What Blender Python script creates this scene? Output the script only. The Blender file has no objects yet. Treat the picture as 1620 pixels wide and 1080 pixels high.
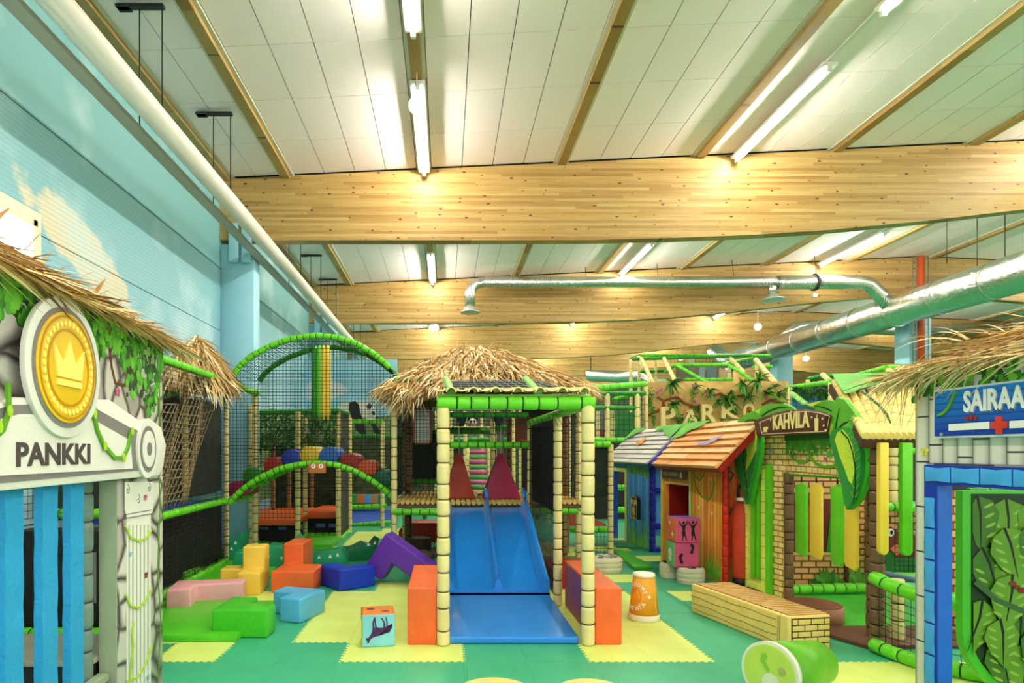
import bpy, bmesh, math, random
from mathutils import Vector as V, Matrix
sc = bpy.context.scene
COL = sc.collection
RND = random.Random(11)

# ---------------------------------------------------------------- camera, world, exposure
F, CX, CY, H = 980.0, 705.0, 713.0, 1.65
cam_d = bpy.data.cameras.new('camera'); cam = bpy.data.objects.new('camera', cam_d); COL.objects.link(cam)
cam.location = (0, 0, H); cam.rotation_euler = (math.pi/2, 0, 0)
cam_d.sensor_width = 36; cam_d.lens = F/1620*36
cam_d.shift_x = (810-CX)/1620; cam_d.shift_y = (CY-540)/1620
cam_d.clip_start = .05; cam_d.clip_end = 200
sc.camera = cam
sc.view_settings.view_transform = 'Standard'; sc.view_settings.look = 'None'
sc.view_settings.gamma = 1; sc.view_settings.use_curve_mapping = False
sc.view_settings.exposure = 0.68
LAMP = 104.0
w = bpy.data.worlds.new('world'); sc.world = w; w.use_nodes = True
w.node_tree.nodes['Background'].inputs[0].default_value = (1.0, .97, .90, 1)
w.node_tree.nodes['Background'].inputs[1].default_value = 1.15

# ---------------------------------------------------------------- pixel -> world helpers
def P(px, py, Y): return V(((px-CX)/F*Y, Y, H+(CY-py)/F*Y))
def G(px, py, z=0.0):
    Y = (H-z)*F/(py-CY); return V(((px-CX)/F*Y, Y, z))
def lerp(a, b, t): return a+(b-a)*t
def Z3(v, z): return V((v[0], v[1], z))

# ---------------------------------------------------------------- materials
def lin(c):
    return tuple(((x/255/12.92) if x/255 <= .04045 else ((x/255+.055)/1.055)**2.4) for x in c)
def nd(nt, t, ins=None, **pr):
    n = nt.nodes.new(t)
    for k, v in pr.items(): setattr(n, k, v)
    for k, v in (ins or {}).items():
        if isinstance(v, bpy.types.NodeSocket): nt.links.new(v, n.inputs[k])
        else: n.inputs[k].default_value = v
    return n
def m4(c): return (c[0], c[1], c[2], 1)
def ramp(nt, fac, stops, interp='LINEAR'):
    n = nd(nt, 'ShaderNodeValToRGB', {0: fac}); e = n.color_ramp.elements; n.color_ramp.interpolation = interp
    while len(e) < len(stops): e.new(.5)
    for i, (p, c) in enumerate(stops): e[i].position = p; e[i].color = m4(c)
    return n.outputs[0]
def math_(nt, op, a, b=0.0, c=0.0):
    return nd(nt, 'ShaderNodeMath', {0: a, 1: b, 2: c}, operation=op).outputs[0]
def mixc(nt, f, a, b, bt='MIX'):
    n = nd(nt, 'ShaderNodeMix', {0: f}, data_type='RGBA', blend_type=bt)
    for i, v in ((6, a), (7, b)):
        if isinstance(v, bpy.types.NodeSocket): nt.links.new(v, n.inputs[i])
        else: n.inputs[i].default_value = m4(v)
    return n.outputs[2]
MATS = {}
def newmat(name, rough=.5, metal=0., spec=.32):
    m = bpy.data.materials.new(name); m.use_nodes = True; nt = m.node_tree
    b = nt.nodes['Principled BSDF']; b.inputs['Roughness'].default_value = rough
    b.inputs['Metallic'].default_value = metal; b.inputs['Specular IOR Level'].default_value = spec
    MATS[name] = m
    return m, nt, b
def coords(nt, kind='Object', axes='xyz', sc_=(1, 1, 1)):
    """position as vector with axes permuted, e.g. 'yz' -> (y, z, 0)"""
    if kind == 'World': o = nd(nt, 'ShaderNodeNewGeometry').outputs['Position']
    else: o = nd(nt, 'ShaderNodeTexCoord').outputs[kind]
    s = nd(nt, 'ShaderNodeSeparateXYZ', {0: o})
    d = {'x': s.outputs[0], 'y': s.outputs[1], 'z': s.outputs[2]}
    c = nd(nt, 'ShaderNodeCombineXYZ')
    for i, a in enumerate(axes):
        nt.links.new(math_(nt, 'MULTIPLY', d[a], sc_[i]), c.inputs[i])
    return c.outputs[0], d
def bump(nt, b, h, strength=.3, dist=.01):
    n = nd(nt, 'ShaderNodeBump', {'Height': h, 'Strength': strength, 'Distance': dist}); nt.links.new(n.outputs[0], b.inputs['Normal'])
def vinyl(name, rgb, rough=.38, var=.10, wr=.25, scale=5.):
    """soft play vinyl / painted surface with faint mottling and wrinkles"""
    if name in MATS: return MATS[name]
    m, nt, b = newmat(name, rough)
    c = lin(rgb); v, _ = coords(nt, 'Object')
    n = nd(nt, 'ShaderNodeTexNoise', {'Vector': v, 'Scale': scale, 'Detail': 4.}).outputs[0]
    lo = tuple(x*(1-var) for x in c); hi = tuple(min(1, x*(1+var)) for x in c)
    nt.links.new(ramp(nt, n, [(.3, lo), (.7, hi)]), b.inputs['Base Color'])
    n2 = nd(nt, 'ShaderNodeTexNoise', {'Vector': v, 'Scale': scale*4, 'Detail': 3., 'Distortion': 1.5}).outputs[0]
    bump(nt, b, n2, wr, .01)
    return m
def plain(name, rgb, rough=.5, metal=0.):
    if name in MATS: return MATS[name]
    m, nt, b = newmat(name, rough, metal); b.inputs['Base Color'].default_value = m4(lin(rgb)); return m
def emis(name, rgb, s):
    m, nt, b = newmat(name); b.inputs['Base Color'].default_value = m4(lin(rgb))
    b.inputs['Emission Color'].default_value = m4(lin(rgb)); b.inputs['Emission Strength'].default_value = s; return m
def glulam(name, axes='xz', tone=1.0):
    m, nt, b = newmat(name, .5)
    v, d = coords(nt, 'World')
    L = d['x'] if axes[0] == 'x' else d['y']; T = d['z']
    row = math_(nt, 'FLOOR', math_(nt, 'MULTIPLY', T, 21.))
    off = math_(nt, 'MULTIPLY', math_(nt, 'FRACT', math_(nt, 'MULTIPLY', row, .6180)), 3.1)
    col = math_(nt, 'FLOOR', math_(nt, 'DIVIDE', math_(nt, 'ADD', L, off), 2.3))
    cv = nd(nt, 'ShaderNodeCombineXYZ', {0: col, 1: row, 2: d['y'] if axes[0] == 'x' else d['x']}).outputs[0]
    cv2 = nd(nt, 'ShaderNodeCombineXYZ', {0: col, 1: row}).outputs[0]
    wn = nd(nt, 'ShaderNodeTexWhiteNoise', {'Vector': cv2}).outputs[0]
    t = tone
    c1 = ramp(nt, wn, [(0, lin((176*t, 136*t, 74*t))), (.3, lin((198*t, 162*t, 94*t))), (.7, lin((208*t, 172*t, 104*t))), (1, lin((216*t, 184*t, 118*t)))])
    g = nd(nt, 'ShaderNodeCombineXYZ', {0: math_(nt, 'MULTIPLY', L, 1.3), 1: math_(nt, 'MULTIPLY', T, 40.), 2: wn}).outputs[0]
    gn = nd(nt, 'ShaderNodeTexNoise', {'Vector': g, 'Scale': 1.2, 'Detail': 5., 'Roughness': .6}).outputs[0]
    c2 = mixc(nt, 1., c1, ramp(nt, gn, [(.25, (.74, .66, .56)), (.55, (1, 1, 1))]), 'MULTIPLY')
    kv = nd(nt, 'ShaderNodeCombineXYZ', {0: math_(nt, 'MULTIPLY', L, 2.6), 1: math_(nt, 'MULTIPLY', T, 5.5)}).outputs[0]
    vo = nd(nt, 'ShaderNodeTexVoronoi', {'Vector': kv, 'Scale': 1.}, voronoi_dimensions='2D')
    rad = math_(nt, 'MULTIPLY', nd(nt, 'ShaderNodeSeparateXYZ', {0: vo.outputs['Color']}).outputs[0], .09)
    k = math_(nt, 'LESS_THAN', vo.outputs['Distance'], rad)
    c3 = mixc(nt, k, c2, lin((92, 58, 30)))
    nt.links.new(c3, b.inputs['Base Color'])
    return m
def bamboo_brick(name, axes, c1, c2, mortar, bw, bh, kind='World', ms=.012, rough=.45):
    m, nt, b = newmat(name, rough)
    v, d = coords(nt, kind, axes)
    br = nd(nt, 'ShaderNodeTexBrick', {'Vector': v, 'Color1': m4(lin(c1)), 'Color2': m4(lin(c2)), 'Mortar': m4(lin(mortar)),
            'Scale': 1., 'Mortar Size': ms, 'Mortar Smooth': .4, 'Bias': 0., 'Brick Width': bw, 'Row Height': bh})
    n = nd(nt, 'ShaderNodeTexNoise', {'Vector': v, 'Scale': 14., 'Detail': 3.}).outputs[0]
    c = mixc(nt, 1., br.outputs[0], ramp(nt, n, [(.3, (.84, .80, .72)), (.65, (1, 1, 1))]), 'MULTIPLY')
    nt.links.new(c, b.inputs['Base Color'])
    return m
def stone_print(name, axes):
    m, nt, b = newmat(name, .45)
    v, d = coords(nt, 'World', axes)
    nz = nd(nt, 'ShaderNodeTexNoise', {'Vector': v, 'Scale': 3.}).outputs[1]
    vv = nd(nt, 'ShaderNodeVectorMath', {0: v, 1: nd(nt, 'ShaderNodeVectorMath', {0: nz, 1: (.12, .12, 0)}, operation='MULTIPLY').outputs[0]}, operation='ADD').outputs[0]
    e = nd(nt, 'ShaderNodeTexVoronoi', {'Vector': vv, 'Scale': 4.6}, feature='DISTANCE_TO_EDGE').outputs['Distance']
    cc = nd(nt, 'ShaderNodeTexVoronoi', {'Vector': vv, 'Scale': 4.6}).outputs
    g = nd(nt, 'ShaderNodeSeparateXYZ', {0: cc['Color']}).outputs[0]
    base = ramp(nt, g, [(0, lin((168, 164, 156))), (1, lin((226, 222, 212)))])
    c = mixc(nt, ramp(nt, e, [(.03, (0, 0, 0)), (.13, (1, 1, 1))]), lin((112, 104, 100)), base)
    c = mixc(nt, ramp(nt, e, [(.012, (1, 1, 1)), (.03, (0, 0, 0))]), c, lin((74, 64, 62)))
    nt.links.new(c, b.inputs['Base Color'])
    return m
def attr_mat(name, stops, rough=.6, attr='tint'):
    m, nt, b = newmat(name, rough)
    a = nd(nt, 'ShaderNodeAttribute', attribute_name=attr).outputs['Fac']
    nt.links.new(ramp(nt, a, [(p, lin(c)) for p, c in stops]), b.inputs['Base Color'])
    return m

def mesh_screen(name, rgb, alpha):
    m, nt, b = newmat(name, .7); b.inputs['Base Color'].default_value = m4(lin(rgb)); b.inputs['Alpha'].default_value = alpha; return m
CREAM = vinyl('cream_vinyl', (236, 218, 150), .42, .07, .35)
TIE = plain('tie_gap', (92, 74, 40), .8)
GTIE = plain('green_gap', (18, 70, 16), .8)
GREEN = vinyl('bright_green_vinyl', (104, 206, 40), .34, .10, .3)
GREEND = vinyl('deep_green_vinyl', (44, 140, 36), .4, .12, .3)
BROWN = vinyl('brown_vinyl', (112, 82, 56), .4, .14, .4)
BTIE = plain('brown_gap', (40, 26, 16), .8)
NET = plain('black_net', (24, 24, 22), .8)
NETG = plain('green_net', (26, 92, 44), .8)
ROPE = plain('brown_rope', (164, 142, 100), .85)
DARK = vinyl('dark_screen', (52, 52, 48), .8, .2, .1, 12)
BLUEV = vinyl('slide_blue', (40, 144, 242), .14, .05, .03, 3); BLUEV.node_tree.nodes['Principled BSDF'].inputs['Coat Weight'].default_value = .6
YELL = vinyl('yellow_vinyl', (250, 214, 74), .4, .05, .35)
ORANGE = vinyl('orange_vinyl', (238, 106, 48), .4, .08, .35)
RED = vinyl('red_vinyl', (190, 50, 30), .4, .10, .3)
TEAL = vinyl('teal_vinyl', (32, 150, 104), .4, .10, .35)
NAVY = vinyl('navy_vinyl', (30, 44, 168), .3, .1, .35)
WHITE = plain('white_print', (244, 242, 234), .45)
BLACK = plain('black_print', (30, 26, 28), .5)
CREAMP = plain('cream_print', (246, 228, 150), .5)

# ---------------------------------------------------------------- mesh building
W = {}
class MB:
    def __init__(s): s.v = []; s.f = []; s.m = []; s.t = []; s.sm = []
    def add(s, vs, fs, mi=0, tint=.5, smooth=False):
        o = len(s.v); s.v += [V(x) for x in vs]
        for f in fs: s.f.append([o+i for i in f]); s.m.append(mi); s.t.append(tint); s.sm.append(smooth)
        return s
    def hexa(s, q, mi=0, tint=.5):
        """q: 8 points, bottom loop then top loop"""
        return s.add(q, [(3, 2, 1, 0), (4, 5, 6, 7), (0, 1, 5, 4), (1, 2, 6, 5), (2, 3, 7, 6), (3, 0, 4, 7)], mi, tint)
    def box(s, a, b, mi=0, tint=.5):
        x0, y0, z0 = a; x1, y1, z1 = b
        return s.hexa([(x0, y0, z0), (x1, y0, z0), (x1, y1, z0), (x0, y1, z0), (x0, y0, z1), (x1, y0, z1), (x1, y1, z1), (x0, y1, z1)], mi, tint)
    def prism(s, pts, vec, mi=0, cap=None, tint=.5):
        n = len(pts); pts = [V(p) for p in pts]; vec = V(vec)
        s.add(pts+[p+vec for p in pts], [tuple(range(n))[::-1], tuple(range(n, 2*n))]+[(i, (i+1) % n, n+(i+1) % n, n+i) for i in range(n)], mi, tint)
        return s
    def tube(s, path, r, n=8, mi=0, cap=True, tint=.5):
        """path of points, r number or list"""
        path = [V(p) for p in path]; rr = r if isinstance(r, (list, tuple)) else [r]*len(path)
        rings = []; up = None
        for i, p in enumerate(path):
            d = (path[min(i+1, len(path)-1)]-path[max(i-1, 0)]).normalized()
            if up is None: up = V((0, 0, 1)) if abs(d.z) < .9 else V((1, 0, 0))
            a = d.cross(up)
            if a.length < 1e-5: a = d.cross(V((0, 1, 0)))
            a.normalize(); up = a.cross(d).normalized()
            rings.append([p+(a*math.cos(2*math.pi*k/n)+up*math.sin(2*math.pi*k/n))*rr[i] for k in range(n)])
        vs = [x for q in rings for x in q]; fs = []
        for i in range(len(path)-1):
            for k in range(n): fs.append((i*n+k, i*n+(k+1) % n, (i+1)*n+(k+1) % n, (i+1)*n+k))
        s.add(vs, fs, mi, tint, True)
        if cap:
            o = len(s.v)-len(vs); s.f.append([o+k for k in range(n)][::-1]); s.m.append(mi); s.t.append(tint); s.sm.append(False)
            o2 = o+(len(path)-1)*n; s.f.append([o2+k for k in range(n)]); s.m.append(mi); s.t.append(tint); s.sm.append(False)
        return s
    def pad(s, path, r, pitch=.15, n=12, lod=0, rnd=RND):
        """padded sleeve along a path, pulled in by ties; material 0 = sleeve, 1 = tie gap"""
        path = [V(p) for p in path]; cum = [0]
        for a, b in zip(path, path[1:]): cum.append(cum[-1]+(b-a).length)
        L = cum[-1]; k = max(1, round(L/pitch)); st = [0.]
        for i in range(1, k): st.append((i+rnd.uniform(-.2, .2))*L/k)
        st.append(L)
        prof = []
        g = min(.006, L/k*.05)
        for i in range(k):
            a, b = st[i], st[i+1]; h = b-a; rj = r*rnd.uniform(.97, 1.03)
            if lod: seq = [(a+g, r*.86), (a+h*.22, rj), (b-h*.22, rj), (b-g, r*.86)]
            else: seq = [(a+g, r*.86), (a+h*.07, rj*.95), (a+h*.2, rj), (b-h*.2, rj), (b-h*.07, rj*.95), (b-g, r*.86)]
            prof.append(seq)
        def at(t):
            t = min(max(t, 0), L)
            for i in range(len(cum)-1):
                if t <= cum[i+1] or i == len(cum)-2:
                    return path[i].lerp(path[i+1], (t-cum[i])/max(1e-9, cum[i+1]-cum[i]))
        flat = []; kind = []
        for i, seq in enumerate(prof):
            for j, x in enumerate(seq): flat.append(x); kind.append(1 if j == len(seq)-1 else 0)
        pts = [at(t) for t, _ in flat]; up = None; rings = []
        for i, p in enumerate(pts):
            t = flat[i][0]; d = (at(t+.02)-at(t-.02)).normalized()
            if up is None: up = V((0, 0, 1)) if abs(d.z) < .9 else V((1, 0, 0))
            a = d.cross(up).normalized(); up = a.cross(d).normalized()
            rings += [p+(a*math.cos(2*math.pi*q/n)+up*math.sin(2*math.pi*q/n))*flat[i][1] for q in range(n)]
        o = len(s.v); s.v += rings
        for i in range(len(flat)-1):
            for q in range(n):
                s.f.append([o+i*n+q, o+i*n+(q+1) % n, o+(i+1)*n+(q+1) % n, o+(i+1)*n+q]); s.m.append(kind[i]); s.t.append(.5); s.sm.append(True)
        for base, rev in ((o, 1), (o+(len(flat)-1)*n, 0)):
            f = [base+q for q in range(n)]; s.f.append(f[::-1] if rev else f); s.m.append(0); s.t.append(.5); s.sm.append(False)
        return s
    def net(s, a, b, c, d, cell=.05, t=.004, skew=False):
        """a-b lower edge, d-c upper edge"""
        a, b, c, d = V(a), V(b), V(c), V(d)
        nu = max(1, round(((b-a).length+(c-d).length)/2/cell)); nv = max(1, round(((d-a).length+(c-b).length)/2/cell))
        nor = (b-a).cross(d-a).normalized()*t*.5
        def strand(p, q):
            e = (q-p).normalized().cross(nor).normalized()*t*.5
            vs = [p+e, p-e, p+nor, q+e, q-e, q+nor]
            s.add(vs, [(0, 1, 4, 3), (1, 2, 5, 4), (2, 0, 3, 5)])
        for i in range(nu+1): strand(a.lerp(b, i/nu), d.lerp(c, i/nu))
        for j in range(nv+1): strand(a.lerp(d, j/nv), b.lerp(c, j/nv))
        return s
    def build(s, name, mats, parent=None, bevel=0, segs=2, smooth=None, tint=False, recalc=False, mod=None):
        if not isinstance(mats, (list, tuple)): mats = [mats]
        if not s.v: s.v = [V((0, 0, 0))]
        lo = [min(p[i] for p in s.v) for i in range(3)]; hi = [max(p[i] for p in s.v) for i in range(3)]
        c = V(((lo[0]+hi[0])/2, (lo[1]+hi[1])/2, lo[2]))
        me = bpy.data.meshes.new(name); me.from_pydata([p-c for p in s.v], [], s.f)
        for m in mats: me.materials.append(m)
        me.polygons.foreach_set('material_index', s.m); me.polygons.foreach_set('use_smooth', s.sm if smooth is None else [smooth]*len(s.f))
        if tint:
            at = me.attributes.new('tint', 'FLOAT', 'FACE'); at.data.foreach_set('value', s.t)
        if bevel or recalc:
            bm = bmesh.new(); bm.from_mesh(me)
            if recalc or bevel: bmesh.ops.recalc_face_normals(bm, faces=bm.faces)
            if bevel:
                es = [e for e in bm.edges if len(e.link_faces) == 2 and e.calc_face_angle(0) > .6]
                bmesh.ops.bevel(bm, geom=es, offset=bevel, segments=segs, affect='EDGES', profile=.6, clamp_overlap=True)
                for f in bm.faces: f.smooth = True
            bm.to_mesh(me); bm.free()
            if bevel:
                try: me.set_sharp_from_angle(angle=.9)
                except Exception: pass
        me.update()
        o = bpy.data.objects.new(name, me); COL.objects.link(o); put(o, c, parent)
        return o
def put(o, c, parent=None):
    o.location = c; W[o] = Matrix.Translation(c)
    if parent is not None:
        o.parent = parent; o.matrix_parent_inverse = W[parent].inverted()
def tag(o, label=None, cat=None, group=None, kind=None):
    if label: o['label'] = label
    if cat: o['category'] = cat
    if group: o['group'] = group
    if kind: o['kind'] = kind
    return o
def thing(name, label, cat, loc, group=None):
    o = bpy.data.objects.new(name, None); o.empty_display_size = .1; COL.objects.link(o); put(o, V(loc)); return tag(o, label, cat, group)
def dup(root, delta, label=None, group=None):
    def cp(o, par):
        c = o.copy(); COL.objects.link(c)
        if par is not None: c.parent = par
        for ch in o.children: cp(ch, c)
        return c
    r = cp(root, None); r.location = root.location+V(delta)
    if label: r['label'] = label
    if group: r['group'] = group
    return r

# vertical planes carrying printed panels: s runs to the viewer's right, n faces the viewer
class Plane:
    def __init__(s, a, b):
        s.o = V((a[0], a[1], 0)); s.u = (V((b[0], b[1], 0))-s.o).normalized(); s.n = s.u.cross(V((0, 0, 1)))
    def at(s, q, h=0): return s.o+s.u*q[0]+V((0, 0, q[1]))+s.n*h
    def px(s, px, py, h=0):
        d = V(((px-CX)/F, 1, (CY-py)/F)); o = s.o+s.n*h; t = (o-V((0, 0, H))).dot(s.n)/d.dot(s.n)
        p = V((0, 0, H))+d*t; return ((p-s.o).dot(s.u), p.z)
    def pxs(s, pts, h=0): return [s.px(x, y, h) for x, y in pts]
    def poly(s, mb, pts, h0, h1, mi=0, tint=.5):
        ps = [s.at(q, h0) for q in pts]; mb.prism(ps, s.n*(h1-h0), mi, tint=tint); return mb
    def shape(s, name, pts, h0, h1, mat, parent, bevel=0):
        mb = MB(); s.poly(mb, pts, h0, h1); return mb.build(name, mat, parent, bevel=bevel, recalc=True)
    def text(s, txt, s0, s1, z0, z1, h0, h1, mat, parent, name='lettering', sl=0.0, shear=0.0):
        cu = bpy.data.curves.new(name, 'FONT'); cu.body = txt; cu.extrude = .5; cu.offset = .028; cu.resolution_u = 3
        tmp = bpy.data.objects.new('tmp', cu); me0 = bpy.data.meshes.new_from_object(tmp); bpy.data.objects.remove(tmp)
        xs = [v.co.x for v in me0.vertices]; ys = [v.co.y for v in me0.vertices]
        x0, x1, y0, y1 = min(xs), max(xs), min(ys), max(ys); mb = MB()
        vs = []
        for v in me0.vertices:
            a = (v.co.x-x0)/(x1-x0); b = (v.co.y-y0)/(y1-y0)
            vs.append(s.at((s0+(s1-s0)*a+shear*b, z0+(z1-z0)*b+sl*a), h0 if v.co.z < 0 else h1))
        mb.add(vs, [tuple(p.vertices) for p in me0.polygons]); bpy.data.meshes.remove(me0)
        return mb.build(name, mat, parent)
def circle(c, r, n=24, rz=None, a0=0, a1=2*math.pi):
    rz = rz or r; full = abs(a1-a0-2*math.pi) < 1e-6
    return [(c[0]+r*math.cos(a0+(a1-a0)*k/(n if full else n-1)), c[1]+rz*math.sin(a0+(a1-a0)*k/(n if full else n-1))) for k in range(n)]
def band(pts, w):
    """ribbon polygon of width w around a 2D polyline"""
    L, Rr = [], []
    for i, p in enumerate(pts):
        a = pts[max(0, i-1)]; b = pts[min(len(pts)-1, i+1)]; dx, dz = b[0]-a[0], b[1]-a[1]; l = math.hypot(dx, dz) or 1
        ww = w if not isinstance(w, (list, tuple)) else w[i]
        L.append((p[0]-dz/l*ww/2, p[1]+dx/l*ww/2)); Rr.append((p[0]+dz/l*ww/2, p[1]-dx/l*ww/2))
    return L, Rr
def ribbon(pl, mb, pts, w, h0, h1, mi=0):
    L, Rr = band(pts, w)
    for i in range(len(pts)-1): pl.poly(mb, [L[i], L[i+1], Rr[i+1], Rr[i]], h0, h1, mi)
def blade(mb, p, d, L, w, droop, tint, rnd=RND, segs=3):
    d = V(d).normalized(); side = d.cross(V((0, 0, 1)))
    if side.length < .05: side = V((1, 0, 0))
    side.normalize(); tw = rnd.uniform(-1, 1); side = (side+d.cross(side)*tw).normalized(); vs = []
    for i in range(segs+1):
        t = i/segs; q = p+d*L*t+V((0, 0, -droop*t*t)); ww = w*(1-.85*t*t)*.5
        vs += [q-side*ww, q+side*ww]
    mb.add(vs, [(2*i, 2*i+1, 2*i+3, 2*i+2) for i in range(segs)], 0, tint)
THATCH = attr_mat('thatch_straw', [(0, (96, 62, 30)), (.3, (176, 128, 66)), (.62, (232, 196, 128)), (1, (255, 240, 196))], .55)
LEAFM = attr_mat('leaf_greens', [(0, (24, 70, 22)), (.4, (48, 120, 32)), (.7, (92, 160, 46)), (1, (150, 190, 80))], .5)
def rail(path, r=.05, name='rail', parent=None, mat=None, pitch=.15, n=10, lod=0, tie=None):
    return MB().pad(path, r, pitch, n, lod).build(name, [mat or GREEN, tie or GTIE], parent)
def post(x, y, z0, z1, r=.048, name='post', parent=None, mat=None, pitch=.15, n=10, lod=0, tie=None):
    return MB().pad([(x, y, z0), (x, y, z1)], r, pitch, n, lod).build(name, [mat or CREAM, tie or TIE], parent)
# ================================================================ THE SETTING
def struct(o, label=None):
    o['kind'] = 'structure'
    if label: o['label'] = label
    return o
XL, XR, Y0, Y1, RIDGE = -3.93, 31.3, -3.1, 46.0, 13.7
def zc(x): return 6.60+.0475*(x if x < RIDGE else 2*RIDGE-x)
floor = struct(MB().box((XL, Y0, -.2), (XR, Y1, -.013)).build('floor', vinyl('sub_floor', (60, 150, 100), .5)), 'hall floor under the green and yellow play tiles')

# ---- interlocking puzzle tiles
T, TX, TY = .49, -.84, 4.84
def tile_outline():
    n = 8; a = .019; pts = []
    def edge(p, q, out):
        dx, dy = (q[0]-p[0])/T, (q[1]-p[1])/T; res = [p]; st = T/(2*n)
        for k in range(n):
            t0 = k*2*st+st*.5; t1 = t0+st; e = .005
            o0, o1 = (-a, a) if False else (0, a)
            for t, o in ((t0+e, 0), (t0, a), (t1, a), (t1-e, 0)): res.append((p[0]+dx*t+out[0]*o, p[1]+dy*t+out[1]*o))
        return res
    pts += edge((0, 0), (T, 0), (0, 1)); pts += edge((T, 0), (T, T), (1, 0))
    top = edge((0, T), (T, T), (0, 1))+[(T, T)]; pts += top[::-1][:-1]
    lf = edge((0, 0), (0, T), (1, 0))+[(0, T)]; pts += lf[::-1][:-1]
    return pts
out = [((x-T/2)*.9965, (y-T/2)*.9965) for x, y in tile_outline()]
cl = []
for p in out:
    if not cl or (abs(p[0]-cl[-1][0])+abs(p[1]-cl[-1][1])) > 1e-6: cl.append(p)
def tile_mesh(name, mat):
    mb = MB().prism([(x, y, -.012) for x, y in cl], (0, 0, .012)); me = bpy.data.meshes.new(name); me.from_pydata(mb.v, [], mb.f); me.materials.append(mat)
    return me
TILE_G = vinyl('tile_green', (64, 172, 128), .42, .07, .12, 3.); TILE_Y = vinyl('tile_yellow', (222, 236, 124), .42, .05, .12, 3.)
TILE_D = vinyl('tile_mid_green', (44, 146, 92), .42, .07, .12, 3.)
tg, ty_, td = tile_mesh('floor_tile', TILE_G), tile_mesh('floor_tile_yellow', TILE_Y), tile_mesh('floor_tile_mid', TILE_D)
YEL = set()
def yfill(i0, i1, j0, j1):
    for i in range(i0, i1+1):
        for j in range(j0, j1+1): YEL.add((i, j))
yfill(-7, -3, 0, 1); yfill(0, 1, 0, 0); yfill(-1, 3, 1, 4); yfill(0, 3, 5, 5); yfill(-4, -3, 2, 4); yfill(4, 5, 0, 4); yfill(3, 4, 5, 5)
yfill(6, 6, 6, 6); yfill(7, 9, 4, 4); yfill(8, 9, 3, 3); yfill(7, 14, -2, -1); yfill(7, 8, 9, 9); yfill(6, 7, 11, 11); yfill(8, 8, 13, 13)
yfill(-2, -2, 12, 15); yfill(-1, -1, 14, 16); yfill(-3, -3, 11, 11); yfill(0, 1, 13, 15); yfill(4, 5, 10, 12)
YEL.discard((-3, 2))
cand = []
for i in range(-7, 17):
    for j in range(-2, 22):
        x, y = TX+(i+.5)*T, TY+(j+.5)*T
        px = CX+F*x/y
        if x < XL+.3 or px < 225 or px > 1640: continue
        cand.append((y, i, j, x))
cand.sort()
rest = MB()
for k, (y, i, j, x) in enumerate(cand):
    me = ty_ if (i, j) in YEL else (td if (i*7+j*3) % 5 == 0 and i > 4 and j > 3 else tg)
    if k < 296:
        o = bpy.data.objects.new('floor_tile', me); COL.objects.link(o); put(o, V((x, y, 0)), floor)
    else:
        c = [V((px_+x, py_+y, -.012)) for px_, py_ in cl]; rest.prism(c, (0, 0, .012), 1 if me is ty_ else 0)
tag(rest.build('far_floor_tiles', [TILE_G, TILE_Y], floor), kind='stuff')

# ---- ceiling : deck, purlins, acoustic panels
CEILM = plain('panel_grey_white', (255, 241, 240), .8); GAPM = plain('panel_gap', (34, 32, 28), .9)
PURL = glulam('purlin_wood', 'yz', .86); EDGEM = plain('panel_edge', (206, 206, 186), .7)
deck = MB()
for x0, x1 in ((XL, RIDGE), (RIDGE, XR)):
    deck.hexa([(x0, Y0, zc(x0)+.03), (x1, Y0, zc(x1)+.03), (x1, Y1, zc(x1)+.03), (x0, Y1, zc(x0)+.03),
               (x0, Y0, zc(x0)+.3), (x1, Y0, zc(x1)+.3), (x1, Y1, zc(x1)+.3), (x0, Y1, zc(x0)+.3)])
ceiling = struct(deck.build('ceiling', GAPM), 'sloping hall ceiling of grey white acoustic panels between timber purlins')
BEAM_Y = [3.9, 10.9, 17.9, 24.9, 31.9, 38.9]
PUR = [-2.78+2.4*k for k in range(-1, 15)]
PUR[0] = -3.82
panels = []
def panel(mb, x0, x1, y0, y1):
    g = .006
    mb.hexa([(x0+g, y0+g, zc(x0)), (x1-g, y0+g, zc(x1)), (x1-g, y1-g, zc(x1)), (x0+g, y1-g, zc(x0)),
             (x0+g, y0+g, zc(x0)+.025), (x1-g, y0+g, zc(x1)+.025), (x1-g, y1-g, zc(x1)+.025), (x0+g, y1-g, zc(x0)+.025)])
cells = []
for b in range(-1, 6):
    ya, yb = (BEAM_Y[b]+.1 if b >= 0 else Y0), (BEAM_Y[b+1]-.1 if b < 5 else Y1)
    n = 6; rows = [lerp(ya, yb, k/n) for k in range(n+1)]
    for a, c in zip(PUR, PUR[1:]):
        if c > XR-1: continue
        xa, xb = a+.13, c-.13
        if a < -3.5: xs = [xa-.03, -3.32, xb]
        else: xs = [lerp(xa, xb, k/4) for k in range(5)]
        for x0, x1 in zip(xs, xs[1:]):
            for y0, y1 in zip(rows, rows[1:]): cells.append((y1, x0, x1, y0))
def seen(c):
    y1, x0, x1, y0 = c
    if y1 < 5.2: return False
    px = CX+F*x0/y1; py = CY-F*(zc(x0)-H)/y1
    return px < 1700 and px > 60 and (py > -60)
vis = sorted([c for c in cells if seen(c)])
parts_ = set(vis[:286]); rest = MB()
for c in cells:
    y1, x0, x1, y0 = c
    if c in parts_:
        mb = MB(); panel(mb, x0, x1, y0, y1); mb.build('ceiling_panel', CEILM, ceiling)
    else: panel(rest, x0, x1, y0, y1)
tag(rest.build('far_ceiling_panels', CEILM, ceiling), kind='stuff')
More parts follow.
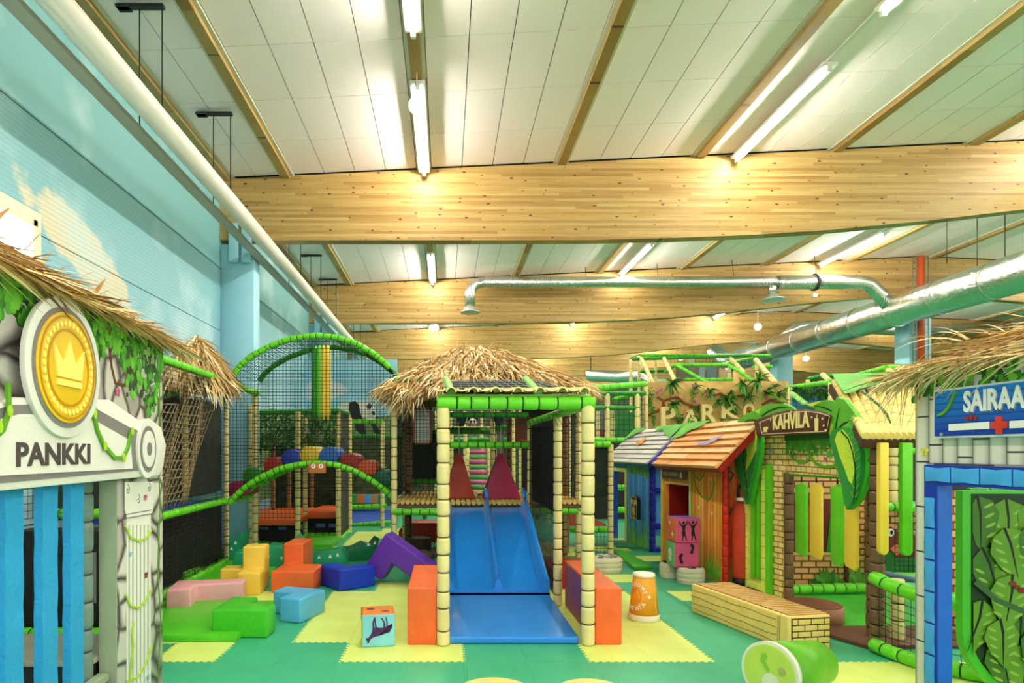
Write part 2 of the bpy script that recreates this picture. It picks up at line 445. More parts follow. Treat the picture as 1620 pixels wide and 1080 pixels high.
for x in PUR:
    if x > XR-1: continue
    z = zc(x); mb = MB()
    mb.box((x-.07, Y0, z-.075), (x+.07, Y1, z+.05))
    mb.build('purlin', PURL, ceiling)
    mb = MB(); mb.box((x-.125, Y0, z-.02), (x-.072, Y1, z+.03)); mb.box((x+.072, Y0, z-.02), (x+.125, Y1, z+.03))
    mb.build('purlin_edge', EDGEM, ceiling)

# ---- glulam beams
BEAMM = glulam('glulam_beam', 'xz', .87)
BZ = [(-3.93, 5.32), (0, 5.32), (2.5, 5.325), (4, 5.36), (5.3, 5.41), (6.6, 5.49), (8.4, 5.66), (10.2, 5.87), (12, 6.03), (13.7, 6.14)]
BZ = BZ+[(2*RIDGE-x, z) for x, z in BZ[::-1][1:]]
for k, y in enumerate(BEAM_Y):
    mb = MB(); n = len(BZ)
    bot = [(x, z) for x, z in BZ]; top = [(x, zc(x)-.03) for x, z in BZ]
    pts = []
    for (x, z), (x2, z2) in zip(bot, top): pts += [(x, y-.11, z), (x, y+.11, z), (x2, y+.11, z2), (x2, y-.11, z2)]
    fs = []
    for i in range(n-1):
        a = i*4; b = a+4
        fs += [(a, a+1, b+1, b), (a+1, a+2, b+2, b+1), (a+2, a+3, b+3, b+2), (a+3, a, b, b+3)]
    fs += [(3, 2, 1, 0), (n*4-4, n*4-3, n*4-2, n*4-1)]
    mb.add(pts, fs); o = struct(mb.build('roof_beam', BEAMM), ['curved glulam roof beam out of view overhead', 'nearest curved glulam roof beam spanning the hall', 'second glulam roof beam behind the thin silver duct',
        'third glulam roof beam further down the hall', 'fourth glulam roof beam down the hall', 'farthest glulam roof beam of the hall'][k])

# ---- walls
def wall_mat():
    m, nt, b = newmat('mural_wall', .55)
    v, d = coords(nt, 'World', 'yz')
    n = nd(nt, 'ShaderNodeTexNoise', {'Vector': v, 'Scale': .7, 'Detail': 4.}).outputs[0]
    sky = ramp(nt, math_(nt, 'MULTIPLY', d['z'], .16), [(.1, lin((170, 208, 226))), (.55, lin((138, 188, 202))), (.8, lin((124, 178, 180)))])
    # painted cloud banks
    dy = math_(nt, 'DIVIDE', math_(nt, 'SUBTRACT', d['y'], 6.75), 1.15); dz = math_(nt, 'DIVIDE', math_(nt, 'SUBTRACT', math_(nt, 'ADD', d['z'], math_(nt, 'MULTIPLY', dy, .38)), 3.80), .34)
    r = math_(nt, 'ADD', math_(nt, 'MULTIPLY', dy, dy), math_(nt, 'MULTIPLY', dz, dz))
    n2 = nd(nt, 'ShaderNodeTexNoise', {'Vector': v, 'Scale': 2.6, 'Detail': 3.}).outputs[0]
    r = math_(nt, 'ADD', r, math_(nt, 'MULTIPLY', math_(nt, 'SUBTRACT', n2, .5), 2.2))
    cl_ = ramp(nt, r, [(.6, (1, 1, 1)), (.9, (0, 0, 0))])
    c = mixc(nt, cl_, sky, lin((214, 208, 180)))
    far = ramp(nt, n, [(.52, (0, 0, 0)), (.66, (.6, .6, .6))])
    c = mixc(nt, far, c, lin((196, 222, 226)))
    # fine sheet ribs below 4.83 m
    fr = math_(nt, 'FRACT', math_(nt, 'MULTIPLY', d['z'], 20.))
    ln = math_(nt, 'MULTIPLY', math_(nt, 'LESS_THAN', fr, .16), math_(nt, 'LESS_THAN', d['z'], 4.83))
    c = mixc(nt, math_(nt, 'MULTIPLY', ln, .38), c, lin((96, 140, 150)))
    nt.links.new(c, b.inputs['Base Color']); return m
MURAL = wall_mat(); PALEB = vinyl('column_blue_paint', (150, 202, 218), .5, .03, .05)
wl = bpy.data.objects.new('wall_left', None); COL.objects.link(wl); put(wl, V((XL, 20, 0))); struct(wl, 'pale blue painted wall of horizontal sheet panels with a cloud mural')
zs = [-.03, .95, 1.85, 2.8, 3.74, 4.83, 5.78, 6.5]
ys = [Y0, 3.9, 10.9, 17.9, 24.9, 31.9, 38.9, Y1]
WY0, WY1, WZ0, WZ1 = 4.3, 5.9, 3.28, 3.84
for a, b in zip(ys, ys[1:]):
    for c, d in zip(zs, zs[1:]):
        mb = MB(); g = .006
        if a == 3.9 and c < WZ1 and d > WZ0:
            lo, hi = max(c+g, WZ0), min(d-g, WZ1)
            mb.box((XL-.1, a, c+g), (XL, WY0, d-g)); mb.box((XL-.1, WY1, c+g), (XL, b, d-g))
            if lo > c+g+.001: mb.box((XL-.1, WY0, c+g), (XL, WY1, lo))
            if hi < d-g-.001: mb.box((XL-.1, WY0, hi), (XL, WY1, d-g))
        else: mb.box((XL-.1, a, c+g), (XL, b, d-g))
        mb.build('wall_panel', MURAL, wl)
MB().box((XL-.2, Y0, -.2), (XL-.09, WY0, 6.5)).box((XL-.2, WY1, -.2), (XL-.09, Y1, 6.5)).box((XL-.2, WY0, 0), (XL-.11, WY1, WZ0)).box((XL-.2, WY0, WZ1), (XL-.11, WY1, 6.5)).build('wall_backing', GAPM, wl)
# window high in the left wall
FRM = plain('window_cream', (232, 224, 196), .5)
win = bpy.data.objects.new('window_1', None); COL.objects.link(win); put(win, V((XL, 5.1, WZ0))); struct(win, 'bright window with cream frame high in the blue wall')
mb = MB(); x0, x1 = XL-.06, XL+.05
mb.box((x0, WY0, WZ0), (x1, WY0+.07, WZ1)).box((x0, WY1-.07, WZ0), (x1, WY1, WZ1)).box((x0, WY0, WZ1-.07), (x1, WY1, WZ1)).box((x0, WY0, WZ0), (x1, WY1, WZ0+.06)).box((x0, 5.2, WZ0), (x1-.02, 5.26, WZ1))
mb.build('window_frame', FRM, win, bevel=.008)
MB().box((XL, WY0-.09, WZ1), (XL+.02, WY1+.09, WZ1+.09)).box((XL, WY1, WZ0-.05), (XL+.02, WY1+.09, WZ1)).build('window_trim', FRM, win)
MB().box((XL-.05, WY0, WZ0), (XL-.04, WY1, WZ1)).build('window_pane', emis('daylight_pane', (235, 242, 255), 2.2), win)
BACKW = plain('back_wall_paint', (206, 200, 178), .7)
struct(MB().box((XL, Y1, 0), (XR, Y1+.2, 7.4)).build('wall_back', BACKW)); struct(MB().box((XR, Y0, 0), (XR+.2, Y1, 7.2)).build('wall_right', BACKW))

# ---- columns
def column(x0, x1, y, z1, label, mat=PALEB, depth=.5):
    o = MB().box((x0, y, -.01), (x1, y+depth, z1)).build('column', mat, bevel=.01, segs=1); return struct(o, label)
for k, y in enumerate(BEAM_Y[1:4]):
    c = column(XL, XL+.58, y-.08, 5.26, ['pale blue column under the left end of the nearest beam', 'blue column under the left end of the second beam', 'blue column under the left end of the third beam'][k], depth=.34)
    for a in (.17, .39):
        MB().box((XL+a, y-.17, 4.92), (XL+a+.16, y-.09, 5.6)).build('beam_bracket', PALEB, c, bevel=.008)
for k, y in enumerate(BEAM_Y[2:]):
    column(RIDGE-.52, RIDGE+.1, y-.3, 6.12, ['pale blue mid hall column with red pipe beside it', 'pale blue mid hall column behind the stone letter wall', 'blue mid hall column far back', 'blue mid hall column farthest back'][k], depth=.6)

# ---- pipe service run along the left wall
PIPE = plain('pipe_grey_white', (222, 218, 204), .35); STEEL = plain('dark_steel', (60, 62, 60), .5, .6)
mb = MB().tube([(-3.02, Y0, 5.13), (-3.02, 44, 5.13)], .12, 20)
tp = thing('pipe', 'long grey white pipe running under the beams along the blue wall', 'pipe', (-3.02, 20, 5.0))
mb.build('pipe_run', PIPE, tp)
MB().box((-3.33, Y0, 5.0), (-3.19, 44, 5.05)).box((-3.33, Y0, 5.05), (-3.32, 44, 5.1)).build('cable_tray', plain('tray_grey', (176, 172, 158), .5), tp)
MB().tube([(-3.15, Y0, 5.16), (-3.15, 44, 5.16)], .012, 6).build('cable', STEEL, tp)
for y in [4.6, 6.6, 8.7, 12.9, 15.0, 17.1, 19.8, 22., 26.5, 29]:
    mb = MB().box((-3.5, y-.03, 6.36), (-3.0, y+.03, 6.40)).box((-3.5, y-.06, 6.36), (-3.36, y+.06, 6.37))
    mb.tube([(-3.26, y, 6.36), (-3.26, y, 5.06)], .008, 5).tube([(-3.02, y, 6.36), (-3.02, y, 5.25)], .008, 5)
    mb.build('hanger', STEEL, tp)

# ---- fluorescent lamp rows
LAMPM = emis('lamp_tube_glow', (255, 250, 236), LAMP); RAILM = plain('lamp_rail_white', (232, 232, 226), .4)
def lamp_row(x, z, label):
    ys_ = []
    for b in range(-1, 5):
        o = 3.9+7*b
        ys_ += [(o+.66, o+3.2), (o+4.2, o+6.78)]
    for k, (a, c) in enumerate(ys_):
        if c < 0: continue
        t = thing('ceiling_lamp', label+[' far behind the viewer', ' behind the viewer', ' nearest in view', ' ending at the nearest beam', ' just past the nearest beam', ' before the second beam', ' past the second beam', ' before the third beam', ' past the third beam', ' before the fourth beam', ' past the fourth beam', ' farthest away'][k], 'lamp', (x, (a+c)/2, z-.05), 'fluorescent ceiling lamps')
        MB().tube([(x, a+.04, z), (x, c-.04, z)], .028, 8).build('lamp_tube', LAMPM, t)
        MB().box((x-.10, a-.02, z+.027), (x+.10, c+.02, z+.07)).box((x-.03, a-.03, z-.04), (x+.03, a+.03, z+.05)).box((x-.03, c-.03, z-.04), (x+.03, c+.03, z+.05)).build('lamp_housing', RAILM, t, bevel=.006, segs=1)
    for b in range(0, 6):
        a = 3.9+7*(b-1)+.25; r = MB().box((x-.025, a, z+.092), (x+.025, a+6.5, z+.12)).build('lamp_rail', RAILM)
        tag(r, label+' row mounting rail, bay %s' % ['behind the viewer', 'before the nearest beam', 'behind the nearest beam', 'behind the second beam', 'behind the third beam', 'at the far end'][b], 'rail')
for x, z, l in ((-.37, 6.42, 'white fluorescent lamp of the left row'), (5.02, 6.66, 'white fluorescent lamp of the middle row'), (10.7, 6.93, 'white fluorescent lamp of the right row'), (17.5, 6.75, 'white fluorescent lamp beyond the ridge')):
    lamp_row(x, z, l)

# ---- globe pendants
GLOBE = emis('globe_white', (255, 252, 244), .55)
def globe(p, r, ztop, label):
    ztop = zc(p[0])+.0
    t = thing('globe_lamp', label, 'lamp', p)
    mb = MB(); n = 12; pth = [(p[0], p[1], p[2]-r+2*r*(1-math.cos(math.pi*k/n))/2) for k in range(n+1)]
    mb.tube([V(q) for q in pth], [max(.002, r*math.sin(math.pi*k/n)) for k in range(n+1)], 20, cap=False); mb.build('globe', GLOBE, t)
    MB().tube([(p[0], p[1], p[2]+r), (p[0], p[1], ztop)], .008, 6).build('pendant_rod', RAILM, t)
globe((-.37, 7.95, 6.08), .11, 6.4, 'white globe hung under the left lamp row'); globe(P(684, 519, 18.3), .11, 6.53, 'small white globe before the third beam')
globe(P(1199, 517, 22), .13, 6.6, 'white globe pendant left of the big silver duct'); globe(P(1275, 567, 25.6), .13, 6.0, 'white globe pendant beside the far blue column')
globe(P(1077, 566, 27), .12, 6.0, 'white globe pendant above the pole frame')
# ---- ventilation ducts
def duct_mat(name, rib):
    m, nt, b = newmat(name, .26, 1.0); b.inputs['Base Color'].default_value = m4(lin((214, 216, 208)))
    v, d = coords(nt, 'World')
    if rib:
        h = math_(nt, 'SINE', math_(nt, 'MULTIPLY', d['x' if rib == 'x' else 'y'], 120.)); bump(nt, b, h, .5, .01)
    else:
        n = nd(nt, 'ShaderNodeTexNoise', {'Vector': v, 'Scale': 7., 'Detail': 5., 'Distortion': .8}).outputs[0]; bump(nt, b, n, .55, .04)
    return m
DUCTR, DUCTF = duct_mat('spiral_duct', 'x'), duct_mat('foil_duct', None)
t = thing('main_duct', 'big silver foil wrapped duct running diagonally down the hall at right', 'duct', (12.6, 20, 5.1))
mb = MB().tube([(12.6, 8, 5.56), (12.6, 27.0, 5.56)], .44, 28); mb.build('duct_body', DUCTF, t)
for y in [9.5+1.55*k for k in range(11)]: MB().tube([(12.6, y, 5.56), (12.6, y+.05, 5.56)], .452, 28).build('duct_band', DUCTF, t)
MB().tube([(12.6, 27.0, 5.56), (12.45, 27.6, 5.7), (12.2, 28.2, 6.2)], .36, 20).build('duct_end_bend', DUCTF, t)
t = thing('branch_duct', 'thin ribbed silver duct crossing in front of the second beam', 'duct', (6, 17.2, 6.0))
YB, ZB = 17.2, 6.33
MB().tube([(1.05, YB, ZB), (9.2, YB, ZB)], .155, 20).build('duct_run', DUCTR, t)
MB().tube([(9.2, YB, ZB), (11.5, YB, ZB), (11.75, YB, ZB-.05), (12.0, YB, ZB-.28), (12.45, YB, ZB-.8)], .19, 20).build('duct_wide_run', DUCTR, t)
MB().tube([(1.05, YB, ZB), (.86, YB, ZB-.04), (.74, YB, ZB-.14), (.68, YB, ZB-.3), (.68, YB, ZB-.72)], .15, 20).build('duct_elbow', DUCTR, t)
MB().tube([(.68, YB, ZB-.7), (.68, YB, ZB-.78), (.68, YB, ZB-.82), (.68, YB, ZB-.85)], [.16, .19, .28, .27], 24).build('air_diffuser', plain('diffuser_grey', (206, 208, 200), .3, .7), t)
xd = (1222-CX)/F*YB
MB().tube([(xd, YB, ZB), (xd, YB, ZB-.36)], .11, 16).build('duct_drop', DUCTR, t)
MB().tube([(xd, YB, ZB-.34), (xd, YB, ZB-.42), (xd, YB, ZB-.48), (xd, YB, ZB-.5)], [.12, .17, .33, .32], 24).build('air_diffuser', MATS['diffuser_grey'], t)
xc = (1288-CX)/F*YB; MB().tube([(xc-.02, YB, ZB), (xc+.06, YB, ZB)], .235, 20).build('duct_collar', STEEL, t)
MB().box((xc-.06, YB-.06, ZB-.42), (xc+.06, YB+.06, ZB-.32)).build('damper_box', RAILM, t)
for x in (2.0, 3.9, 5.9, 8.0, 10.3): MB().tube([(x, YB, ZB+.15), (x, YB+.1, zc(x))], .008, 5).build('hanger', STEEL, t)
t = thing('far_branch_duct', 'silver duct crossing behind the mid hall columns', 'duct', (12, 24.3, 6))
MB().tube([P(1230, 540, 24.2), P(1262, 516, 24.2), P(1285, 514, 24.2), P(1400, 522, 24.2), P(1640, 522, 24.2)], .2, 16).build('duct_run', DUCTR, t)
t = thing('far_duct', 'silver duct far behind the thatched slide tower', 'duct', (8, 31, 4))
MB().tube([P(935, 594, 31), P(935, 594, 31)+V((0, 0, 2.1))], .02, 5).build('hanger', STEEL, t); MB().tube([P(925, 594, 31), P(1010, 596, 31), P(1035, 612, 31), P(1050, 650, 31)], .3, 14).build('duct_run', DUCTR, t)
# hangers of the big duct, thin rods from the ceiling
for k, (px, pt, pb) in enumerate(((1498, 362, 440), (1546, 360, 420), (1590, 365, 400))):
    y = 14.2+.2*k; q_ = P(px, pt, y); tag(MB().tube([V((q_.x, y, zc(q_.x))), V((q_.x, y, 5.95))], .01, 5).build('hanger_rod', STEEL), 'thin rod holding the big silver duct, %s of three' % ['left', 'middle', 'right'][k], 'rod')
# red riser pipe and ladder trays at the column
t = thing('riser_pipe', 'red orange riser pipe between cable ladders on the mid hall column', 'pipe', (13.3, 17.4, 0))
MB().tube([P(1457, 620, 17.4), P(1457, 405, 17.4)], .09, 12).build('red_pipe', plain('pipe_red', (196, 84, 44), .4), t)
for px in (1447, 1466):
    a, b = P(px-3, 620, 17.35), P(px-3, 405, 17.35); mb = MB(); w_ = V((.1, 0, 0))
    mb.tube([a, b], .012, 5).tube([a+w_, b+w_], .012, 5); n = 16
    for q in range(n): p_ = a.lerp(b, q/n); mb.tube([p_, p_+w_], .009, 4)
    mb.build('cable_ladder', plain('galvanised', (150, 152, 148), .4, .8), t)
# ================================================================ LEFT SIDE
# ---- PANKKI play house front at far left
SGREY = vinyl('sign_grey', (128, 122, 120), .45, .04, .1); SWHITE = vinyl('sign_white', (232, 230, 220), .45, .03, .2)
GOLD = vinyl('coin_gold', (240, 196, 40), .3, .16, .1, 3); GOLDD = plain('coin_gold_dark', (196, 140, 24), .35); GOLDL = plain('coin_gold_light', (252, 232, 120), .35)
STONE = stone_print('printed_stones', 'yz'); SAGE = vinyl('sage_vinyl', (152, 166, 136), .45, .06, .2); STRIPB = vinyl('strip_blue', (44, 158, 214), .42, .05, .5)
GREYGREEN = vinyl('grey_green_vinyl', (116, 140, 128), .4, .08, .4); OUTL = plain('ink_outline', (76, 66, 66), .5)
VINE = plain('vine_green', (96, 160, 30), .5); VINEL = plain('vine_lime', (170, 208, 50), .5); VINED = plain('vine_dark', (20, 92, 40), .5)
PK = Plane((-1.817, 1.9), (-2.007, 4.4)); SE = 2.507
bank = thing('bank_playhouse', 'grey stone printed play house front signed PANKKI with a gold coin under thatch', 'playhouse', (-1.95, 3.4, 0))
PK.shape('header_panel', [(0, 1.48), (SE, 1.48), (SE, 2.43), (0, 2.40)], -.09, 0, STONE, bank, .01)
s1 = PK.px(186, 900)[0]
PK.shape('stone_pier', [(s1, 0), (SE, 0), (SE, 1.478), (s1, 1.478)], -.09, 0, STONE, bank, .01)
PK.shape('pier_return', [(s1-.012, 0), (s1-.001, 0), (s1-.001, 1.47), (s1-.012, 1.47)], -.1, -.002, SAGE, bank)
PK.shape('lower_panel', [(0, 0), (s1-.03, 0), (s1-.03, .30), (0, .30)], -.09, -.05, DARK, bank)
PK.shape('sill', [(0, .30), (s1-.03, .30), (s1-.03, .34), (0, .34)], -.1, -.035, SAGE, bank)
q = PK.at((s1-.09, 0), -.15)
post(q.x, q.y, 0, 1.55, .05, 'corner_post', bank, GREYGREEN, .16, 14, 0, OUTL)
# hanging blue strips
for yy in (2.10, 2.38, 2.66, 2.94, 3.19):
    s = (yy-1.9)/.997; mb = MB(); n = 14
    for i in range(n):
        z0, z1 = lerp(.22, 1.5, i/n), lerp(.22, 1.5, (i+1)/n); j0 = .002*math.sin(i*2.3+yy*9); j1 = .002*math.sin((i+1)*2.3+yy*9)
        a = [PK.at((s, z0), -.015+j0), PK.at((s+.13, z0), -.015+j0), PK.at((s+.13, z0), -.055+j0), PK.at((s, z0), -.055+j0)]
        b = [PK.at((s, z1), -.015+j1), PK.at((s+.13, z1), -.015+j1), PK.at((s+.13, z1), -.055+j1), PK.at((s, z1), -.055+j1)]
        mb.hexa(a+b)
    mb.build('hanging_strip', STRIPB, bank, recalc=True)
# sign board
bd = PK.pxs([(-260, 800), (-260, 700), (-60, 650), (10, 628), (160, 632), (207, 664), (226, 662), (244, 676), (252, 704), (247, 738), (240, 752), (0, 775)])
board = PK.shape('sign_board', bd, 0, .05, SWHITE, bank, .012)
gb = PK.pxs([(-255, 785), (-255, 706), (-60, 662), (20, 640), (140, 640), (205, 676), (240, 690), (244, 720), (238, 742), (0, 764)], .05)
PK.shape('sign_border', gb, .05, .054, SGREY, board)
PK.shape('sign_field', PK.pxs([(-250, 765), (-250, 722), (-60, 678), (30, 655), (132, 655), (206, 697), (209, 741), (0, 752)], .054), .054, .058, SWHITE, board)
c0 = PK.px(80, 582); R0 = .335
for r, h, m, nm in ((R0, .075, SWHITE, 'coin_surround'), (R0*.86, .079, SGREY, 'coin_grey_disc'), (R0*.79, .085, GOLD, 'coin')):
    o = PK.shape(nm, circle(c0, r, 48), .05 if h < .076 else .07, h, m, bank if nm != 'coin_grey_disc' else board, .004 if nm != 'coin_grey_disc' else 0)  # the sign-grey disc leaves a grey ring around the coin
coin = o
mb = MB()
for r in (R0*.73, R0*.54): mb = MB(); ribbon(PK, mb, circle(c0, r, 49, a1=2*math.pi-1e-5), .012, .085, .088); mb.build('coin_ring', GOLDD, coin)
mb = MB()
for k in range(36):
    a = 2*math.pi*k/36; PK.poly(mb, circle((c0[0]+math.cos(a)*R0*.635, c0[1]+math.sin(a)*R0*.635), .011, 8, .015), .085, .090)
mb.build('coin_dots', GOLDL, coin)
mb = MB(); cw = .11
PK.poly(mb, [(c0[0]-cw, c0[1]-.05), (c0[0]+cw, c0[1]-.05), (c0[0]+cw*1.25, c0[1]+.10), (c0[0]+cw*.5, c0[1]+.02), (c0[0], c0[1]+.13), (c0[0]-cw*.5, c0[1]+.02), (c0[0]-cw*1.25, c0[1]+.10)], .085, .092)
PK.poly(mb, [(c0[0]-cw, c0[1]-.09), (c0[0]+cw, c0[1]-.09), (c0[0]+cw, c0[1]-.06), (c0[0]-cw, c0[1]-.06)], .085, .092); mb.build('coin_crown', GOLDL, coin)
# scroll
cs = PK.px(230, 710, .05)
for r, h, m in ((.158, .068, SWHITE), (.125, .071, SGREY), (.10, .075, SWHITE), (.036, .078, SGREY)): PK.shape('scroll', circle(cs, r, 28, r*1.18), .05, h, m, board)
a, b = PK.px(25, 738, .058), PK.px(142, 700, .058)
PK.text('PANKKI', a[0], b[0], 1.583, 1.688, .058, .062, OUTL, board)
# vines over the sign
for pts in ([(147, 628), (147, 655), (152, 680), (163, 705), (180, 724), (193, 724), (201, 708), (206, 682)], [(-10, 650), (-4, 675), (-12, 700), (-30, 715)], [(10, 605), (12, 650), (2, 680), (-12, 692)]):
    mb = MB(); ribbon(PK, mb, PK.pxs(pts, .06), .022, .06, .072); v = mb.build('vine', VINE, bank)
    mb = MB()
    for p in pts[1::2]:
        c = PK.px(p[0]+3, p[1], .072); PK.poly(mb, circle(c, .016, 8, .026), .072, .078)
    mb.build('vine_leaf', VINEL, v)
for pts in ([(175, 520), (172, 545), (176, 580), (182, 606), (196, 610), (206, 592), (209, 560)],):
    mb = MB(); ribbon(PK, mb, PK.pxs(pts, 0), .02, 0, .004); mb.build('hanging_creeper', plain('creeper_brown', (104, 60, 34), .6), bank)
mb = MB(); ribbon(PK, mb, PK.pxs([(252, 560), (252, 640), (250, 720), (253, 800), (249, 900), (254, 980), (250, 1075)], 0), .012, 0, .004); mb.build('vine', VINE, bank)
# printed column on the pier
col = PK.pxs([(200, 790), (238, 790), (238, 1085), (200, 1085)]); PK.shape('printed_column', col, 0, .003, SWHITE, bank)
pc = PK.shape('printed_capital', PK.pxs([(196, 762), (241, 762), (241, 806), (239, 812), (200, 820), (196, 806)]), .003, .006, SWHITE, bank)
mb = MB()
for k in range(6):
    x = 204+k*6; ribbon(PK, mb, PK.pxs([(x, 830), (x, 1085)], .003), .014, .003, .005)
mb.build('column_flute', plain('print_grey', (172, 172, 160), .5), bank)
mb = MB()
for y in (806, 812): ribbon(PK, mb, PK.pxs([(197, y+8), (241, y)], .006), .004, .006, .008)
for cx, cy in ((202, 775), (236, 772), (219, 790)):
    ribbon(PK, mb, [(PK.px(cx, cy, .006)[0]+math.cos(t)*.006*t*.55, PK.px(cx, cy, .006)[1]+math.sin(t)*.009*t*.5) for t in [k*.6 for k in range(14)]], .0035, .006, .008)
mb.build('capital_outline', OUTL, pc)
for pts in ([(198, 832), (206, 850), (220, 856), (232, 850), (239, 838)], [(198, 940), (206, 958), (218, 962), (230, 950), (239, 930)], [(200, 1078), (216, 1072), (230, 1050), (240, 1020)], [(205, 1075), (210, 1020), (208, 1000), (211, 985)]):
    mb = MB(); ribbon(PK, mb, PK.pxs(pts, .006), .014, .006, .012); mb.build('vine', VINEL, bank)
def butterfly(pl, px, py, s, mat, parent, h=.004):
    c = pl.px(px, py, h); mb = MB()
    for sx in (-1, 1):
        pl.poly(mb, circle((c[0]+sx*s*.5, c[1]+s*.35), s*.5, 8, s*.42), h, h+.002); pl.poly(mb, circle((c[0]+sx*s*.38, c[1]-s*.35), s*.34, 8, s*.32), h, h+.002)
    mb.build('butterfly_print', mat, parent)
PINKP = plain('print_pink', (206, 96, 140), .5); butterfly(PK, 186, 621, .034, PINKP, bank, .002); butterfly(PK, 230, 787, .026, PINKP, bank, .008)
butterfly(PK, 231, 910, .026, plain('print_maroon', (130, 44, 34), .5), bank, .006); butterfly(PK, 206, 877, .02, plain('print_sky', (120, 180, 210), .5), bank, .006); butterfly(PK, 234, 1072, .024, MATS['print_sky'], bank, .006)
# printed foliage under the thatch
FOLD = attr_mat('printed_foliage', [(0, (70, 58, 56)), (.3, (30, 70, 30)), (.55, (40, 120, 30)), (.85, (86, 172, 46)), (1, (120, 200, 60))], .5)
mb = MB()
for k in range(1300):
    s = RND.uniform(.02, SE-.02); dep = .14+.20*abs(math.sin(s*3.3+.6))+.18*(s > 1.9)*abs(math.sin(s*9)); z = 2.405-RND.random()**1.2*dep
    r = RND.uniform(.012, .03); lay = RND.random()
    PK.poly(mb, circle((s, z), r, 6, r*RND.uniform(.8, 1.6)), 0, .001+.004*lay, tint=lay)
tag(mb.build('printed_leaves', FOLD, bank, tint=True), kind='stuff')
mb = MB()
for k in range(1500):
    s = RND.uniform(-.05, SE+.08); e = RND.random(); f = 1-.35*s/SE
    p = PK.at((s, 2.40+.20*f*e+RND.uniform(-.02, .02)), .10-.32*e)
    d = PK.u*RND.uniform(.6, 1.2)+PK.n*RND.uniform(.0, .6)+V((0, 0, RND.uniform(-.30, .14)))
    blade(mb, p, d, RND.uniform(.16, .36), RND.uniform(.010, .02), RND.uniform(.0, .07), min(1, max(0, RND.gauss(.45, .28))))
for k in range(46):
    s = RND.uniform(0, SE+.05); p = PK.at((s, 2.56-.06*s/SE), -.1); d = PK.u*RND.uniform(.5, 1.5)+V((RND.uniform(-.4, .3), 0, RND.uniform(.1, .9)))
    blade(mb, p, d, RND.uniform(.18, .34), .014, .06, RND.uniform(.1, .6))
for s0, z0 in ((.65, 2.62), (.9, 2.6), (1.55, 2.56), (.2, 2.6)):
    blade(mb, PK.at((s0, z0-.1), -.05), V((0, .5, .7)), .3, .035, .05, .25)
tag(mb.build('thatch', THATCH, bank, tint=True), kind='stuff')
PK.shape('thatch_core', [(0, 2.39), (SE, 2.42), (SE, 2.5), (0, 2.56)], -.34, -.02, plain('straw_core', (120, 88, 46), .8), bank)
# dark counter inside the bank opening
t = thing('play_counter', 'dark counter box inside the PANKKI house behind the blue strips', 'counter', (-3.1, 4.2, 0))
MB().box((-3.85, 5.5, .06), (-2.62, 5.75, .94)).build('counter_body', vinyl('black_base', (34, 32, 30), .6), t, bevel=.02)
MB().box((-3.35, 5.49, .3), (-3.1, 5.498, .75)).build('printed_front', SGREY, t)
t = thing('low_bench', 'low black bench with pale rim inside the PANKKI house', 'bench', (-2.35, 3.75, 0)); MB().box((-3.0, 3.6, 0), (-2.08, 4.1, .40)).build('bench_body', MATS['black_base'], t, bevel=.01); MB().box((-3.02, 3.58, .40), (-2.06, 4.12, .435)).build('bench_rim', vinyl('rim_taupe', (170, 160, 140), .5), t, bevel=.008)
t = thing('rail_fence', 'green padded rails with net seen through the PANKKI opening', 'fence', (-2.9, 4.6, 0))
rail([(-3.85, 5.35, .07), (-2.5, 5.35, .07)], .055, 'rail', t, GREEN); rail([(-3.8, 5.9, 1.05), (-3.2, 5.9, 1.05)], .05, 'rail', t, GREEN); rail([(-3.6, 3.4, 1.6), (-3.6, 6.0, 1.6)], .05, 'rail', t, GREEND)
MB().net((-3.4, 3., 1.1), (-3.4, 6., 1.1), (-3.4, 6., 2.3), (-3.4, 3., 2.3), .06, .005).build('net', NET, t)
for y in (3.6, 4.3, 5.0): post(-3.5, y, 0, 2.3, .05, 'post', t, pitch=.14)

# ---- left climbing frame with rope net
lf = thing('climbing_structure', 'green railed climbing frame with black net and rope net beside the blue wall', 'play frame', (-3.3, 8, 0))
xa, xb = -3.12, -3.18
post(xb, 8.98, 0, 2.66, .036, 'post', lf, pitch=.13); post(-3.2, 10.4, 0, 2.7, .05, 'post', lf); post(xa, 6.3, 0, 2.66, .045, 'post', lf)
post(-3.8, 6.4, 0, 2.7, .05, 'post', lf); post(-3.78, 8.98, 0, 2.6, .05, 'post', lf)
rail([(xa, 6.2, 2.66), (xb, 8.95, 2.66)], .05, 'rail', lf); rail([(xb, 9.05, 2.62), (-3.15, 10.4, 2.62)], .05, 'rail', lf)
rail([(xa, 6.2, .93), (xb, 8.95, .93)], .05, 'rail', lf, GREEN); rail([(xa, 6.2, .06), (xb, 8.95, .06)], .055, 'rail', lf)
rail([(-3.75, 6.4, 2.05), (-3.6, 8.9, 2.55)], .05, 'rail', lf, GREEN); rail([(-3.75, 6.4, .6), (-3.75, 8.9, .6)], .05, 'rail', lf, GREEND)
rail([(-3.75, 6.4, 2.5), (-3.75, 8.9, 2.5)], .05, 'rail', lf, GREEND)
rail([(-3.7, 8.2, .95), (-3.2, 8.9, .95)], .05, 'rail', lf, GREEND)
MB().net((xa+.03, 6.2, .95), (xb+.03, 8.98, .95), (xb+.03, 8.98, 2.62), (xa+.03, 6.2, 2.62), .05, .0055).build('net', NET, lf)
MB().net((xa+.03, 6.2, .08), (xb+.03, 8.98, .08), (xb+.03, 8.98, .92), (xa+.03, 6.2, .92), .05, .008).build('lower_net', NET, lf)
MB().box((-3.24, 6.3, .1), (-3.235, 8.95, .88)).build('dark_screen', mesh_screen('fine_mesh_black', (26, 30, 26), .9), lf)
MB().box((-3.74, 6.3, .9), (-3.2, 8.9, .98)).build('deck', vinyl('deck_blue', (44, 70, 150), .4), lf)
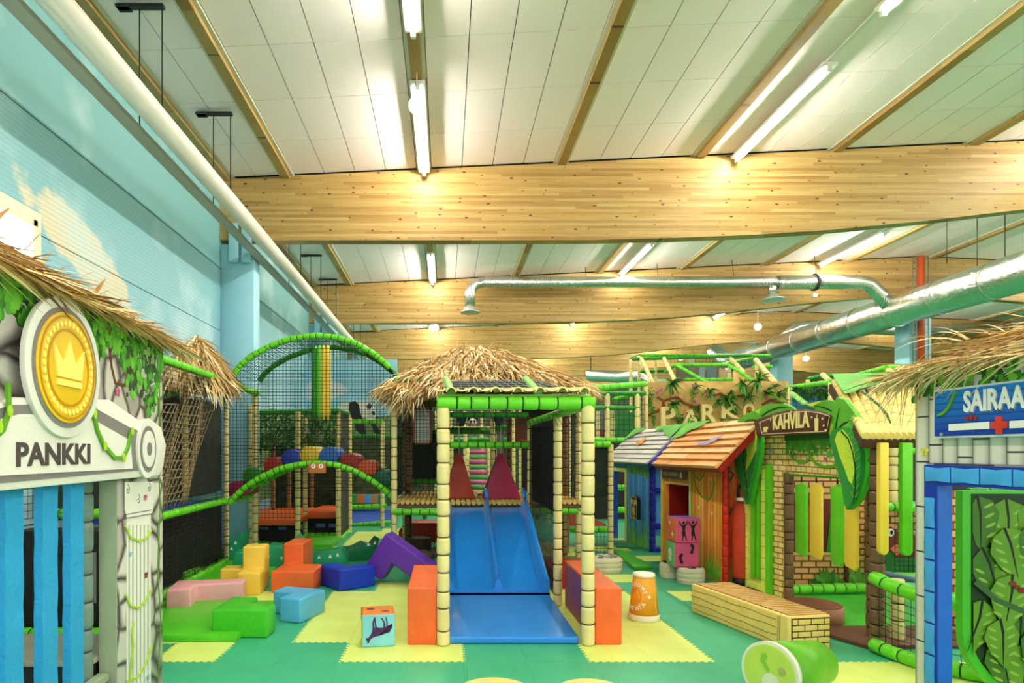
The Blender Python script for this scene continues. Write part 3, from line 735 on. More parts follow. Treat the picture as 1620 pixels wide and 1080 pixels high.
MB().box((-3.9, 5.9, .98), (-3.84, 10.6, 2.45)).build('back_screen', vinyl('screen_deep', (46, 52, 40), .8, .4, .2, 8), lf)
def rope_net(a, b, c, d, nu, nv, t, name, mat, parent, sag=.08):
    mb = MB(); a, b, c, d = map(V, (a, b, c, d))
    def p(u, v): q_ = a.lerp(b, u).lerp(d.lerp(c, u), v); q_.z -= sag*math.sin(math.pi*u)*math.sin(math.pi*v); q_.x += .03*math.sin(u*9+v*5); return q_
    for i in range(nu+1): mb.tube([p(i/nu, k/10) for k in range(11)], t, 4)
    for j in range(nv+1): mb.tube([p(k/10, j/nv) for k in range(11)], t, 4)
    return mb.build(name, mat, parent)
rope_net((-3.16, 6.5, .95), (-3.4, 8.1, .95), (-3.3, 8.9, 2.45), (-3.2, 7.7, 2.3), 12, 13, .008, 'rope_net', ROPE, lf)
rope_net((-3.3, 6.2, 1.1), (-3.6, 7.6, 1.0), (-3.6, 8.7, 2.3), (-3.3, 7.3, 2.2), 10, 12, .007, 'rope_net', ROPE, lf)
# straw hut roof on the frame
def hut_thatch(name, apex, ends, n, parent, seedl=(.3, .55), wild=60, zdrop=.12, w=(.012, .024)):
    """ends: list of eave points around; blades lie on the slopes pointing down"""
    mb = MB(); apexes = apex if isinstance(apex, list) else [apex]
    for k in range(n):
        i = RND.randrange(len(ends)-1); e = V(ends[i]).lerp(V(ends[i+1]), RND.random())
        ap = V(apexes[0]).lerp(V(apexes[-1]), RND.random()) if len(apexes) > 1 else V(apexes[0])
        t = RND.random()**.7*.98; p = ap.lerp(e, t); p.z += .05*math.sin(math.pi*t)+RND.uniform(-.03, .05)
        d = (e-ap).normalized()+V((RND.uniform(-.45, .45), RND.uniform(-.45, .45), RND.uniform(-.15, .35)))
        blade(mb, p, d, RND.uniform(*seedl)*.75, RND.uniform(*w), RND.uniform(.02, zdrop), min(1, max(0, RND.gauss(.6, .26))))
    for k in range(wild):
        i = RND.randrange(len(ends)-1); e = V(ends[i]).lerp(V(ends[i+1]), RND.random()); ap = V(apexes[0]).lerp(V(apexes[-1]), RND.random())
        p = ap.lerp(e, RND.random()*.9); d = V((RND.uniform(-1, 1), RND.uniform(-1, .4), RND.uniform(.3, 1.2)))
        blade(mb, p, d, RND.uniform(.25, .5), .009, RND.uniform(.05, .3), RND.uniform(.1, .8), segs=5)
    return tag(mb.build(name, THATCH, parent, tint=True), kind='stuff')
def hut_core(apexes, ends, parent):
    mb = MB(); A = [V(a) for a in apexes]; E = [V(e) for e in ends]; z = V((0, 0, -.06))
    for i in range(len(E)-1):
        e1, e2 = E[i], E[i+1]; a = min(A, key=lambda q_: (q_-(e1+e2)/2).length)
        mb.add([a+z, e1+z, e2+z, a+z*2.2, e1+z*2.2, e2+z*2.2], [(0, 1, 2), (5, 4, 3), (0, 3, 4, 1), (1, 4, 5, 2), (2, 5, 3, 0)])
        if len(A) > 1:
            b = max(A, key=lambda q_: (q_-(e1+e2)/2).length)
            mb.add([a+z, b+z, e1+z], [(0, 1, 2)]); mb.add([a+z, b+z, e2+z], [(0, 1, 2)])
    mb.build('thatch_core', MATS['straw_core'], parent)
hr = thing('thatched_canopy', 'small pointed thatch canopy on the climbing frame beside the blue wall', 'canopy', P(315, 600, 8.6))
ap = P(312, 533, 8.6); en = [P(258, 600, 7.7), P(300, 606, 8.0), P(345, 612, 8.4), P(372, 612, 8.9), P(368, 600, 9.6), P(300, 600, 9.8), P(262, 596, 9.2), P(258, 600, 7.7)]
hut_thatch('thatch', ap, en, 1300, hr, (.3, .5), 14); hut_core([ap], en, hr)

# ---- arched bridge with net dome and rolls
br = thing('arched_bridge', 'green arched net bridge with a row of colourful foam rolls', 'bridge', (-1.95, 9.4, 0))
YF = 9.0
lowp = [(362, 797), (372, 785), (388, 770), (410, 756), (440, 742), (470, 735), (500, 732), (532, 735), (562, 745), (592, 762), (612, 778), (622, 788)]
upp = [(371, 592), (380, 578), (398, 563), (425, 548), (455, 537), (485, 532), (505, 531), (535, 534), (565, 544), (592, 560), (610, 575), (617, 582)]
low = [P(x, y, YF) for x, y in lowp]; up_ = [P(x, y, YF) for x, y in upp]
def shift(pts, dy, dz=0, dx=0): return [p+V((dx, dy, dz)) for p in pts]
rail(low, .045, 'lower_arch', br, pitch=.10, n=10); rail(shift(low, .4), .045, 'lower_arch', br, pitch=.10); rail(shift(low, .8), .045, 'lower_arch', br, pitch=.10)
rail(up_, .045, 'upper_arch', br, pitch=.10, n=10); rail(shift(up_, 1.2, .03), .045, 'upper_arch', br, GREEND, .10)
def interp(pts, x):
    for a, b in zip(pts, pts[1:]):
        if a.x <= x <= b.x: return lerp(a.z, b.z, (x-a.x)/(b.x-a.x))
    return pts[0].z if x < pts[0].x else pts[-1].z
mb = MB(); x = -3.1
def thin(mb, p, q, t=.0045):
    p, q = V(p), V(q); d = (q-p).normalized(); e = d.cross(V((.3, .5, .81))).normalized()*t*.6; f = d.cross(e).normalized()*t*.6
    mb.add([p+e, p-e*.5+f, p-e*.5-f, q+e, q-e*.5+f, q-e*.5-f], [(0, 1, 4, 3), (1, 2, 5, 4), (2, 0, 3, 5)])
x = -3.14
while x < -.76: thin(mb, (x, YF, interp(low, x)), (x, YF, interp(up_, x)), .006); x += .052
z = .95
while z < 3.3:
    xs = [-3.16+k*.02 for k in range(121)]; ins = [q_ for q_ in xs if interp(low, q_) <= z <= interp(up_, q_)]
    if ins:
        run = [ins[0]]
        for q_ in ins[1:]+[99]:
            if q_-run[-1] > .03: thin(mb, (run[0], YF, z), (run[-1], YF, z), .006); run = [q_]
            else: run.append(q_)
    z += .052
mb.build('front_net', NET, br)
mb = MB()
for k in range(25): pa = shift(up_, 1.2*k/24); [thin(mb, a, b, .005) for a, b in zip(pa, pa[1:])] if k % 2 == 0 else None
for k in range(46):
    x = lerp(up_[0].x, up_[-1].x, k/45); z = interp(up_, x); thin(mb, (x, YF, z), (x, YF+1.2, z+.03), .005)
mb.build('roof_net', NET, br)
mb = MB(); x = -3.1
while x < -.76: thin(mb, (x, YF+1.2, interp(low, x)), (x, YF+1.2, interp(up_, x)), .005); x += .052
z = 1.0
while z < 3.3:
    ins = [q_ for q_ in [-3.16+k*.02 for k in range(121)] if interp(low, q_) <= z <= interp(up_, q_)]
    if ins: thin(mb, (ins[0], YF+1.2, z), (ins[-1], YF+1.2, z), .005)
    z += .052
mb.build('back_net', NET, br)
rolls = [(374, 775, 'maroon', (150, 40, 84)), (399, 753, 'green', (50, 130, 50)), (432, 737, 'red', (168, 48, 40)), (460, 725, 'blue', (44, 66, 170)), (489, 720, 'yellow', (236, 196, 60)),
         (520, 721, 'light blue', (56, 110, 200)), (552, 731, 'red', (170, 52, 44)), (580, 742, 'orange', (220, 88, 44)), (604, 758, 'dark teal', (24, 104, 76))]
for x, y, nm, c in rolls:
    p = P(x, y, 9.15); pts = []
    for k in range(15):
        a = math.pi*(-.22)+math.pi*1.44*k/14; pts.append(V((p.x+.145*math.cos(a), 9.15, p.z+.135*math.sin(a))))
    o = MB().prism(pts, (0, .75, 0)).build('roll', vinyl('roll_'+nm.replace(' ', '_'), c, .36, .08, .2), br, bevel=.012, recalc=True); o['label'] = nm+' foam roll'
for x, m in ((498, GREEND), (505, GREEN), (512, YELL), (519, YELL)):
    p0, p1 = P(x, 546, 9.5), P(x, 664, 9.5); n = 10
    MB().tube([p0.lerp(p1, k/n) for k in range(n+1)], [.02]+[.042]*(n-1)+[.015], 10).build('hanging_pad', m, br)
t = thing('rule_sign', 'small orange sign with two round face icons hung under the arched bridge', 'sign', P(502, 748, 8.93))
PS = Plane((P(488, 740, 8.93).x, 8.93), (P(516, 740, 8.93).x, 8.93)); PS.shape('sign_plate', [(0, 1.33), (.25, 1.33), (.25, 1.475), (0, 1.475)], -.02, 0, vinyl('sign_orange', (196, 116, 58), .5), t, .004)
for cx in (.07, .18):
    PS.shape('icon_disc', circle((cx, 1.43), .033, 16), 0, .003, WHITE, t); PS.shape('icon_mark', [(cx-.006, 1.41), (cx+.006, 1.41), (cx+.008, 1.45), (cx-.008, 1.45)], .003, .005, BLACK, t)

# ---- foam blocks
def polycube(cells, u):
    """one mesh of unit cells: cells = set of (i,j,k)"""
    cells = set(cells); bm = bmesh.new(); vm = {}
    def vv(i, j, k):
        if (i, j, k) not in vm: vm[(i, j, k)] = bm.verts.new((i*u, j*u, k*u))
        return vm[(i, j, k)]
    D = {(1, 0, 0): [(1, 0, 0), (1, 1, 0), (1, 1, 1), (1, 0, 1)], (-1, 0, 0): [(0, 0, 0), (0, 0, 1), (0, 1, 1), (0, 1, 0)], (0, 1, 0): [(0, 1, 0), (0, 1, 1), (1, 1, 1), (1, 1, 0)],
         (0, -1, 0): [(0, 0, 0), (1, 0, 0), (1, 0, 1), (0, 0, 1)], (0, 0, 1): [(0, 0, 1), (1, 0, 1), (1, 1, 1), (0, 1, 1)], (0, 0, -1): [(0, 0, 0), (0, 1, 0), (1, 1, 0), (1, 0, 0)]}
    for c in cells:
        for d, q_ in D.items():
            if tuple(a+b for a, b in zip(c, d)) not in cells:
                try: bm.faces.new([vv(*(a+b for a, b in zip(c, o))) for o in q_])
                except ValueError: pass
    bmesh.ops.dissolve_limit(bm, angle_limit=.02, verts=bm.verts, edges=bm.edges)
    bmesh.ops.recalc_face_normals(bm, faces=bm.faces)
    es = [e for e in bm.edges if len(e.link_faces) == 2 and e.calc_face_angle(0) > .5]
    bmesh.ops.bevel(bm, geom=es, offset=.022, segments=3, affect='EDGES', profile=.55, clamp_overlap=True)
    for f in bm.faces: f.smooth = True
    return bm
def foam(cells, u, loc, yaw, rgb, label, rot=None, name='foam_block', seam=True):
    bm = polycube(cells, u); me = bpy.data.meshes.new(name); bm.to_mesh(me); bm.free()
    mn = label.split()[0]+'_foam'; me.materials.append(vinyl(mn, rgb, .36, .06, .45)); me.set_sharp_from_angle(angle=.9)
    o = bpy.data.objects.new(name, me); COL.objects.link(o)
    o.rotation_euler = rot or (0, 0, math.radians(yaw)); o.location = loc; W[o] = Matrix.Translation(loc) @ o.rotation_euler.to_matrix().to_4x4()
    return tag(o, label, 'foam block', 'soft building blocks')
foam([(0, 0, 0), (0, 1, 0), (1, 1, 0), (2, 1, 0)], .24, (-2.84, 6.28, 0), 10, (244, 174, 180), 'pink L shaped foam block behind the green one at left')
foam([(0, 0, 0), (-1, 1, 0), (0, 1, 0), (0, 1, 1)], .26, (-2.38, 7.05, 0), 4, (248, 208, 80), 'yellow stepped foam block beside the orange one')
foam([(0, 0, 0), (1, 0, 0), (0, 1, 0), (1, 1, 0), (0, 2, 0), (0, 2, 1), (0, 3, 0), (0, 3, 1)], .25, (-2.035, 7.2, 0), -2, (240, 108, 52), 'orange L shaped foam block with upright end behind the yellow one')
foam([(0, 0, 0), (1, 0, 0), (0, 1, 0)], .25, (-2.07, 5.47, .0), -2, (70, 192, 40), 'large green L shaped foam block on the edge of the green mat')
foam([(1, 0, 0), (1, 1, 0), (0, 1, 0)], .235, (-1.83, 6.06, 0), -19, (92, 180, 228), 'light blue L shaped foam block on the yellow tile')
foam([(0, 0, 0), (1, 0, 0), (0, 1, 0)], .25, (-1.24, 7.25, 0), 40, (22, 54, 190), 'royal blue L shaped foam block beside the purple one')
a = math.radians(33)
foam([(0, 0, 0), (1, 0, 0), (2, 0, 0), (0, 0, -1)], .265, (-.88+.0, 7.65, .415), 0, (98, 46, 170), 'purple foam block leaning like an upturned V beside the slide', rot=(0, a, math.radians(-14)))

# ---- printed die cube
def cube(loc, s, yaw, mats, label, name='play_cube', group=None):
    t = thing(name, label, 'cube', loc, group); mb = MB().box((-s/2, -s/2, 0), (s/2, s/2, s)); o = mb.build('cube_body', mats[:1], None, bevel=.018, segs=3)
    for m in mats[1:]: o.data.materials.append(m)
    for p in o.data.polygons:
        n = p.normal; p.material_index = 1 if n.z > .7 else (2 if n.x < -.7 and len(mats) > 2 else 0)
    o.parent = t; o.rotation_euler = (0, 0, 0); t.rotation_euler = (0, 0, math.radians(yaw)); o.location = (0, 0, 0)
    W[t] = Matrix.Translation(loc) @ Matrix.Rotation(math.radians(yaw), 4, 'Z')
    return t
def face_print(t, face, pts_list, mat, name, s, h0=.0, mats=None):
    """pts in 0..1 face coordinates; face 'front' (-Y) / 'left' (-X) / 'top'"""
    mb = MB()
    for pts in pts_list:
        if face == 'front': q_ = [V(((x-.5)*s, -s/2-.0005, y*s)) for x, y in pts]; v = V((0, -.0025, 0))
        elif face == 'left': q_ = [V((-s/2-.0005, (.5-x)*s, y*s)) for x, y in pts]; v = V((-.0025, 0, 0))
        else: q_ = [V(((x-.5)*s, (y-.5)*s, s+.0005)) for x, y in pts]; v = V((0, 0, .0025))
        mb.prism(q_, v)
    o = mb.build(name, mat, None, recalc=True); o.parent = t
SKYP = vinyl('print_sky_blue', (132, 206, 222), .4, .12, .1, 3); LIMEP = vinyl('print_lime', (170, 208, 90), .4, .15, .1); ORP = vinyl('print_orange', (236, 134, 50), .4, .12, .1); PURP = plain('print_purple', (74, 38, 92), .5)
die = cube((-.585, 5.35, 0), .28, 8, [SKYP, ORP, LIMEP], 'printed cube with an upside down giraffe silhouette near the slide')
gir = [(.16, .12), (.22, .14), (.26, .24), (.34, .30), (.46, .33), (.60, .36), (.74, .42), (.82, .52), (.86, .66), (.90, .70), (.86, .56), (.92, .60), (.84, .44), (.78, .50), (.72, .60), (.62, .58), (.52, .58), (.42, .60), (.32, .56), (.30, .44), (.24, .34), (.18, .28), (.13, .30), (.12, .24), (.17, .2)]
legs = [[(.32, .54), (.38, .58), (.36, .74), (.40, .88), (.36, .89), (.32, .74)], [(.41, .57), (.46, .58), (.42, .74), (.41, .90), (.38, .90), (.38, .74)], [(.64, .56), (.70, .56), (.70, .72), (.62, .88), (.58, .87), (.65, .72)], [(.73, .56), (.78, .5), (.78, .72), (.74, .9), (.71, .9), (.74, .72)]]
face_print(die, 'front', [gir]+legs, PURP, 'giraffe_print', .28)
def splash(cx, cy, r): return [(cx+math.cos(a_)*r*(1 if k % 2 else .35), cy+math.sin(a_)*r*(1 if k % 2 else .35)) for k, a_ in enumerate([2*math.pi*i/12 for i in range(12)])]
face_print(die, 'top', [splash(.28, .6, .13), splash(.72, .3, .13)], PURP, 'paw_print', .28)
face_print(die, 'left', [[(0.02+k*.08, .99), (.10+k*.08, .99), (.06+k*.08, .84)] for k in range(12)], PURP, 'edge_print', .28)

# ---- mats, crocodile pieces, small things on the left floor
def slab(name, pxs, h, mat, label, cat='mat', zt=None, bevel=.015, group=None):
    pts = [G(x, y) for x, y in pxs]; mb = MB().prism([Z3(p, .001) for p in pts], (0, 0, h)); return tag(mb.build(name, mat, None, bevel=bevel, recalc=True), label, cat, group)
MATG = vinyl('mat_green', (84, 196, 40), .36, .08, .35, 3)
p = [V((-3.0, 5.35, 0)), V((-1.80, 5.35, 0)), V((-1.80, 6.6, 0)), V((-3.0, 6.6, 0))]
tag(MB().prism([Z3(q_, .001) for q_ in p], (0, 0, .06)).build('floor_mat', MATG, None, bevel=.015, recalc=True), 'bright green folded floor mat beside the PANKKI house', 'mat')
p = [G(290, 925), G(420, 925), G(455, 880), G(350, 880)]
tag(MB().prism([Z3(q_, .001) for q_ in p], (0, 0, .05)).build('floor_mat', MATG, None, bevel=.015, recalc=True), 'bright green floor mat behind the yellow foam block', 'mat')
tag(MB().pad([G(288, 915, .08)+V((0, 0, .02)), G(352, 876, .08)+V((0, 0, .02))], .06, .14, 10).build('floor_roll', [GREEN, GTIE]), 'green padded roll along the foot of the black net', 'roll')
slab('step_mat', [(476, 870), (524, 870), (540, 856), (490, 856)], .10, MATG, 'small green step mat at the frame behind the bridge')
TEALD = vinyl('teal_dark_vinyl', (20, 112, 74), .4, .12, .4)
def croc(name, base, yaw, body, spikes, label, size=(1.0, .35, .26)):
    t = thing(name, label, 'soft toy', base); Rm = Matrix.Rotation(math.radians(yaw), 3, 'Z'); b = V(base)
    def q_(x, y, z): return b+Rm @ V((x, y, z))
    L, Wd, Hh = size; mb = MB()
    prof = body
    mb.prism([q_(x, -Wd/2, z) for x, z in prof], Rm @ V((0, Wd, 0))); mb.build('toy_body', TEALD if 'tail' in label else TEAL, t, bevel=.015, recalc=True)
    for (x, z, dx, dz) in spikes:
        mb = MB()
        for sy in (-Wd/2-.002,): mb.prism([q_(x, sy, z), q_(x+.05, sy, z), q_(x+.025+dx, sy, z+dz)], Rm @ V((0, .006, 0)))
        mb.build('white_tooth', WHITE, t, recalc=True)
    return t
croc('crocodile_toy', G(520, 905, 0)+V((0, .15, 0)), 0, [(-.62, 0), (.22, 0), (.22, .20), (.16, .32), (-.1, .26), (-.3, .24), (-.45, .5), (-.55, .3), (-.62, .22)], [(-.42, .2, 0, .05), (-.3, .17, 0, .05), (-.15, .19, 0, .05), (0, .2, 0, .05), (.1, .22, 0, .05)], 'teal crocodile shaped foam toy with white teeth behind the orange block')
croc('crocodile_toy', G(400, 905, 0)+V((0, .3, 0)), 8, [(-.35, 0), (.5, 0), (.5, .1), (.3, .32), (.15, .34), (0, .2), (-.3, .26)], [(-.2, .18, 0, -.05), (-.05, .16, 0, -.05), (.12, .2, 0, -.05), (.3, .18, 0, -.05)], 'teal spiky foam toy behind the yellow block')
croc('crocodile_toy', G(370, 888, 0)+V((0, 0, 0)), 0, [(-.16, 0), (.08, 0), (.2, .46), (.0, .34), (-.12, .22)], [(-.05, .1, 0, .05), (0, .2, 0, .05), (.06, .29, 0, .05)], 'teal pointed foam fin against the black net')
croc('crocodile_toy', G(566, 884, 0), 20, [(-.2, 0), (.24, 0), (.27, .2), (.3, .33), (.2, .22), (.08, .26), (-.05, .2), (-.24, .16)], [(.2, .24, 0, .05), (.1, .22, 0, .05)], 'dark teal foam tail piece standing alone on the path')
BARK = vinyl('bark_dark', (84, 66, 48), .6, .25, .6, 8)
def stump(p, r, h, label, top=None, side=BARK, name='log_seat', cat='seat'):
    t = thing(name, label, cat, p); p = V(p); n = 20
    mb = MB().tube([p, p+V((0, 0, h))], [r*1.03, r], 26); mb.build('seat_side', side, t)
    MB().tube([p+V((0, 0, h)), p+V((0, 0, h+.012))], [r*.97, r*.9], 26).build('seat_top', top or side, t)
    return t
stump(G(664, 872), .19, .22, 'dark round log seat under the slide tower', vinyl('log_top', (96, 76, 50), .6, .2))
tag(MB().prism([V((-.85, 11.2, 0)), V((-.05, 11.2, 0)), V((-.05, 11.2, .35)), V((-.7, 11.2, .35)), V((-.85, 11.2, .2))], (0, .5, 0)).build('foam_wedge', RED, None, bevel=.02, recalc=True), 'red foam wedge behind the log seat', 'foam block')
for k, (x, y, r) in enumerate(((668, 884, .16), (693, 878, .14))):
    p = G(x, y); pth = [p+V((0, 0, z)) for z in (0, .03, .08, .12, .14)]
    tag(MB().tube(pth, [r, r*1.05, r, r*.7, r*.3], 12).build('floor_stone', vinyl('stone_grey', (124, 116, 100), .6, .25, .4)), ['low grey cushion stone before the log seat', 'low grey cushion stone beside the slide post'][k], 'stone')

# ---- frame behind the bridge
bf = thing('rear_play_structure', 'dim play frame of padded posts and nets behind the arched bridge', 'play frame', (-2.6, 12, 0))
BP = [(397, 10.8, 640), (471, 10.6, 650), (483, 11.9, 660), (535, 11.4, 650), (553, 12.4, 660), (605, 13.4, 665)]
for x, Y, top in BP: q_ = P(x, top, Y); post(q_.x, Y, 0, q_.z, .048, 'post', bf, n=9)
for x, Y, top, b in ((377, 12.6, 690, 0), (432, 12.8, 690, 0), (457, 13.2, 690, 0), (493, 13.4, 690, 0), (503, 14.2, 650, 0), (421, 14.6, 700, 0), (515, 15.2, 700, 0)):
    q_ = P(x, top, Y); post(q_.x, Y, 0, q_.z, .05, 'brown_post', bf, vinyl('tan_brown_vinyl', (150, 116, 78), .45, .1, .3), n=8, lod=1, tie=BTIE)
for x0, y0, x1, y1, Y, m in ((400, 653, 537, 650, 11.2, GREEND), (537, 650, 553, 657, 12.0, GREEND), (553, 667, 606, 667, 13.2, GREEN), (400, 705, 540, 708, 13, GREEND), (553, 690, 640, 690, 13.6, GREEND), (553, 802, 612, 800, 13.4, GREEN), (497, 797, 545, 797, 14.2, GREEND)):
    rail([P(x0, y0, Y), P(x1, y1, Y)], .05, 'rail', bf, m, n=8, lod=1)
def pbox(p0, p1, Y, dep, name, mat, parent, bevel=0): 
    a_, b_ = P(p0[0], p0[1], Y), P(p1[0], p1[1], Y); return MB().box((a_.x, Y, min(a_.z, b_.z)), (b_.x, Y+dep, max(a_.z, b_.z))).build(name, mat, parent, bevel=bevel)
o = MB().box((P(362, 0, 11.).x, 10.9, .34), (P(470, 0, 11).x, 13.2, .44)).build('deck', ORANGE, bf, bevel=.01)
MB().box((P(484, 0, 12).x, 12.0, .34), (P(532, 0, 12).x, 13.6, .46)).build('deck', ORANGE, bf, bevel=.01)
pbox((362, 832), (470, 862), 11.2, .05, 'dark_screen', DARK, bf); pbox((484, 820), (532, 850), 12.2, .05, 'dark_screen', DARK, bf)
for x in (385, 410, 440, 500, 520): pbox((x, 834 if x < 480 else 828), (x+14, 838 if x < 480 else 834), 11.15 if x < 480 else 12.15, .02, 'pale_blue_patch', vinyl('patch_blue', (110, 140, 190), .5), bf)  # pale blue patches set in front of the dark screens
rail([P(365, 858, 10.95), P(468, 862, 10.95)], .05, 'rail', bf, GREEND, n=8, lod=1); rail([P(474, 858, 10.9), P(486, 845, 11.8)], .05, 'rail', bf, GREEN, lod=1); rail([P(486, 847, 12.), P(533, 847, 12.)], .06, 'rail', bf, GREEN, lod=1)
rail([P(538, 853, 11.5), P(552, 838, 12.5)], .05, 'rail', bf, GREEN, lod=1); rail([P(553, 831, 13.6), P(618, 826, 13.6)], .05, 'rail', bf, GREEN, lod=1)
MB().hexa([P(537, 850, 11.4), P(552, 838, 12.4), P(552, 838, 12.45), P(537, 850, 11.45), P(537, 650, 11.4), P(552, 660, 12.4), P(552, 660, 12.45), P(537, 650, 11.45)]).build('side_screen', DARK, bf)
for a_, b_, c_, d_, Y in ((400, 706, 471, 862, 11.0), (484, 708, 535, 800, 12.1)):
    MB().net(P(a_, d_, Y), P(c_, d_, Y), P(c_, b_, Y), P(a_, b_, Y), .07, .007).build('net', NET, bf)
for k, (x, c) in enumerate(((366, (30, 60, 34)), (385, (34, 54, 40)), (408, (62, 78, 50)), (440, (36, 62, 34)), (462, (60, 80, 50)), (478, (30, 44, 34)), (498, (60, 90, 40)), (516, (40, 60, 40)))):
    pbox((x, 655), (x+20+k % 3*3, 800), 16+.3*k, .04, 'printed_screen', vinyl('jungle_screen_%d' % k, c, .7, .5, .1, 9), bf)
pbox((380, 700), (536, 858), 13.9, .05, 'dark_screen', vinyl('screen_moss', (48, 56, 36), .8, .5, .2, 7), bf)
pbox((556, 690), (640, 782), 16.9, .05, 'dark_screen', vinyl('screen_olive', (70, 76, 50), .8, .5, .2, 7), bf)
# leafy camouflage net
mb = MB(); 
for k in range(500):
    p = P(RND.uniform(400, 535), 652+RND.random()*55, RND.uniform(11.4, 12.4)); d = V((RND.uniform(-1, 1), RND.uniform(-.5, .5), RND.uniform(-1, .3))); blade(mb, p, d, RND.uniform(.15, .35), .04, .05, RND.uniform(0, .55))
tag(mb.build('leaf_net', LEAFM, bf, tint=True), kind='stuff')
MATB = vinyl('mat_blue', (58, 92, 190), .4); slab('floor_mat', [(553, 833), (622, 828), (618, 808), (556, 808)], .03, MATB, 'blue floor mat behind the arched bridge')
for k, c in enumerate(((60, 160, 80), (224, 120, 60), (90, 160, 210), (200, 150, 90), (40, 140, 110))):
    pbox((554+k*11, 783), (565+k*11, 796), 16.5, .5, 'coloured_mat', vinyl('cm_%d' % k, c, .5), bf)
# ---- painted mural screen with panda
mu = thing('mural_screen', 'blue sky mural screen with a walking panda behind the bridge', 'mural', (-2.6, 17.3, 0)); YM = 17.25
PM = Plane((XL+.02, YM), (-1.35, YM)); sky = vinyl('mural_sky', (150, 206, 226), .6, .08, 0, 1.2)
PM.shape('screen', [(0, 0), (2.56, 0), (2.56, 4.2), (0, 4.2)], -.06, 0, sky, mu)
PM.shape('painted_hills', PM.pxs([(483, 800), (483, 650), (500, 643), (520, 645), (540, 652), (560, 655), (590, 660), (629, 655), (629, 800)]), 0, .004, vinyl('mural_hill', (112, 140, 90), .7, .3, 0, 2), mu)
PM.shape('painted_cloud', PM.pxs([(485, 610), (500, 592), (520, 600), (540, 606), (552, 618), (530, 630), (485, 632)]), 0, .003, plain('mural_cloud', (214, 224, 226), .7), mu)
wp, bp_ = plain('panda_white', (226, 224, 214), .7), plain('panda_black', (40, 42, 42), .7)
PM.shape('panda_body', PM.pxs([(532, 650), (536, 640), (548, 635), (562, 634), (575, 634), (588, 638), (594, 648), (596, 658), (592, 664), (584, 664), (576, 660), (562, 662), (548, 664), (536, 662)]), .004, .010, wp, mu)
for pts in ([(553, 636), (562, 634), (568, 640), (570, 652), (576, 672), (580, 686), (572, 688), (564, 680), (557, 662), (552, 648)], [(534, 652), (540, 648), (546, 662), (546, 682), (538, 684), (532, 668)], [(580, 642), (584, 637), (589, 641), (586, 647), (581, 647)], [(588, 652), (592, 650), (594, 655), (590, 657)], [(594, 660), (598, 657), (598, 662)], [(590, 662), (600, 680), (610, 690), (602, 690), (592, 684), (586, 668)]):
    PM.shape('panda_patch', PM.pxs(pts), .010, .014, bp_, mu)
PW = Plane((XL, 11.5), (XL, 17.2)); t = thing('painted_hillside', 'green hill painted low on the blue side wall behind the bridge', 'mural', (XL+.01, 14, 1.0))
PW.shape('hill_shape', [(-.4, .6), (5.6, .6), (5.6, 2.6), (4.6, 2.66), (3.6, 2.56), (2.6, 2.62), (1.6, 2.5), (.6, 2.5), (-.4, 2.4)], .001, .006, MATS['mural_hill'], t)
# ================================================================ SLIDE TOWER (centre)
LG = vinyl('light_green_vinyl', (150, 214, 110), .4, .06, .3)
MESHD = mesh_screen('fine_mesh_dark', (52, 54, 52), .8); MESHG = mesh_screen('fine_mesh_green', (30, 44, 34), .86)
tw = thing('slide_tower', 'cream post slide tower with green rails and straw roof in the middle', 'play tower', (.6, 8.3, 0))
TP = [(-.02, 5.27, 2.02, .056), (1.21, 5.27, 2.04, .056), (1.2, 6.63, 2.03, .046), (1.205, 8.9, 2.1, .033), (-.74, 8.9, 2.62, .045), (-.06, 8.9, 2.7, .045), (1.97, 9.2, 2.66, .045), (-.74, 11.2, 2.6, .045), (2.0, 11.2, 2.6, .045)]
for x, y, z, r in TP: post(x, y, 0, z, r, 'post', tw, pitch=.155 if y < 6 else .15, n=14 if y < 7 else 11)
post(-.615, 10.2, 0, 2.6, .062, 'brown_post', tw, BROWN, .14, tie=BTIE); post(1.93, 10.0, 0, 2.6, .07, 'brown_post', tw, vinyl('tan_brown_vinyl', (150, 116, 78)), .14, tie=BTIE)
post(1.75, 9.1, 0, .75, .04, 'brown_post', tw, vinyl('bark_tan', (150, 130, 80)), .13, tie=BTIE)
rail([(-.08, 5.27, 2.055), (1.27, 5.27, 2.055)], .056, 'rail', tw, pitch=.15, n=14)
rail([(1.2, 5.3, 2.04), (1.2, 8.9, 2.05)], .045, 'rail', tw); rail([(-.04, 5.4, 2.04), (-.06, 8.9, 2.05)], .045, 'rail', tw, GREEND)
MB().tube([(-.06, 5.33, 2.125), (1.24, 5.33, 2.125)], .012, 8).build('roof_edge_bar', LG, tw)
rail([(-.05, 8.88, 1.735), (1.2, 8.88, 1.735)], .05, 'rail', tw, pitch=.13); rail([(-.05, 8.95, 2.17), (1.2, 8.95, 2.17)], .045, 'rail', tw, GREEND); rail([(-.05, 10.9, 2.0), (.62, 10.9, 2.0)], .06, 'rail', tw, GREEND)
rail([(-.76, 8.88, .775), (-.08, 8.88, .775)], .048, 'rail', tw, pitch=.13); rail([(1.22, 8.95, .775), (1.94, 9.05, .775)], .048, 'rail', tw)
for a, b in (((-.76, 8.9, 2.66), (2.0, 9.1, 2.66)), ((-.76, 11.2, 2.6), (2.0, 11.2, 2.6)), ((-.74, 8.9, 2.64), (-.74, 11.2, 2.6)), ((1.98, 9.1, 2.64), (2, 11.2, 2.6)), ((-.7, 11.2, 1.1), (.0, 11.2, 1.1)), ((-.7, 11.3, 2.0), (-.05, 11.3, 2.0))): rail([a, b], .045, 'rail', tw, GREEND, lod=1)
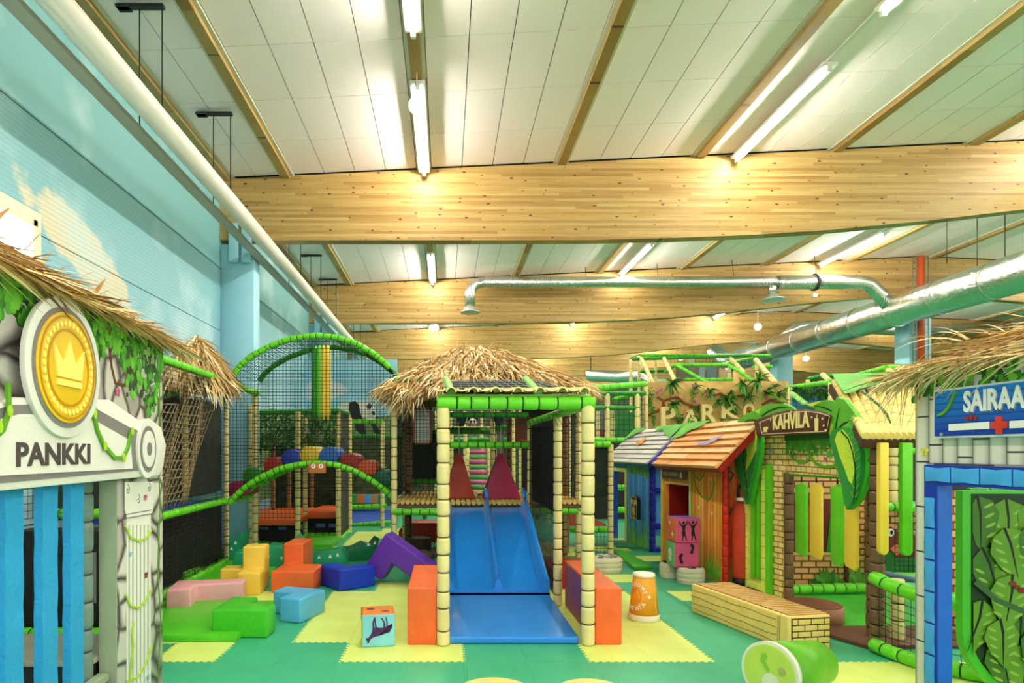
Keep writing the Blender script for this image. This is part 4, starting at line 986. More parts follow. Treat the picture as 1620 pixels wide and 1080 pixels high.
# corrugated bamboo roof front over the slide
LOGM = vinyl('bamboo_log', (226, 192, 104), .45, .16, .3, 9); LOGE = vinyl('bamboo_end', (240, 220, 150), .5, .05, .1)
for k in range(14):
    cx = -.045+k*.0935; up = k % 2 == 1; r = .047; pts = []
    for i in range(11):
        a = math.pi*i/10; pts.append((cx+r*math.cos(a), 2.145+(r*math.sin(a)*.95 if up else .026-r*math.sin(a)*.45)))
    inn = [(cx+(x-cx)*.74, 2.145+(z-2.145)*.74 if up else z+.012) for x, z in pts][::-1]
    mb = MB()
    for i in range(10): mb.hexa([V((pts[i][0], 5.2, pts[i][1])), V((pts[i+1][0], 5.2, pts[i+1][1])), V((inn[9-i][0], 5.2, inn[9-i][1])), V((inn[10-i][0], 5.2, inn[10-i][1])),
                                 V((pts[i][0], 6.0, pts[i][1]+.07)), V((pts[i+1][0], 6.0, pts[i+1][1]+.07)), V((inn[9-i][0], 6.0, inn[9-i][1]+.07)), V((inn[10-i][0], 6.0, inn[10-i][1]+.07))])
    mb.build('roof_tile', LOGE, tw, recalc=True)
ra, rb, rc, rd = V((-.02, 5.9, 2.2)), V((1.2, 5.9, 2.2)), V((1.06, 7.0, 2.42)), V((.0, 7.0, 2.42))
MB().hexa([ra, rb, rc, rd, ra+V((0, 0, .02)), rb+V((0, 0, .02)), rc+V((0, 0, .02)), rd+V((0, 0, .02))]).build('roof_sheet', plain('roof_dark', (30, 30, 30), .95), tw)
z = V((0, -.02, .03)); mb = MB()
for k in range(15): thin(mb, ra.lerp(rb, k/14)+z, rd.lerp(rc, k/14)+z, .0045)
for k in range(6): thin(mb, ra.lerp(rd, k/5)+z, rb.lerp(rc, k/5)+z, .0045)
mb.build('roof_net', plain('pale_net', (176, 180, 172), .7), tw)
rail([P(714, 622, 5.8), P(706, 600, 7.0)], .04, 'rail', tw, LG, .2); rail([P(852, 622, 5.8), P(832, 599, 7.0)], .04, 'rail', tw, LG, .2)
MB().net((-.02, 5.3, 1.86), (1.2, 5.3, 1.86), (1.2, 5.6, 1.98), (-.02, 5.6, 1.98), .04, .004).build('under_net', NET, tw)
# deck of small logs
x = -.70
while x < 2.0:
    y0 = 8.87 if -.1 < x < 1.2 else 8.98
    MB().tube([(x, y0, .905), (x, 11.1, .905)], .034, 8).build('deck_log', LOGM, tw); x += .0735
MB().box((-.72, 9.0, .82), (1.98, 11.1, .87)).build('deck_frame', BROWN, tw)
for sx in (-.735,): MB().net((sx, 8.95, .95), (sx, 11.1, .95), (sx, 11.1, 2.6), (sx, 8.95, 2.6), .05, .005).build('net', NET, tw)
MB().net((-.72, 8.9, .98), (-.08, 8.9, .98), (-.08, 8.9, 2.6), (-.72, 8.9, 2.6), .05, .005).build('net', NET, tw)
MB().box((-.6, 11.3, 1.15), (-.05, 11.34, 2.0)).build('dark_screen', vinyl('netted_screen', (44, 66, 52), .8, .3, .3, 30), tw)
MB().net((-.65, 11.2, 1.0), (-.05, 11.2, 1.0), (-.05, 11.2, 2.6), (-.65, 11.2, 2.6), .05, .007).build('net', NET, tw)
MB().net((1.2, 6.66, .06), (1.2, 8.88, .06), (1.2, 8.88, 2.0), (1.2, 6.66, 2.0), .03, .006).build('side_net', NET, tw)
MB().box((1.235, 6.7, .95), (1.24, 8.85, 2.0)).build('side_screen', MESHD, tw)
MB().net((1.25, 9.0, .9), (1.95, 9.1, .9), (1.95, 9.1, 2.6), (1.25, 9.0, 2.6), .05, .006).build('net', NET, tw)
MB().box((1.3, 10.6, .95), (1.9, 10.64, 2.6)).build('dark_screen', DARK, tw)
MB().net((-.04, 11., 1.95), (1.2, 11., 1.95), (1.2, 11, 2.6), (-.04, 11, 2.6), .06, .008).build('net', NET, tw)
# magnet boards
def board(a, b, Y, label, n):
    p0, p1 = P(a[0], a[1], Y), P(b[0], b[1], Y); RF = vinyl('board_red_frame', (150, 58, 44), .5)
    o = MB().box((p0.x, Y, p1.z), (p1.x, Y+.03, p0.z)).build('board_panel', n, tw, bevel=.004); f = MB(); w_ = .03
    f.box((p0.x, Y-.012, p1.z), (p0.x+w_, Y, p0.z)).box((p1.x-w_, Y-.012, p1.z), (p1.x, Y, p0.z)).box((p0.x, Y-.012, p1.z), (p1.x, Y, p1.z+w_)).box((p0.x, Y-.012, p0.z-w_), (p1.x, Y, p0.z)).build('board_frame', RF, o)
    MB().net((p0.x, Y-.02, p1.z), (p1.x, Y-.02, p1.z), (p1.x, Y-.02, p0.z), (p0.x, Y-.02, p0.z), .058, .006).build('board_grid', NETG, o)
board((653, 644), (683, 703), 9.0, '', plain('board_white', (196, 196, 186), .5)); board((815, 656), (839, 698), 9.4, '', vinyl('board_brown', (120, 60, 46), .6))
# straw roof
ap = [V((.18, 9.9, 3.28)), V((.62, 9.9, 3.30))]
en = [P(606, 612, 8.75), P(640, 628, 8.55), P(700, 610, 8.4), P(760, 602, 8.35), P(850, 604, 8.35), P(905, 612, 8.5), P(936, 612, 8.8), V((2.5, 10.2, 2.55)), V((2.1, 11.6, 2.6)), V((-.9, 11.6, 2.6)), V((-1.1, 10, 2.6)), P(606, 612, 8.75)]
hut_thatch('thatch', ap, en, 3800, tw, (.24, .46), 130, .14, (.014, .03)); hut_core(ap, en, tw)
mb = MB()
for k in range(240):
    e = en[0].lerp(en[1], RND.random()); p = e+V((RND.uniform(-.02, .2), RND.uniform(0, .3), RND.uniform(.0, .14)))
    blade(mb, p, V((RND.uniform(-1.0, .35), RND.uniform(-.5, .1), RND.uniform(-.7, -.05))), RND.uniform(.2, .42), .016, .12, RND.uniform(.3, 1))
for k in range(150):
    e = en[5].lerp(en[6], RND.random()); p = e+V((RND.uniform(-.2, .02), RND.uniform(0, .3), RND.uniform(.0, .12)))
    blade(mb, p, V((RND.uniform(-.2, .9), RND.uniform(-.5, .1), RND.uniform(-.6, 0))), RND.uniform(.2, .36), .015, .12, RND.uniform(.3, 1))
tag(mb.build('thatch_fringe', THATCH, tw, tint=True), kind='stuff')

# ---- double slide
sl = thing('double_slide', 'glossy blue double lane slide in the centre', 'slide', (.58, 7.9, 0))
prof = [(8.86, .845), (8.76, .835), (8.5, .755), (8.15, .62), (7.8, .475), (7.45, .325), (7.2, .225), (7.05, .165), (6.95, .13), (6.87, .115)]
wl_ = .115
def xs_(t):
    w2 = wl_
    return [(.0, -.04), (.0, w2*.95), (.015, w2), (.045, w2), (.062, w2*.8), (.085, .012), (.13, 0), (.50, 0), (.535, .012), (.555, w2*.8), (.568, w2), (.592, w2), (.605, w2*.8), (.625, .012), (.66, 0), (1.02, 0), (1.065, .012), (1.088, w2*.8), (1.105, w2), (1.135, w2), (1.15, w2*.95), (1.15, -.04)]
mb = MB(); rings = []
for i, (y, z) in enumerate(prof):
    cs_ = xs_(0); rings.append([V((.005+x, y, z+dz)) for x, dz in cs_])
n = len(rings[0]); vs = [p for r_ in rings for p in r_]
mb.add(vs, [(i*n+k, i*n+k+1, (i+1)*n+k+1, (i+1)*n+k) for i in range(len(rings)-1) for k in range(n-1)], 0, .5, True)
mb.add([p for p in rings[-1]]+[V((1.155, 6.87, 0)), V((.005, 6.87, 0))], [tuple(range(n+2))])
mb.add([rings[-1][0], rings[-1][-1]]+[V((.005, 6.87, 0)), V((1.155, 6.87, 0))], [(0, 1, 3, 2)])
for s_ in (0, n-1):
    side = [r_[s_] for r_ in rings]
    for a, b in zip(side, side[1:]): mb.add([a, b, V((b.x, b.y, max(0, b.z-.09))), V((a.x, a.y, max(0, a.z-.09)))], [(0, 1, 2, 3)])
so = mb.build('slide_body', BLUEV, sl)
# shallow ribs on the side walls and divider knobs at the top
for x in (.583, 1.125): MB().tube([(x, 8.78, .98), (x, 8.86, 1.06), (x, 8.98, 1.09), (x, 9.04, 1.04)], [.025, .03, .03, .02], 10).build('slide_horn', BLUEV, sl)
p = [V((.0, 5.29, 0)), V((1.14, 5.29, 0)), V((1.15, 6.85, 0)), V((.0, 6.85, 0))]
tag(MB().prism([Z3(q_, .001) for q_ in p], (0, 0, .06)).build('landing_mat', vinyl('mat_royal_blue', (50, 142, 232), .3, .05, .2, 3), None, bevel=.018, segs=3, recalc=True), 'blue landing mat at the foot of the double slide', 'mat')
# orange block pair either side
def wedge(x0, x1, y0, y1, z, label, side=None):
    t = thing('side_block', label, 'foam block', ((x0+x1)/2, (y0+y1)/2, 0))
    MB().box((x0, y0, .0), (x1, y1, z)).build('block_body', ORANGE, t, bevel=.014, segs=3)
    if side: MB().box((x0-.003, y0+.02, .02), (x0-.0005, y1-.015, z-.02)).build('side_face', vinyl('magenta_vinyl', (150, 50, 96), .4, .1, .3), t)
wedge(-.325, -.078, 5.27, 6.35, .485, 'long orange foam block left of the slide landing'); wedge(1.272, 1.50, 5.27, 6.6, .485, 'long orange foam block with magenta side right of the slide landing', True)
def pyramid(cx, cy, b, hgt, mat, label, z0=.942):
    tpz = .045
    q_ = [V((cx-b, cy-b*.8, z0)), V((cx+b, cy-b*.8, z0)), V((cx+b, cy+b*.8, z0)), V((cx-b, cy+b*.8, z0)), V((cx-b, cy-b*.8, z0+.03)), V((cx+b, cy-b*.8, z0+.03)), V((cx+b, cy+b*.8, z0+.03)), V((cx-b, cy+b*.8, z0+.03))]
    t = [V((cx-tpz, cy-tpz, z0+hgt)), V((cx+tpz, cy-tpz, z0+hgt)), V((cx+tpz, cy+tpz, z0+hgt)), V((cx-tpz, cy+tpz, z0+hgt))]
    mb = MB(); mb.add(q_+t, [(3, 2, 1, 0), (0, 1, 5, 4), (1, 2, 6, 5), (2, 3, 7, 6), (3, 0, 4, 7), (4, 5, 9, 8), (5, 6, 10, 9), (6, 7, 11, 10), (7, 4, 8, 11), (8, 9, 10, 11)])
    th = thing('foam_pyramid', label, 'foam shape', (cx, cy, z0)); mb.build('pyramid_body', mat, th, bevel=.014, recalc=True)
    MB().tube([(cx, cy, z0+hgt), (cx, cy, 2.1)], .006, 5).build('hanging_cord', plain('cord_pale', (196, 196, 186), .6), th)
pyramid(.20, 9.35, .235, .66, vinyl('rust_vinyl', (164, 52, 30), .4, .1, .2), 'rust red foam pyramid at the top of the left slide lane'); pyramid(.83, 9.35, .275, .67, vinyl('crimson_vinyl', (168, 46, 84), .4, .08, .2), 'crimson foam pyramid at the top of the right slide lane')
# hanging cones
for cx, c, l in ((730, (24, 86, 70), 'dark teal'), (789, (30, 66, 100), 'dark blue')):
    a, b = P(cx, 655, 9.9), P(cx, 674, 9.9); t = thing('hanging_cone', l+' foam cone hung point down inside the slide tower', 'foam shape', a)
    MB().tube([b, b.lerp(a, .2), a], [.04, .055, .11], 14).build('cone_body', vinyl('cone_'+l.replace(' ', '_'), c, .4), t); MB().tube([a, a+V((0, 0, .35))], .006, 5).build('hanging_cord', MATS['cord_pale'], t)
t = thing('green_ball', 'small dark green ball between the two foam pyramids', 'ball', P(759, 792, 9.9))
q_ = P(759, 785, 9.9); MB().tube([q_+V((0, 0, -.045*math.cos(math.pi*k/8))) for k in range(9)], [max(.001, .045*math.sin(math.pi*k/8)) for k in range(9)], 12, cap=False).build('ball_body', vinyl('ball_green', (34, 84, 30), .5), t)
MB().box((q_.x-.09, 9.85, .94), (q_.x+.09, 10.05, q_.z-.045)).build('ball_stand', plain('stand_pale', (186, 184, 166), .6), t)
# roller ladder behind
rl = thing('roller_climber', 'green and pink striped roller ladder behind the slide tower', 'climber', (.7, 13, 0))
PINKV = vinyl('pink_vinyl', (220, 96, 158), .4, .08, .2); RGV = vinyl('roller_green', (96, 176, 86), .4, .08, .2)
k = 0
for y in range(712, 782, 8):
    f = (y-712)/70; Y = 13.4-f*1.0; a, b = P(743, y+3, Y), P(769+f*3, y+3, Y); MB().tube([a, b], .046, 10).build('roller', PINKV if k % 2 == 0 else RGV, rl); k += 1
for x in (740, 774): a, b = P(x, 708, 13.4), P(x, 795, 12.4); b.z = 0.; rail([b, a], .04, 'side_post', rl, CREAM, lod=1, tie=TIE)

# ---- inner frames seen through the tower
inf = thing('inner_play_structure', 'dim posts rails and nets seen through the slide tower', 'play frame', (.8, 14, 0))
for x, Y, top, m in ((779, 12, 640, CREAM), (788, 13.5, 640, CREAM), (714, 14, 650, CREAM), (736, 15, 650, CREAM), (806, 11.9, 650, BROWN), (762, 16, 650, CREAM), (812, 14, 640, CREAM), (824, 15, 640, CREAM), (672, 15, 640, BROWN), (690, 16, 650, CREAM), (868, 14, 640, CREAM), (850, 15, 640, BROWN), (900, 15, 640, CREAM)):
    q_ = P(x, top, Y); post(q_.x, Y, 0, q_.z, .05, 'post', inf, m, n=8, lod=1, tie=TIE if m is CREAM else BTIE)
for x0, x1, y, Y, m in ((708, 775, 682, 12.2, GREEND), (708, 778, 676, 12.2, CREAM), (778, 803, 676, 12.2, GREEND), (640, 690, 695, 14, GREEND), (700, 860, 695, 15.5, GREEND), (640, 700, 745, 15, GREEND)):
    rail([P(x0, y, Y), P(x1, y, Y)], .055 if m is GREEND else .02, 'rail', inf, m, lod=1, n=8)
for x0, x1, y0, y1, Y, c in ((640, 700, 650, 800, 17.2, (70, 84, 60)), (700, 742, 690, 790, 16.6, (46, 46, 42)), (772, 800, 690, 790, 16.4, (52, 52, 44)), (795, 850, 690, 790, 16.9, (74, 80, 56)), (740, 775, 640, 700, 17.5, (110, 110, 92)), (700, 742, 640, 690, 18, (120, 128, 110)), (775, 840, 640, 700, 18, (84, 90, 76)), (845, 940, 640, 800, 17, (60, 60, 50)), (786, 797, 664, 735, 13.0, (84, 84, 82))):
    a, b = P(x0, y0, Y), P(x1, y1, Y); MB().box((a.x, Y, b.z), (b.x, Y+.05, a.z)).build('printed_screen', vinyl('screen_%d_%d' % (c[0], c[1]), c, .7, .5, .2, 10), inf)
q_ = P(748, 668, 13); 
t = thing('plush_toy', 'small white and pink plush toy on the rail inside the tower', 'toy', (q_.x, 13, q_.z-.15))
WT = plain('plush_white', (224, 220, 212), .9); BKP = plain('plush_black', (34, 30, 30), .9)
def ball(c, r, name, mat, parent, sz=1.): return MB().tube([c+V((0, 0, -r*sz*math.cos(math.pi*k/8))) for k in range(9)], [max(.001, r*math.sin(math.pi*k/8)) for k in range(9)], 12, cap=False).build(name, mat, parent)
ball(q_, .09, 'toy_head', WT, t); ball(q_+V((0, 0, -.13)), .1, 'toy_body', plain('plush_pink', (206, 110, 140), .9), t)
for sx in (-.08, .08): ball(q_+V((sx, 0, .08)), .035, 'toy_ear', BKP, t); ball(q_+V((sx*.45, -.085, .01)), .02, 'toy_eye', BKP, t)

# ---- low fence and ramp right of the tower
rf = thing('low_fence', 'low green railed fence with net right of the slide tower', 'fence', (2.3, 9.5, 0))
q_ = P(966, 702, 9.57); post(q_.x, 9.57, 0, q_.z, .042, 'post', rf, pitch=.13)
rail([(2.02, 9.45, 1.75), (q_.x, 9.57, 1.75)], .052, 'rail', rf); q2 = P(900, 838, 9.9); rail([P(902, 838, 9.9), P(962, 838, 9.6)], .05, 'rail', rf)
MB().net(P(938, 880, 9.6), P(962, 880, 9.6), P(962, 842, 9.6), P(938, 842, 9.6), .06, .006).build('net', NETG, rf)
MB().box((2.03, 9.6, .95), (q_.x, 9.62, 1.7)).build('dark_screen', MESHG, rf)
tag(MB().prism([P(892, 832, 10.4), P(960, 832, 10.4), P(958, 828, 10.4), P(900, 806, 10.4), P(892, 806, 10.4)], (0, .8, 0)).build('ramp_mat', vinyl('ramp_orange', (204, 92, 60), .45), None, recalc=True), 'orange red ramp mat behind the low fence', 'mat')
tag(MB().box((1.28, 7.4, .1), (1.85, 8.3, .32)).build('foam_step', vinyl('step_red', (176, 34, 24), .4), None, bevel=.02), 'dark red foam step behind the right orange block', 'foam block')['label']
bpy.data.objects['foam_step'].location.z = 0
RC = vinyl('ring_beige', (214, 208, 176), .5, .1, .5, 6)
def cushion(name, px, w_, label, y0=908, h=.2, r_=.035, pebble=True, mat=None):
    c = G(px, y0); t = thing(name, label, 'cushion', (c.x, c.y+w_/2, 0)); pts = []
    n = 28; ring = []
    for z, s_ in ((0, .94), (.04, 1.), (h*.33, 1.0), (h*.36, .975), (h*.4, 1.), (h*.64, 1.), (h*.67, .975), (h*.71, 1.), (h-.03, .99), (h, .9), (h+.005, .6), (h+.006, .02)):
        ring.append((z, s_))
    mb = MB(); vs = []
    for z, s_ in ring:
        for k in range(n): a = 2*math.pi*k/n; ca, sa = math.cos(a), math.sin(a); vs.append(V((c.x+w_/2*s_*math.copysign(abs(ca)**.75, ca), c.y+w_*.42+w_*.42*s_*math.copysign(abs(sa)**.75, sa), z)))
    mb.add(vs, [(i*n+k, i*n+(k+1) % n, (i+1)*n+(k+1) % n, (i+1)*n+k) for i in range(len(ring)-1) for k in range(n)], 0, .5, True); mb.build('cushion_body', mat or RC, t)
    if pebble:
        mb = MB()
        for k in range(60):
            a = RND.uniform(0, 6.28); q = RND.random()**.5*.82; x, y = c.x+w_/2*q*math.cos(a), c.y+w_*.42+w_*.42*q*math.sin(a)
            mb.tube([(x, y, h+.004), (x, y, h+.010)], [RND.uniform(.012, .022)]*2, 6, tint=RND.random())
        tag(mb.build('printed_pebbles', PEB, t, tint=True), kind='stuff')
    return t
PEB = attr_mat('pebble_print', [(0, (60, 56, 70)), (.5, (120, 116, 110)), (.8, (90, 80, 120)), (1, (210, 208, 196))], .5)
cushion('ring_cushion', 958, .56, 'beige rounded cushion with pebble print at the foot of the low fence', 908, .2)
# ================================================================ RIGHT SIDE HOUSES
def vplank(name, axes, cols, w_, dark):
    m, nt, b = newmat(name, .42); v, d = coords(nt, 'World', axes)
    L = d[axes[0]]; k = math_(nt, 'DIVIDE', L, w_); wn = nd(nt, 'ShaderNodeTexWhiteNoise', {'W': math_(nt, 'FLOOR', k)}, noise_dimensions='1D').outputs[0]
    c = ramp(nt, wn, [(i/(len(cols)-1), lin(x)) for i, x in enumerate(cols)])
    n = nd(nt, 'ShaderNodeTexNoise', {'Vector': nd(nt, 'ShaderNodeCombineXYZ', {0: math_(nt, 'MULTIPLY', L, 24.), 1: math_(nt, 'MULTIPLY', d['z'], 2.5)}).outputs[0], 'Scale': 1., 'Detail': 3.}).outputs[0]
    c = mixc(nt, 1., c, ramp(nt, n, [(.3, (.72, .70, .68)), (.6, (1, 1, 1))]), 'MULTIPLY')
    c = mixc(nt, math_(nt, 'LESS_THAN', math_(nt, 'FRACT', k), .1), c, lin(dark)); nt.links.new(c, b.inputs['Base Color']); return m
BLUEP = vplank('blue_planks', 'yz', [(40, 116, 226), (76, 176, 244), (48, 132, 236), (116, 210, 248)], .11, (18, 50, 130))
ORP2 = vplank('orange_planks', 'yz', [(246, 146, 40), (252, 186, 84), (240, 126, 40), (254, 200, 104)], .075, (160, 72, 16)); ORPX = vplank('orange_planks_side', 'xz', [(244, 116, 46), (226, 90, 36), (250, 140, 60)], .11, (170, 60, 20))
REDV = vinyl('red_post_vinyl', (206, 44, 28), .36, .08, .35); DBLUE = vinyl('dark_blue_vinyl', (20, 30, 150), .36, .1, .35); LEAFP = vinyl('leaf_print_green', (96, 176, 70), .45, .25, .1, 4)
BLUE2 = vinyl('trim_blue', (34, 84, 190), .4, .1, .2)
def roof(house, en, ef, rn, rf_, rows, cols, mats, th=.03, side=None):
    """planked roof: eave near/far, ridge near/far"""
    en, ef, rn, rf_ = map(V, (en, ef, rn, rf_)); nor = (ef-en).cross(rn-en).normalized()
    if nor.z < 0: nor = -nor
    for r_ in range(rows):
        cuts = sorted([0, 1]+[min(.95, max(.05, (k+RND.uniform(-.3, .3)+.5*(r_ % 2))/cols)) for k in range(1, cols)])
        for a, b in zip(cuts, cuts[1:]):
            if b-a < .03: continue
            t0, t1 = r_/rows, (r_+1)/rows-.012; g = .004; j = RND.uniform(0, .008)
            q_ = [en.lerp(ef, a+g).lerp(rn.lerp(rf_, a+g), t0), en.lerp(ef, b-g).lerp(rn.lerp(rf_, b-g), t0), en.lerp(ef, b-g).lerp(rn.lerp(rf_, b-g), t1), en.lerp(ef, a+g).lerp(rn.lerp(rf_, a+g), t1)]
            lo, hi = nor*(.004), nor*(.012+j)
            mb = MB(); mb.hexa([q_[0]+nor*.0, q_[1]+nor*.0, q_[2]+lo*0, q_[3]+lo*0, q_[0]+nor*(th+j), q_[1]+nor*(th+j), q_[2]+hi, q_[3]+hi]); mb.build('roof_plank', mats[RND.randrange(len(mats))], house, recalc=True)
    MB().hexa([en-nor*.07, ef-nor*.07, rf_-nor*.07, rn-nor*.07, en-nor*.003, ef-nor*.003, rf_-nor*.003, rn-nor*.003]).build('roof_underlay', side or BLUE2, house, recalc=True)
    return nor
def mirror(e, r_): return V((2*r_.x-e.x, e.y, e.z))
# ---- blue house
HN, HF = V((3.352, 10.17, 0)), V((3.18, 11.9, 0)); BH = Plane(HF, HN); BL = (HN-HF).length
bh = thing('blue_playhouse', 'blue plank play house with grey plank roof signed POLIISI', 'playhouse', (3.6, 11, 0))
d0 = BH.px(973, 800)[0]; d1 = BH.px(991, 800)[0]
BH.shape('front_wall', [(d1, 0), (BL, 0), (BL, 1.42), (0, 1.42), (0, 1.3), (d1, 1.3)], -.05, 0, BLUEP, bh, .005)
BH.shape('door_frame', [(0, 0), (d0, 0), (d0, 1.30), (0, 1.30)], -.06, .02, BLUE2, bh, .005)
BH.shape('door_trim', [(d1-.04, .0), (d1+.03, .0), (d1+.03, 1.34), (d0-.02, 1.34), (d0-.02, 1.27), (d1-.04, 1.27)], 0, .02, vinyl('trim_lime', (206, 210, 110), .45), bh)
BH.shape('door_reveal', [(d1, 0), (d1+.02, 0), (d1+.02, 1.27), (d1, 1.27)], -.22, -.051, BLUE2, bh)
post(HN.x+.03, HN.y-.04, 0, 1.5, .055, 'corner_post', bh, DBLUE, .13, tie=NAVY)
mb = MB(); [BH.poly(mb, circle((RND.uniform(d1+.1, BL), 1.40-RND.random()*.16), RND.uniform(.03, .07), 7), 0, .004) for k in range(30)]; mb.build('printed_leaves', LEAFP, bh)
mb = MB()
for k in range(50): s_ = RND.uniform(d1+.12, BL-.03); BH.poly(mb, [(s_-.015, .02), (s_+.015, .02), (s_+RND.uniform(-.06, .06), RND.uniform(.15, .5))], 0, .004+k*.00003)
mb.build('printed_grass', vinyl('grass_print', (120, 190, 60), .5, .3, .1, 8), bh)
c = BH.px(1008, 803); SG = plain('sign_black', (34, 28, 24), .5)
sp = [(c[0]-.14, c[1]-.19), (c[0]+.14, c[1]-.19), (c[0]+.14, c[1]+.14)]+[(c[0]+.14*math.cos(a), c[1]+.14+.07*math.sin(a)) for a in (.6, 1.1, 1.57, 2.0, 2.5)]+[(c[0]-.14, c[1]+.14)]
so = BH.shape('sign_board', sp, 0, .06, SG, bh, .006); GP = plain('gold_print', (226, 206, 140), .5)
mb = MB(); inner = [(c[0]+(x-c[0])*.9, c[1]+(z_-c[1])*.94) for x, z_ in sp]; ribbon(BH, mb, inner+[inner[0]], .012, .06, .063); mb.build('sign_border', GP, so)
BH.text('POLIISI', c[0]-.11, c[0]+.11, c[1]+.06, c[1]+.14, .06, .063, GP, so)
mb = MB(); ribbon(BH, mb, circle((c[0], c[1]-.06), .05, 17, .11, a1=2*math.pi-1e-5), .014, .06, .063); BH.poly(mb, [(c[0]-.018, c[1]-.12), (c[0]+.018, c[1]-.12), (c[0]+.018, c[1]), (c[0]-.018, c[1])], .06, .063); mb.build('badge_print', GP, so)
# side wall of blue house
WB = vinyl('wall_lightblue', (80, 160, 220), .45)
MB().box((3.42, 10.2, .25), (4.2, 10.26, 1.4)).build('side_wall', WB, bh); MB().box((3.36, 10.1, 0), (4.4, 10.3, .06)).build('side_sill', DBLUE, bh)
for z in (.42, 1.0, 1.42): rail([(3.4, 10.12, z), (4.4, 10.12, z)], .05, 'rail', bh, DBLUE, tie=NAVY, lod=1)
post(4.4, 10.12, 0, 1.5, .05, 'corner_post', bh, DBLUE, .13, tie=NAVY)
e1, e2, r1, r2 = V((3.22, 9.9, 1.435)), V((3.10, 12.15, 1.435)), V((3.84, 9.9, 2.05)), V((3.74, 12.15, 2.05))
GW = [vinyl('plank_grey_a', (214, 208, 204), .5, .05, .1), vinyl('plank_grey_b', (196, 190, 186), .5, .05, .1), vinyl('plank_grey_c', (226, 222, 216), .5, .05, .1)]
nor = roof(bh, e1, e2, r1, r2, 8, 3, GW, side=DBLUE); roof(bh, mirror(e1, r1), mirror(e2, r2), r1, r2, 6, 2, GW, side=DBLUE)
def roof_patch(house, en, ef, rn, rf_, nor, pts, mat, name, h=.045):
    en, ef, rn, rf_ = map(V, (en, ef, rn, rf_)); mb = MB(); mb.prism([en.lerp(ef, a).lerp(rn.lerp(rf_, a), t)+nor*h for a, t in pts], nor*.004); return mb.build(name, mat, house, recalc=True)
roof_patch(bh, e1, e2, r1, r2, nor, [(0, .62), (.06, .66), (.12, .72), (.2, .76), (.3, .9), (.42, .86), (.5, 1), (0, 1)], LEAFP, 'printed_leaf_corner'); roof_patch(bh, e1, e2, r1, r2, nor, [(.72, 1), (.8, .86), (.9, .74), (1, .6), (1, 1)], LEAFP, 'printed_leaf_corner')
roof_patch(bh, e1, e2, r1, r2, nor, [(.52, .45), (.58, .5), (.6, .6), (.54, .62), (.5, .7), (.46, .62), (.44, .5)], vinyl('print_rust', (206, 140, 60), .5), 'printed_butterfly')
rail([r1+V((0, -.06, -.05)), V((3.25, 9.84, 1.42))], .05, 'gable_rail', bh, DBLUE, tie=NAVY, lod=1); rail([r1+V((0, -.06, -.05)), V((4.43, 9.84, 1.42))], .05, 'gable_rail', bh, DBLUE, tie=NAVY, lod=1)
MB().add([V((3.3, 9.9, 1.42)), V((4.4, 9.9, 1.42)), r1+V((0, 0, -.08)), V((3.3, 9.94, 1.42)), V((4.4, 9.94, 1.42)), r1+V((0, .04, -.08))], [(0, 1, 2), (5, 4, 3), (0, 2, 5, 3), (1, 4, 5, 2)]).build('gable_panel', mesh_screen('fine_mesh_blue', (30, 50, 130), .92), bh)
# ---- orange house
ON, OF = V((3.43, 7.68, 0)), V((3.24, 9.3, 0)); OH = Plane(OF, ON); OL = (ON-OF).length
oh = thing('orange_playhouse', 'orange plank play house with peach plank roof and red door signed PALOASEMA', 'playhouse', (3.7, 8.5, 0))
d0, d1 = OH.px(1053, 800)[0], OH.px(1090, 800)[0]; RD = vinyl('door_red', (150, 28, 18), .45)
OH.shape('front_wall', [(0, 0), (d0, 0), (d0, 1.19), (d1, 1.19), (d1, 0), (OL, 0), (OL, 1.43), (0, 1.43)], -.05, 0, ORP2, oh, .004)
OH.shape('door_reveal', [(d0, 0), (d0+.02, 0), (d0+.02, 1.19), (d0, 1.19)], -.35, -.051, RD, oh); OH.shape('door_lintel', [(d0, 1.17), (d1, 1.17), (d1, 1.20), (d0, 1.20)], 0, .015, vinyl('lintel_peach', (246, 190, 110), .5), oh)
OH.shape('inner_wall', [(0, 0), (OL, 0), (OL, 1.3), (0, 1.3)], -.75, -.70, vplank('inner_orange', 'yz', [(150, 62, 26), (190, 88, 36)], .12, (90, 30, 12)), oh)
OH.shape('edge_trim', [(0, 0), (.03, 0), (.03, 1.42), (0, 1.42)], 0, .012, MATS['trim_lime'], oh); OH.shape('edge_trim', [(d1+.02, 0), (d1+.06, 0), (d1+.06, 1.42), (d1+.02, 1.42)], 0, .012, MATS['trim_lime'], oh)
c0, c1 = OH.px(1052, 764), OH.px(1088, 749); so = OH.shape('name_plaque', [(c0[0], 1.25), (c1[0], 1.25), (c1[0], 1.385), (c0[0], 1.385)], 0, .05, vinyl('plaque_stone', (96, 82, 76), .7, .4, .4, 30), oh, .004)
OH.text('PALOASEMA', c0[0]+.05, c1[0]-.16, 1.29, 1.35, .05, .053, plain('plaque_letters', (170, 158, 140), .6), so); OH.shape('extinguisher_print', [(c1[0]-.12, 1.27), (c1[0]-.06, 1.27), (c1[0]-.06, 1.33), (c1[0]-.08, 1.36), (c1[0]-.10, 1.36), (c1[0]-.12, 1.33)], .05, .054, GP, so)
post(ON.x+.03, ON.y-.03, 0, 1.46, .045, 'corner_post', oh, REDV, .12, tie=RED)
for pts in ([(1097, 742), (1099, 752), (1107, 760), (1113, 752), (1115, 744)], [(1098, 756), (1102, 772), (1110, 785), (1120, 792), (1127, 782), (1131, 762)], [(1094, 745), (1094, 780), (1095, 820), (1094, 860), (1095, 905)]):
    mb = MB(); ribbon(OH, mb, OH.pxs(pts), .022, 0, .006); mb.build('vine', VINE, oh)
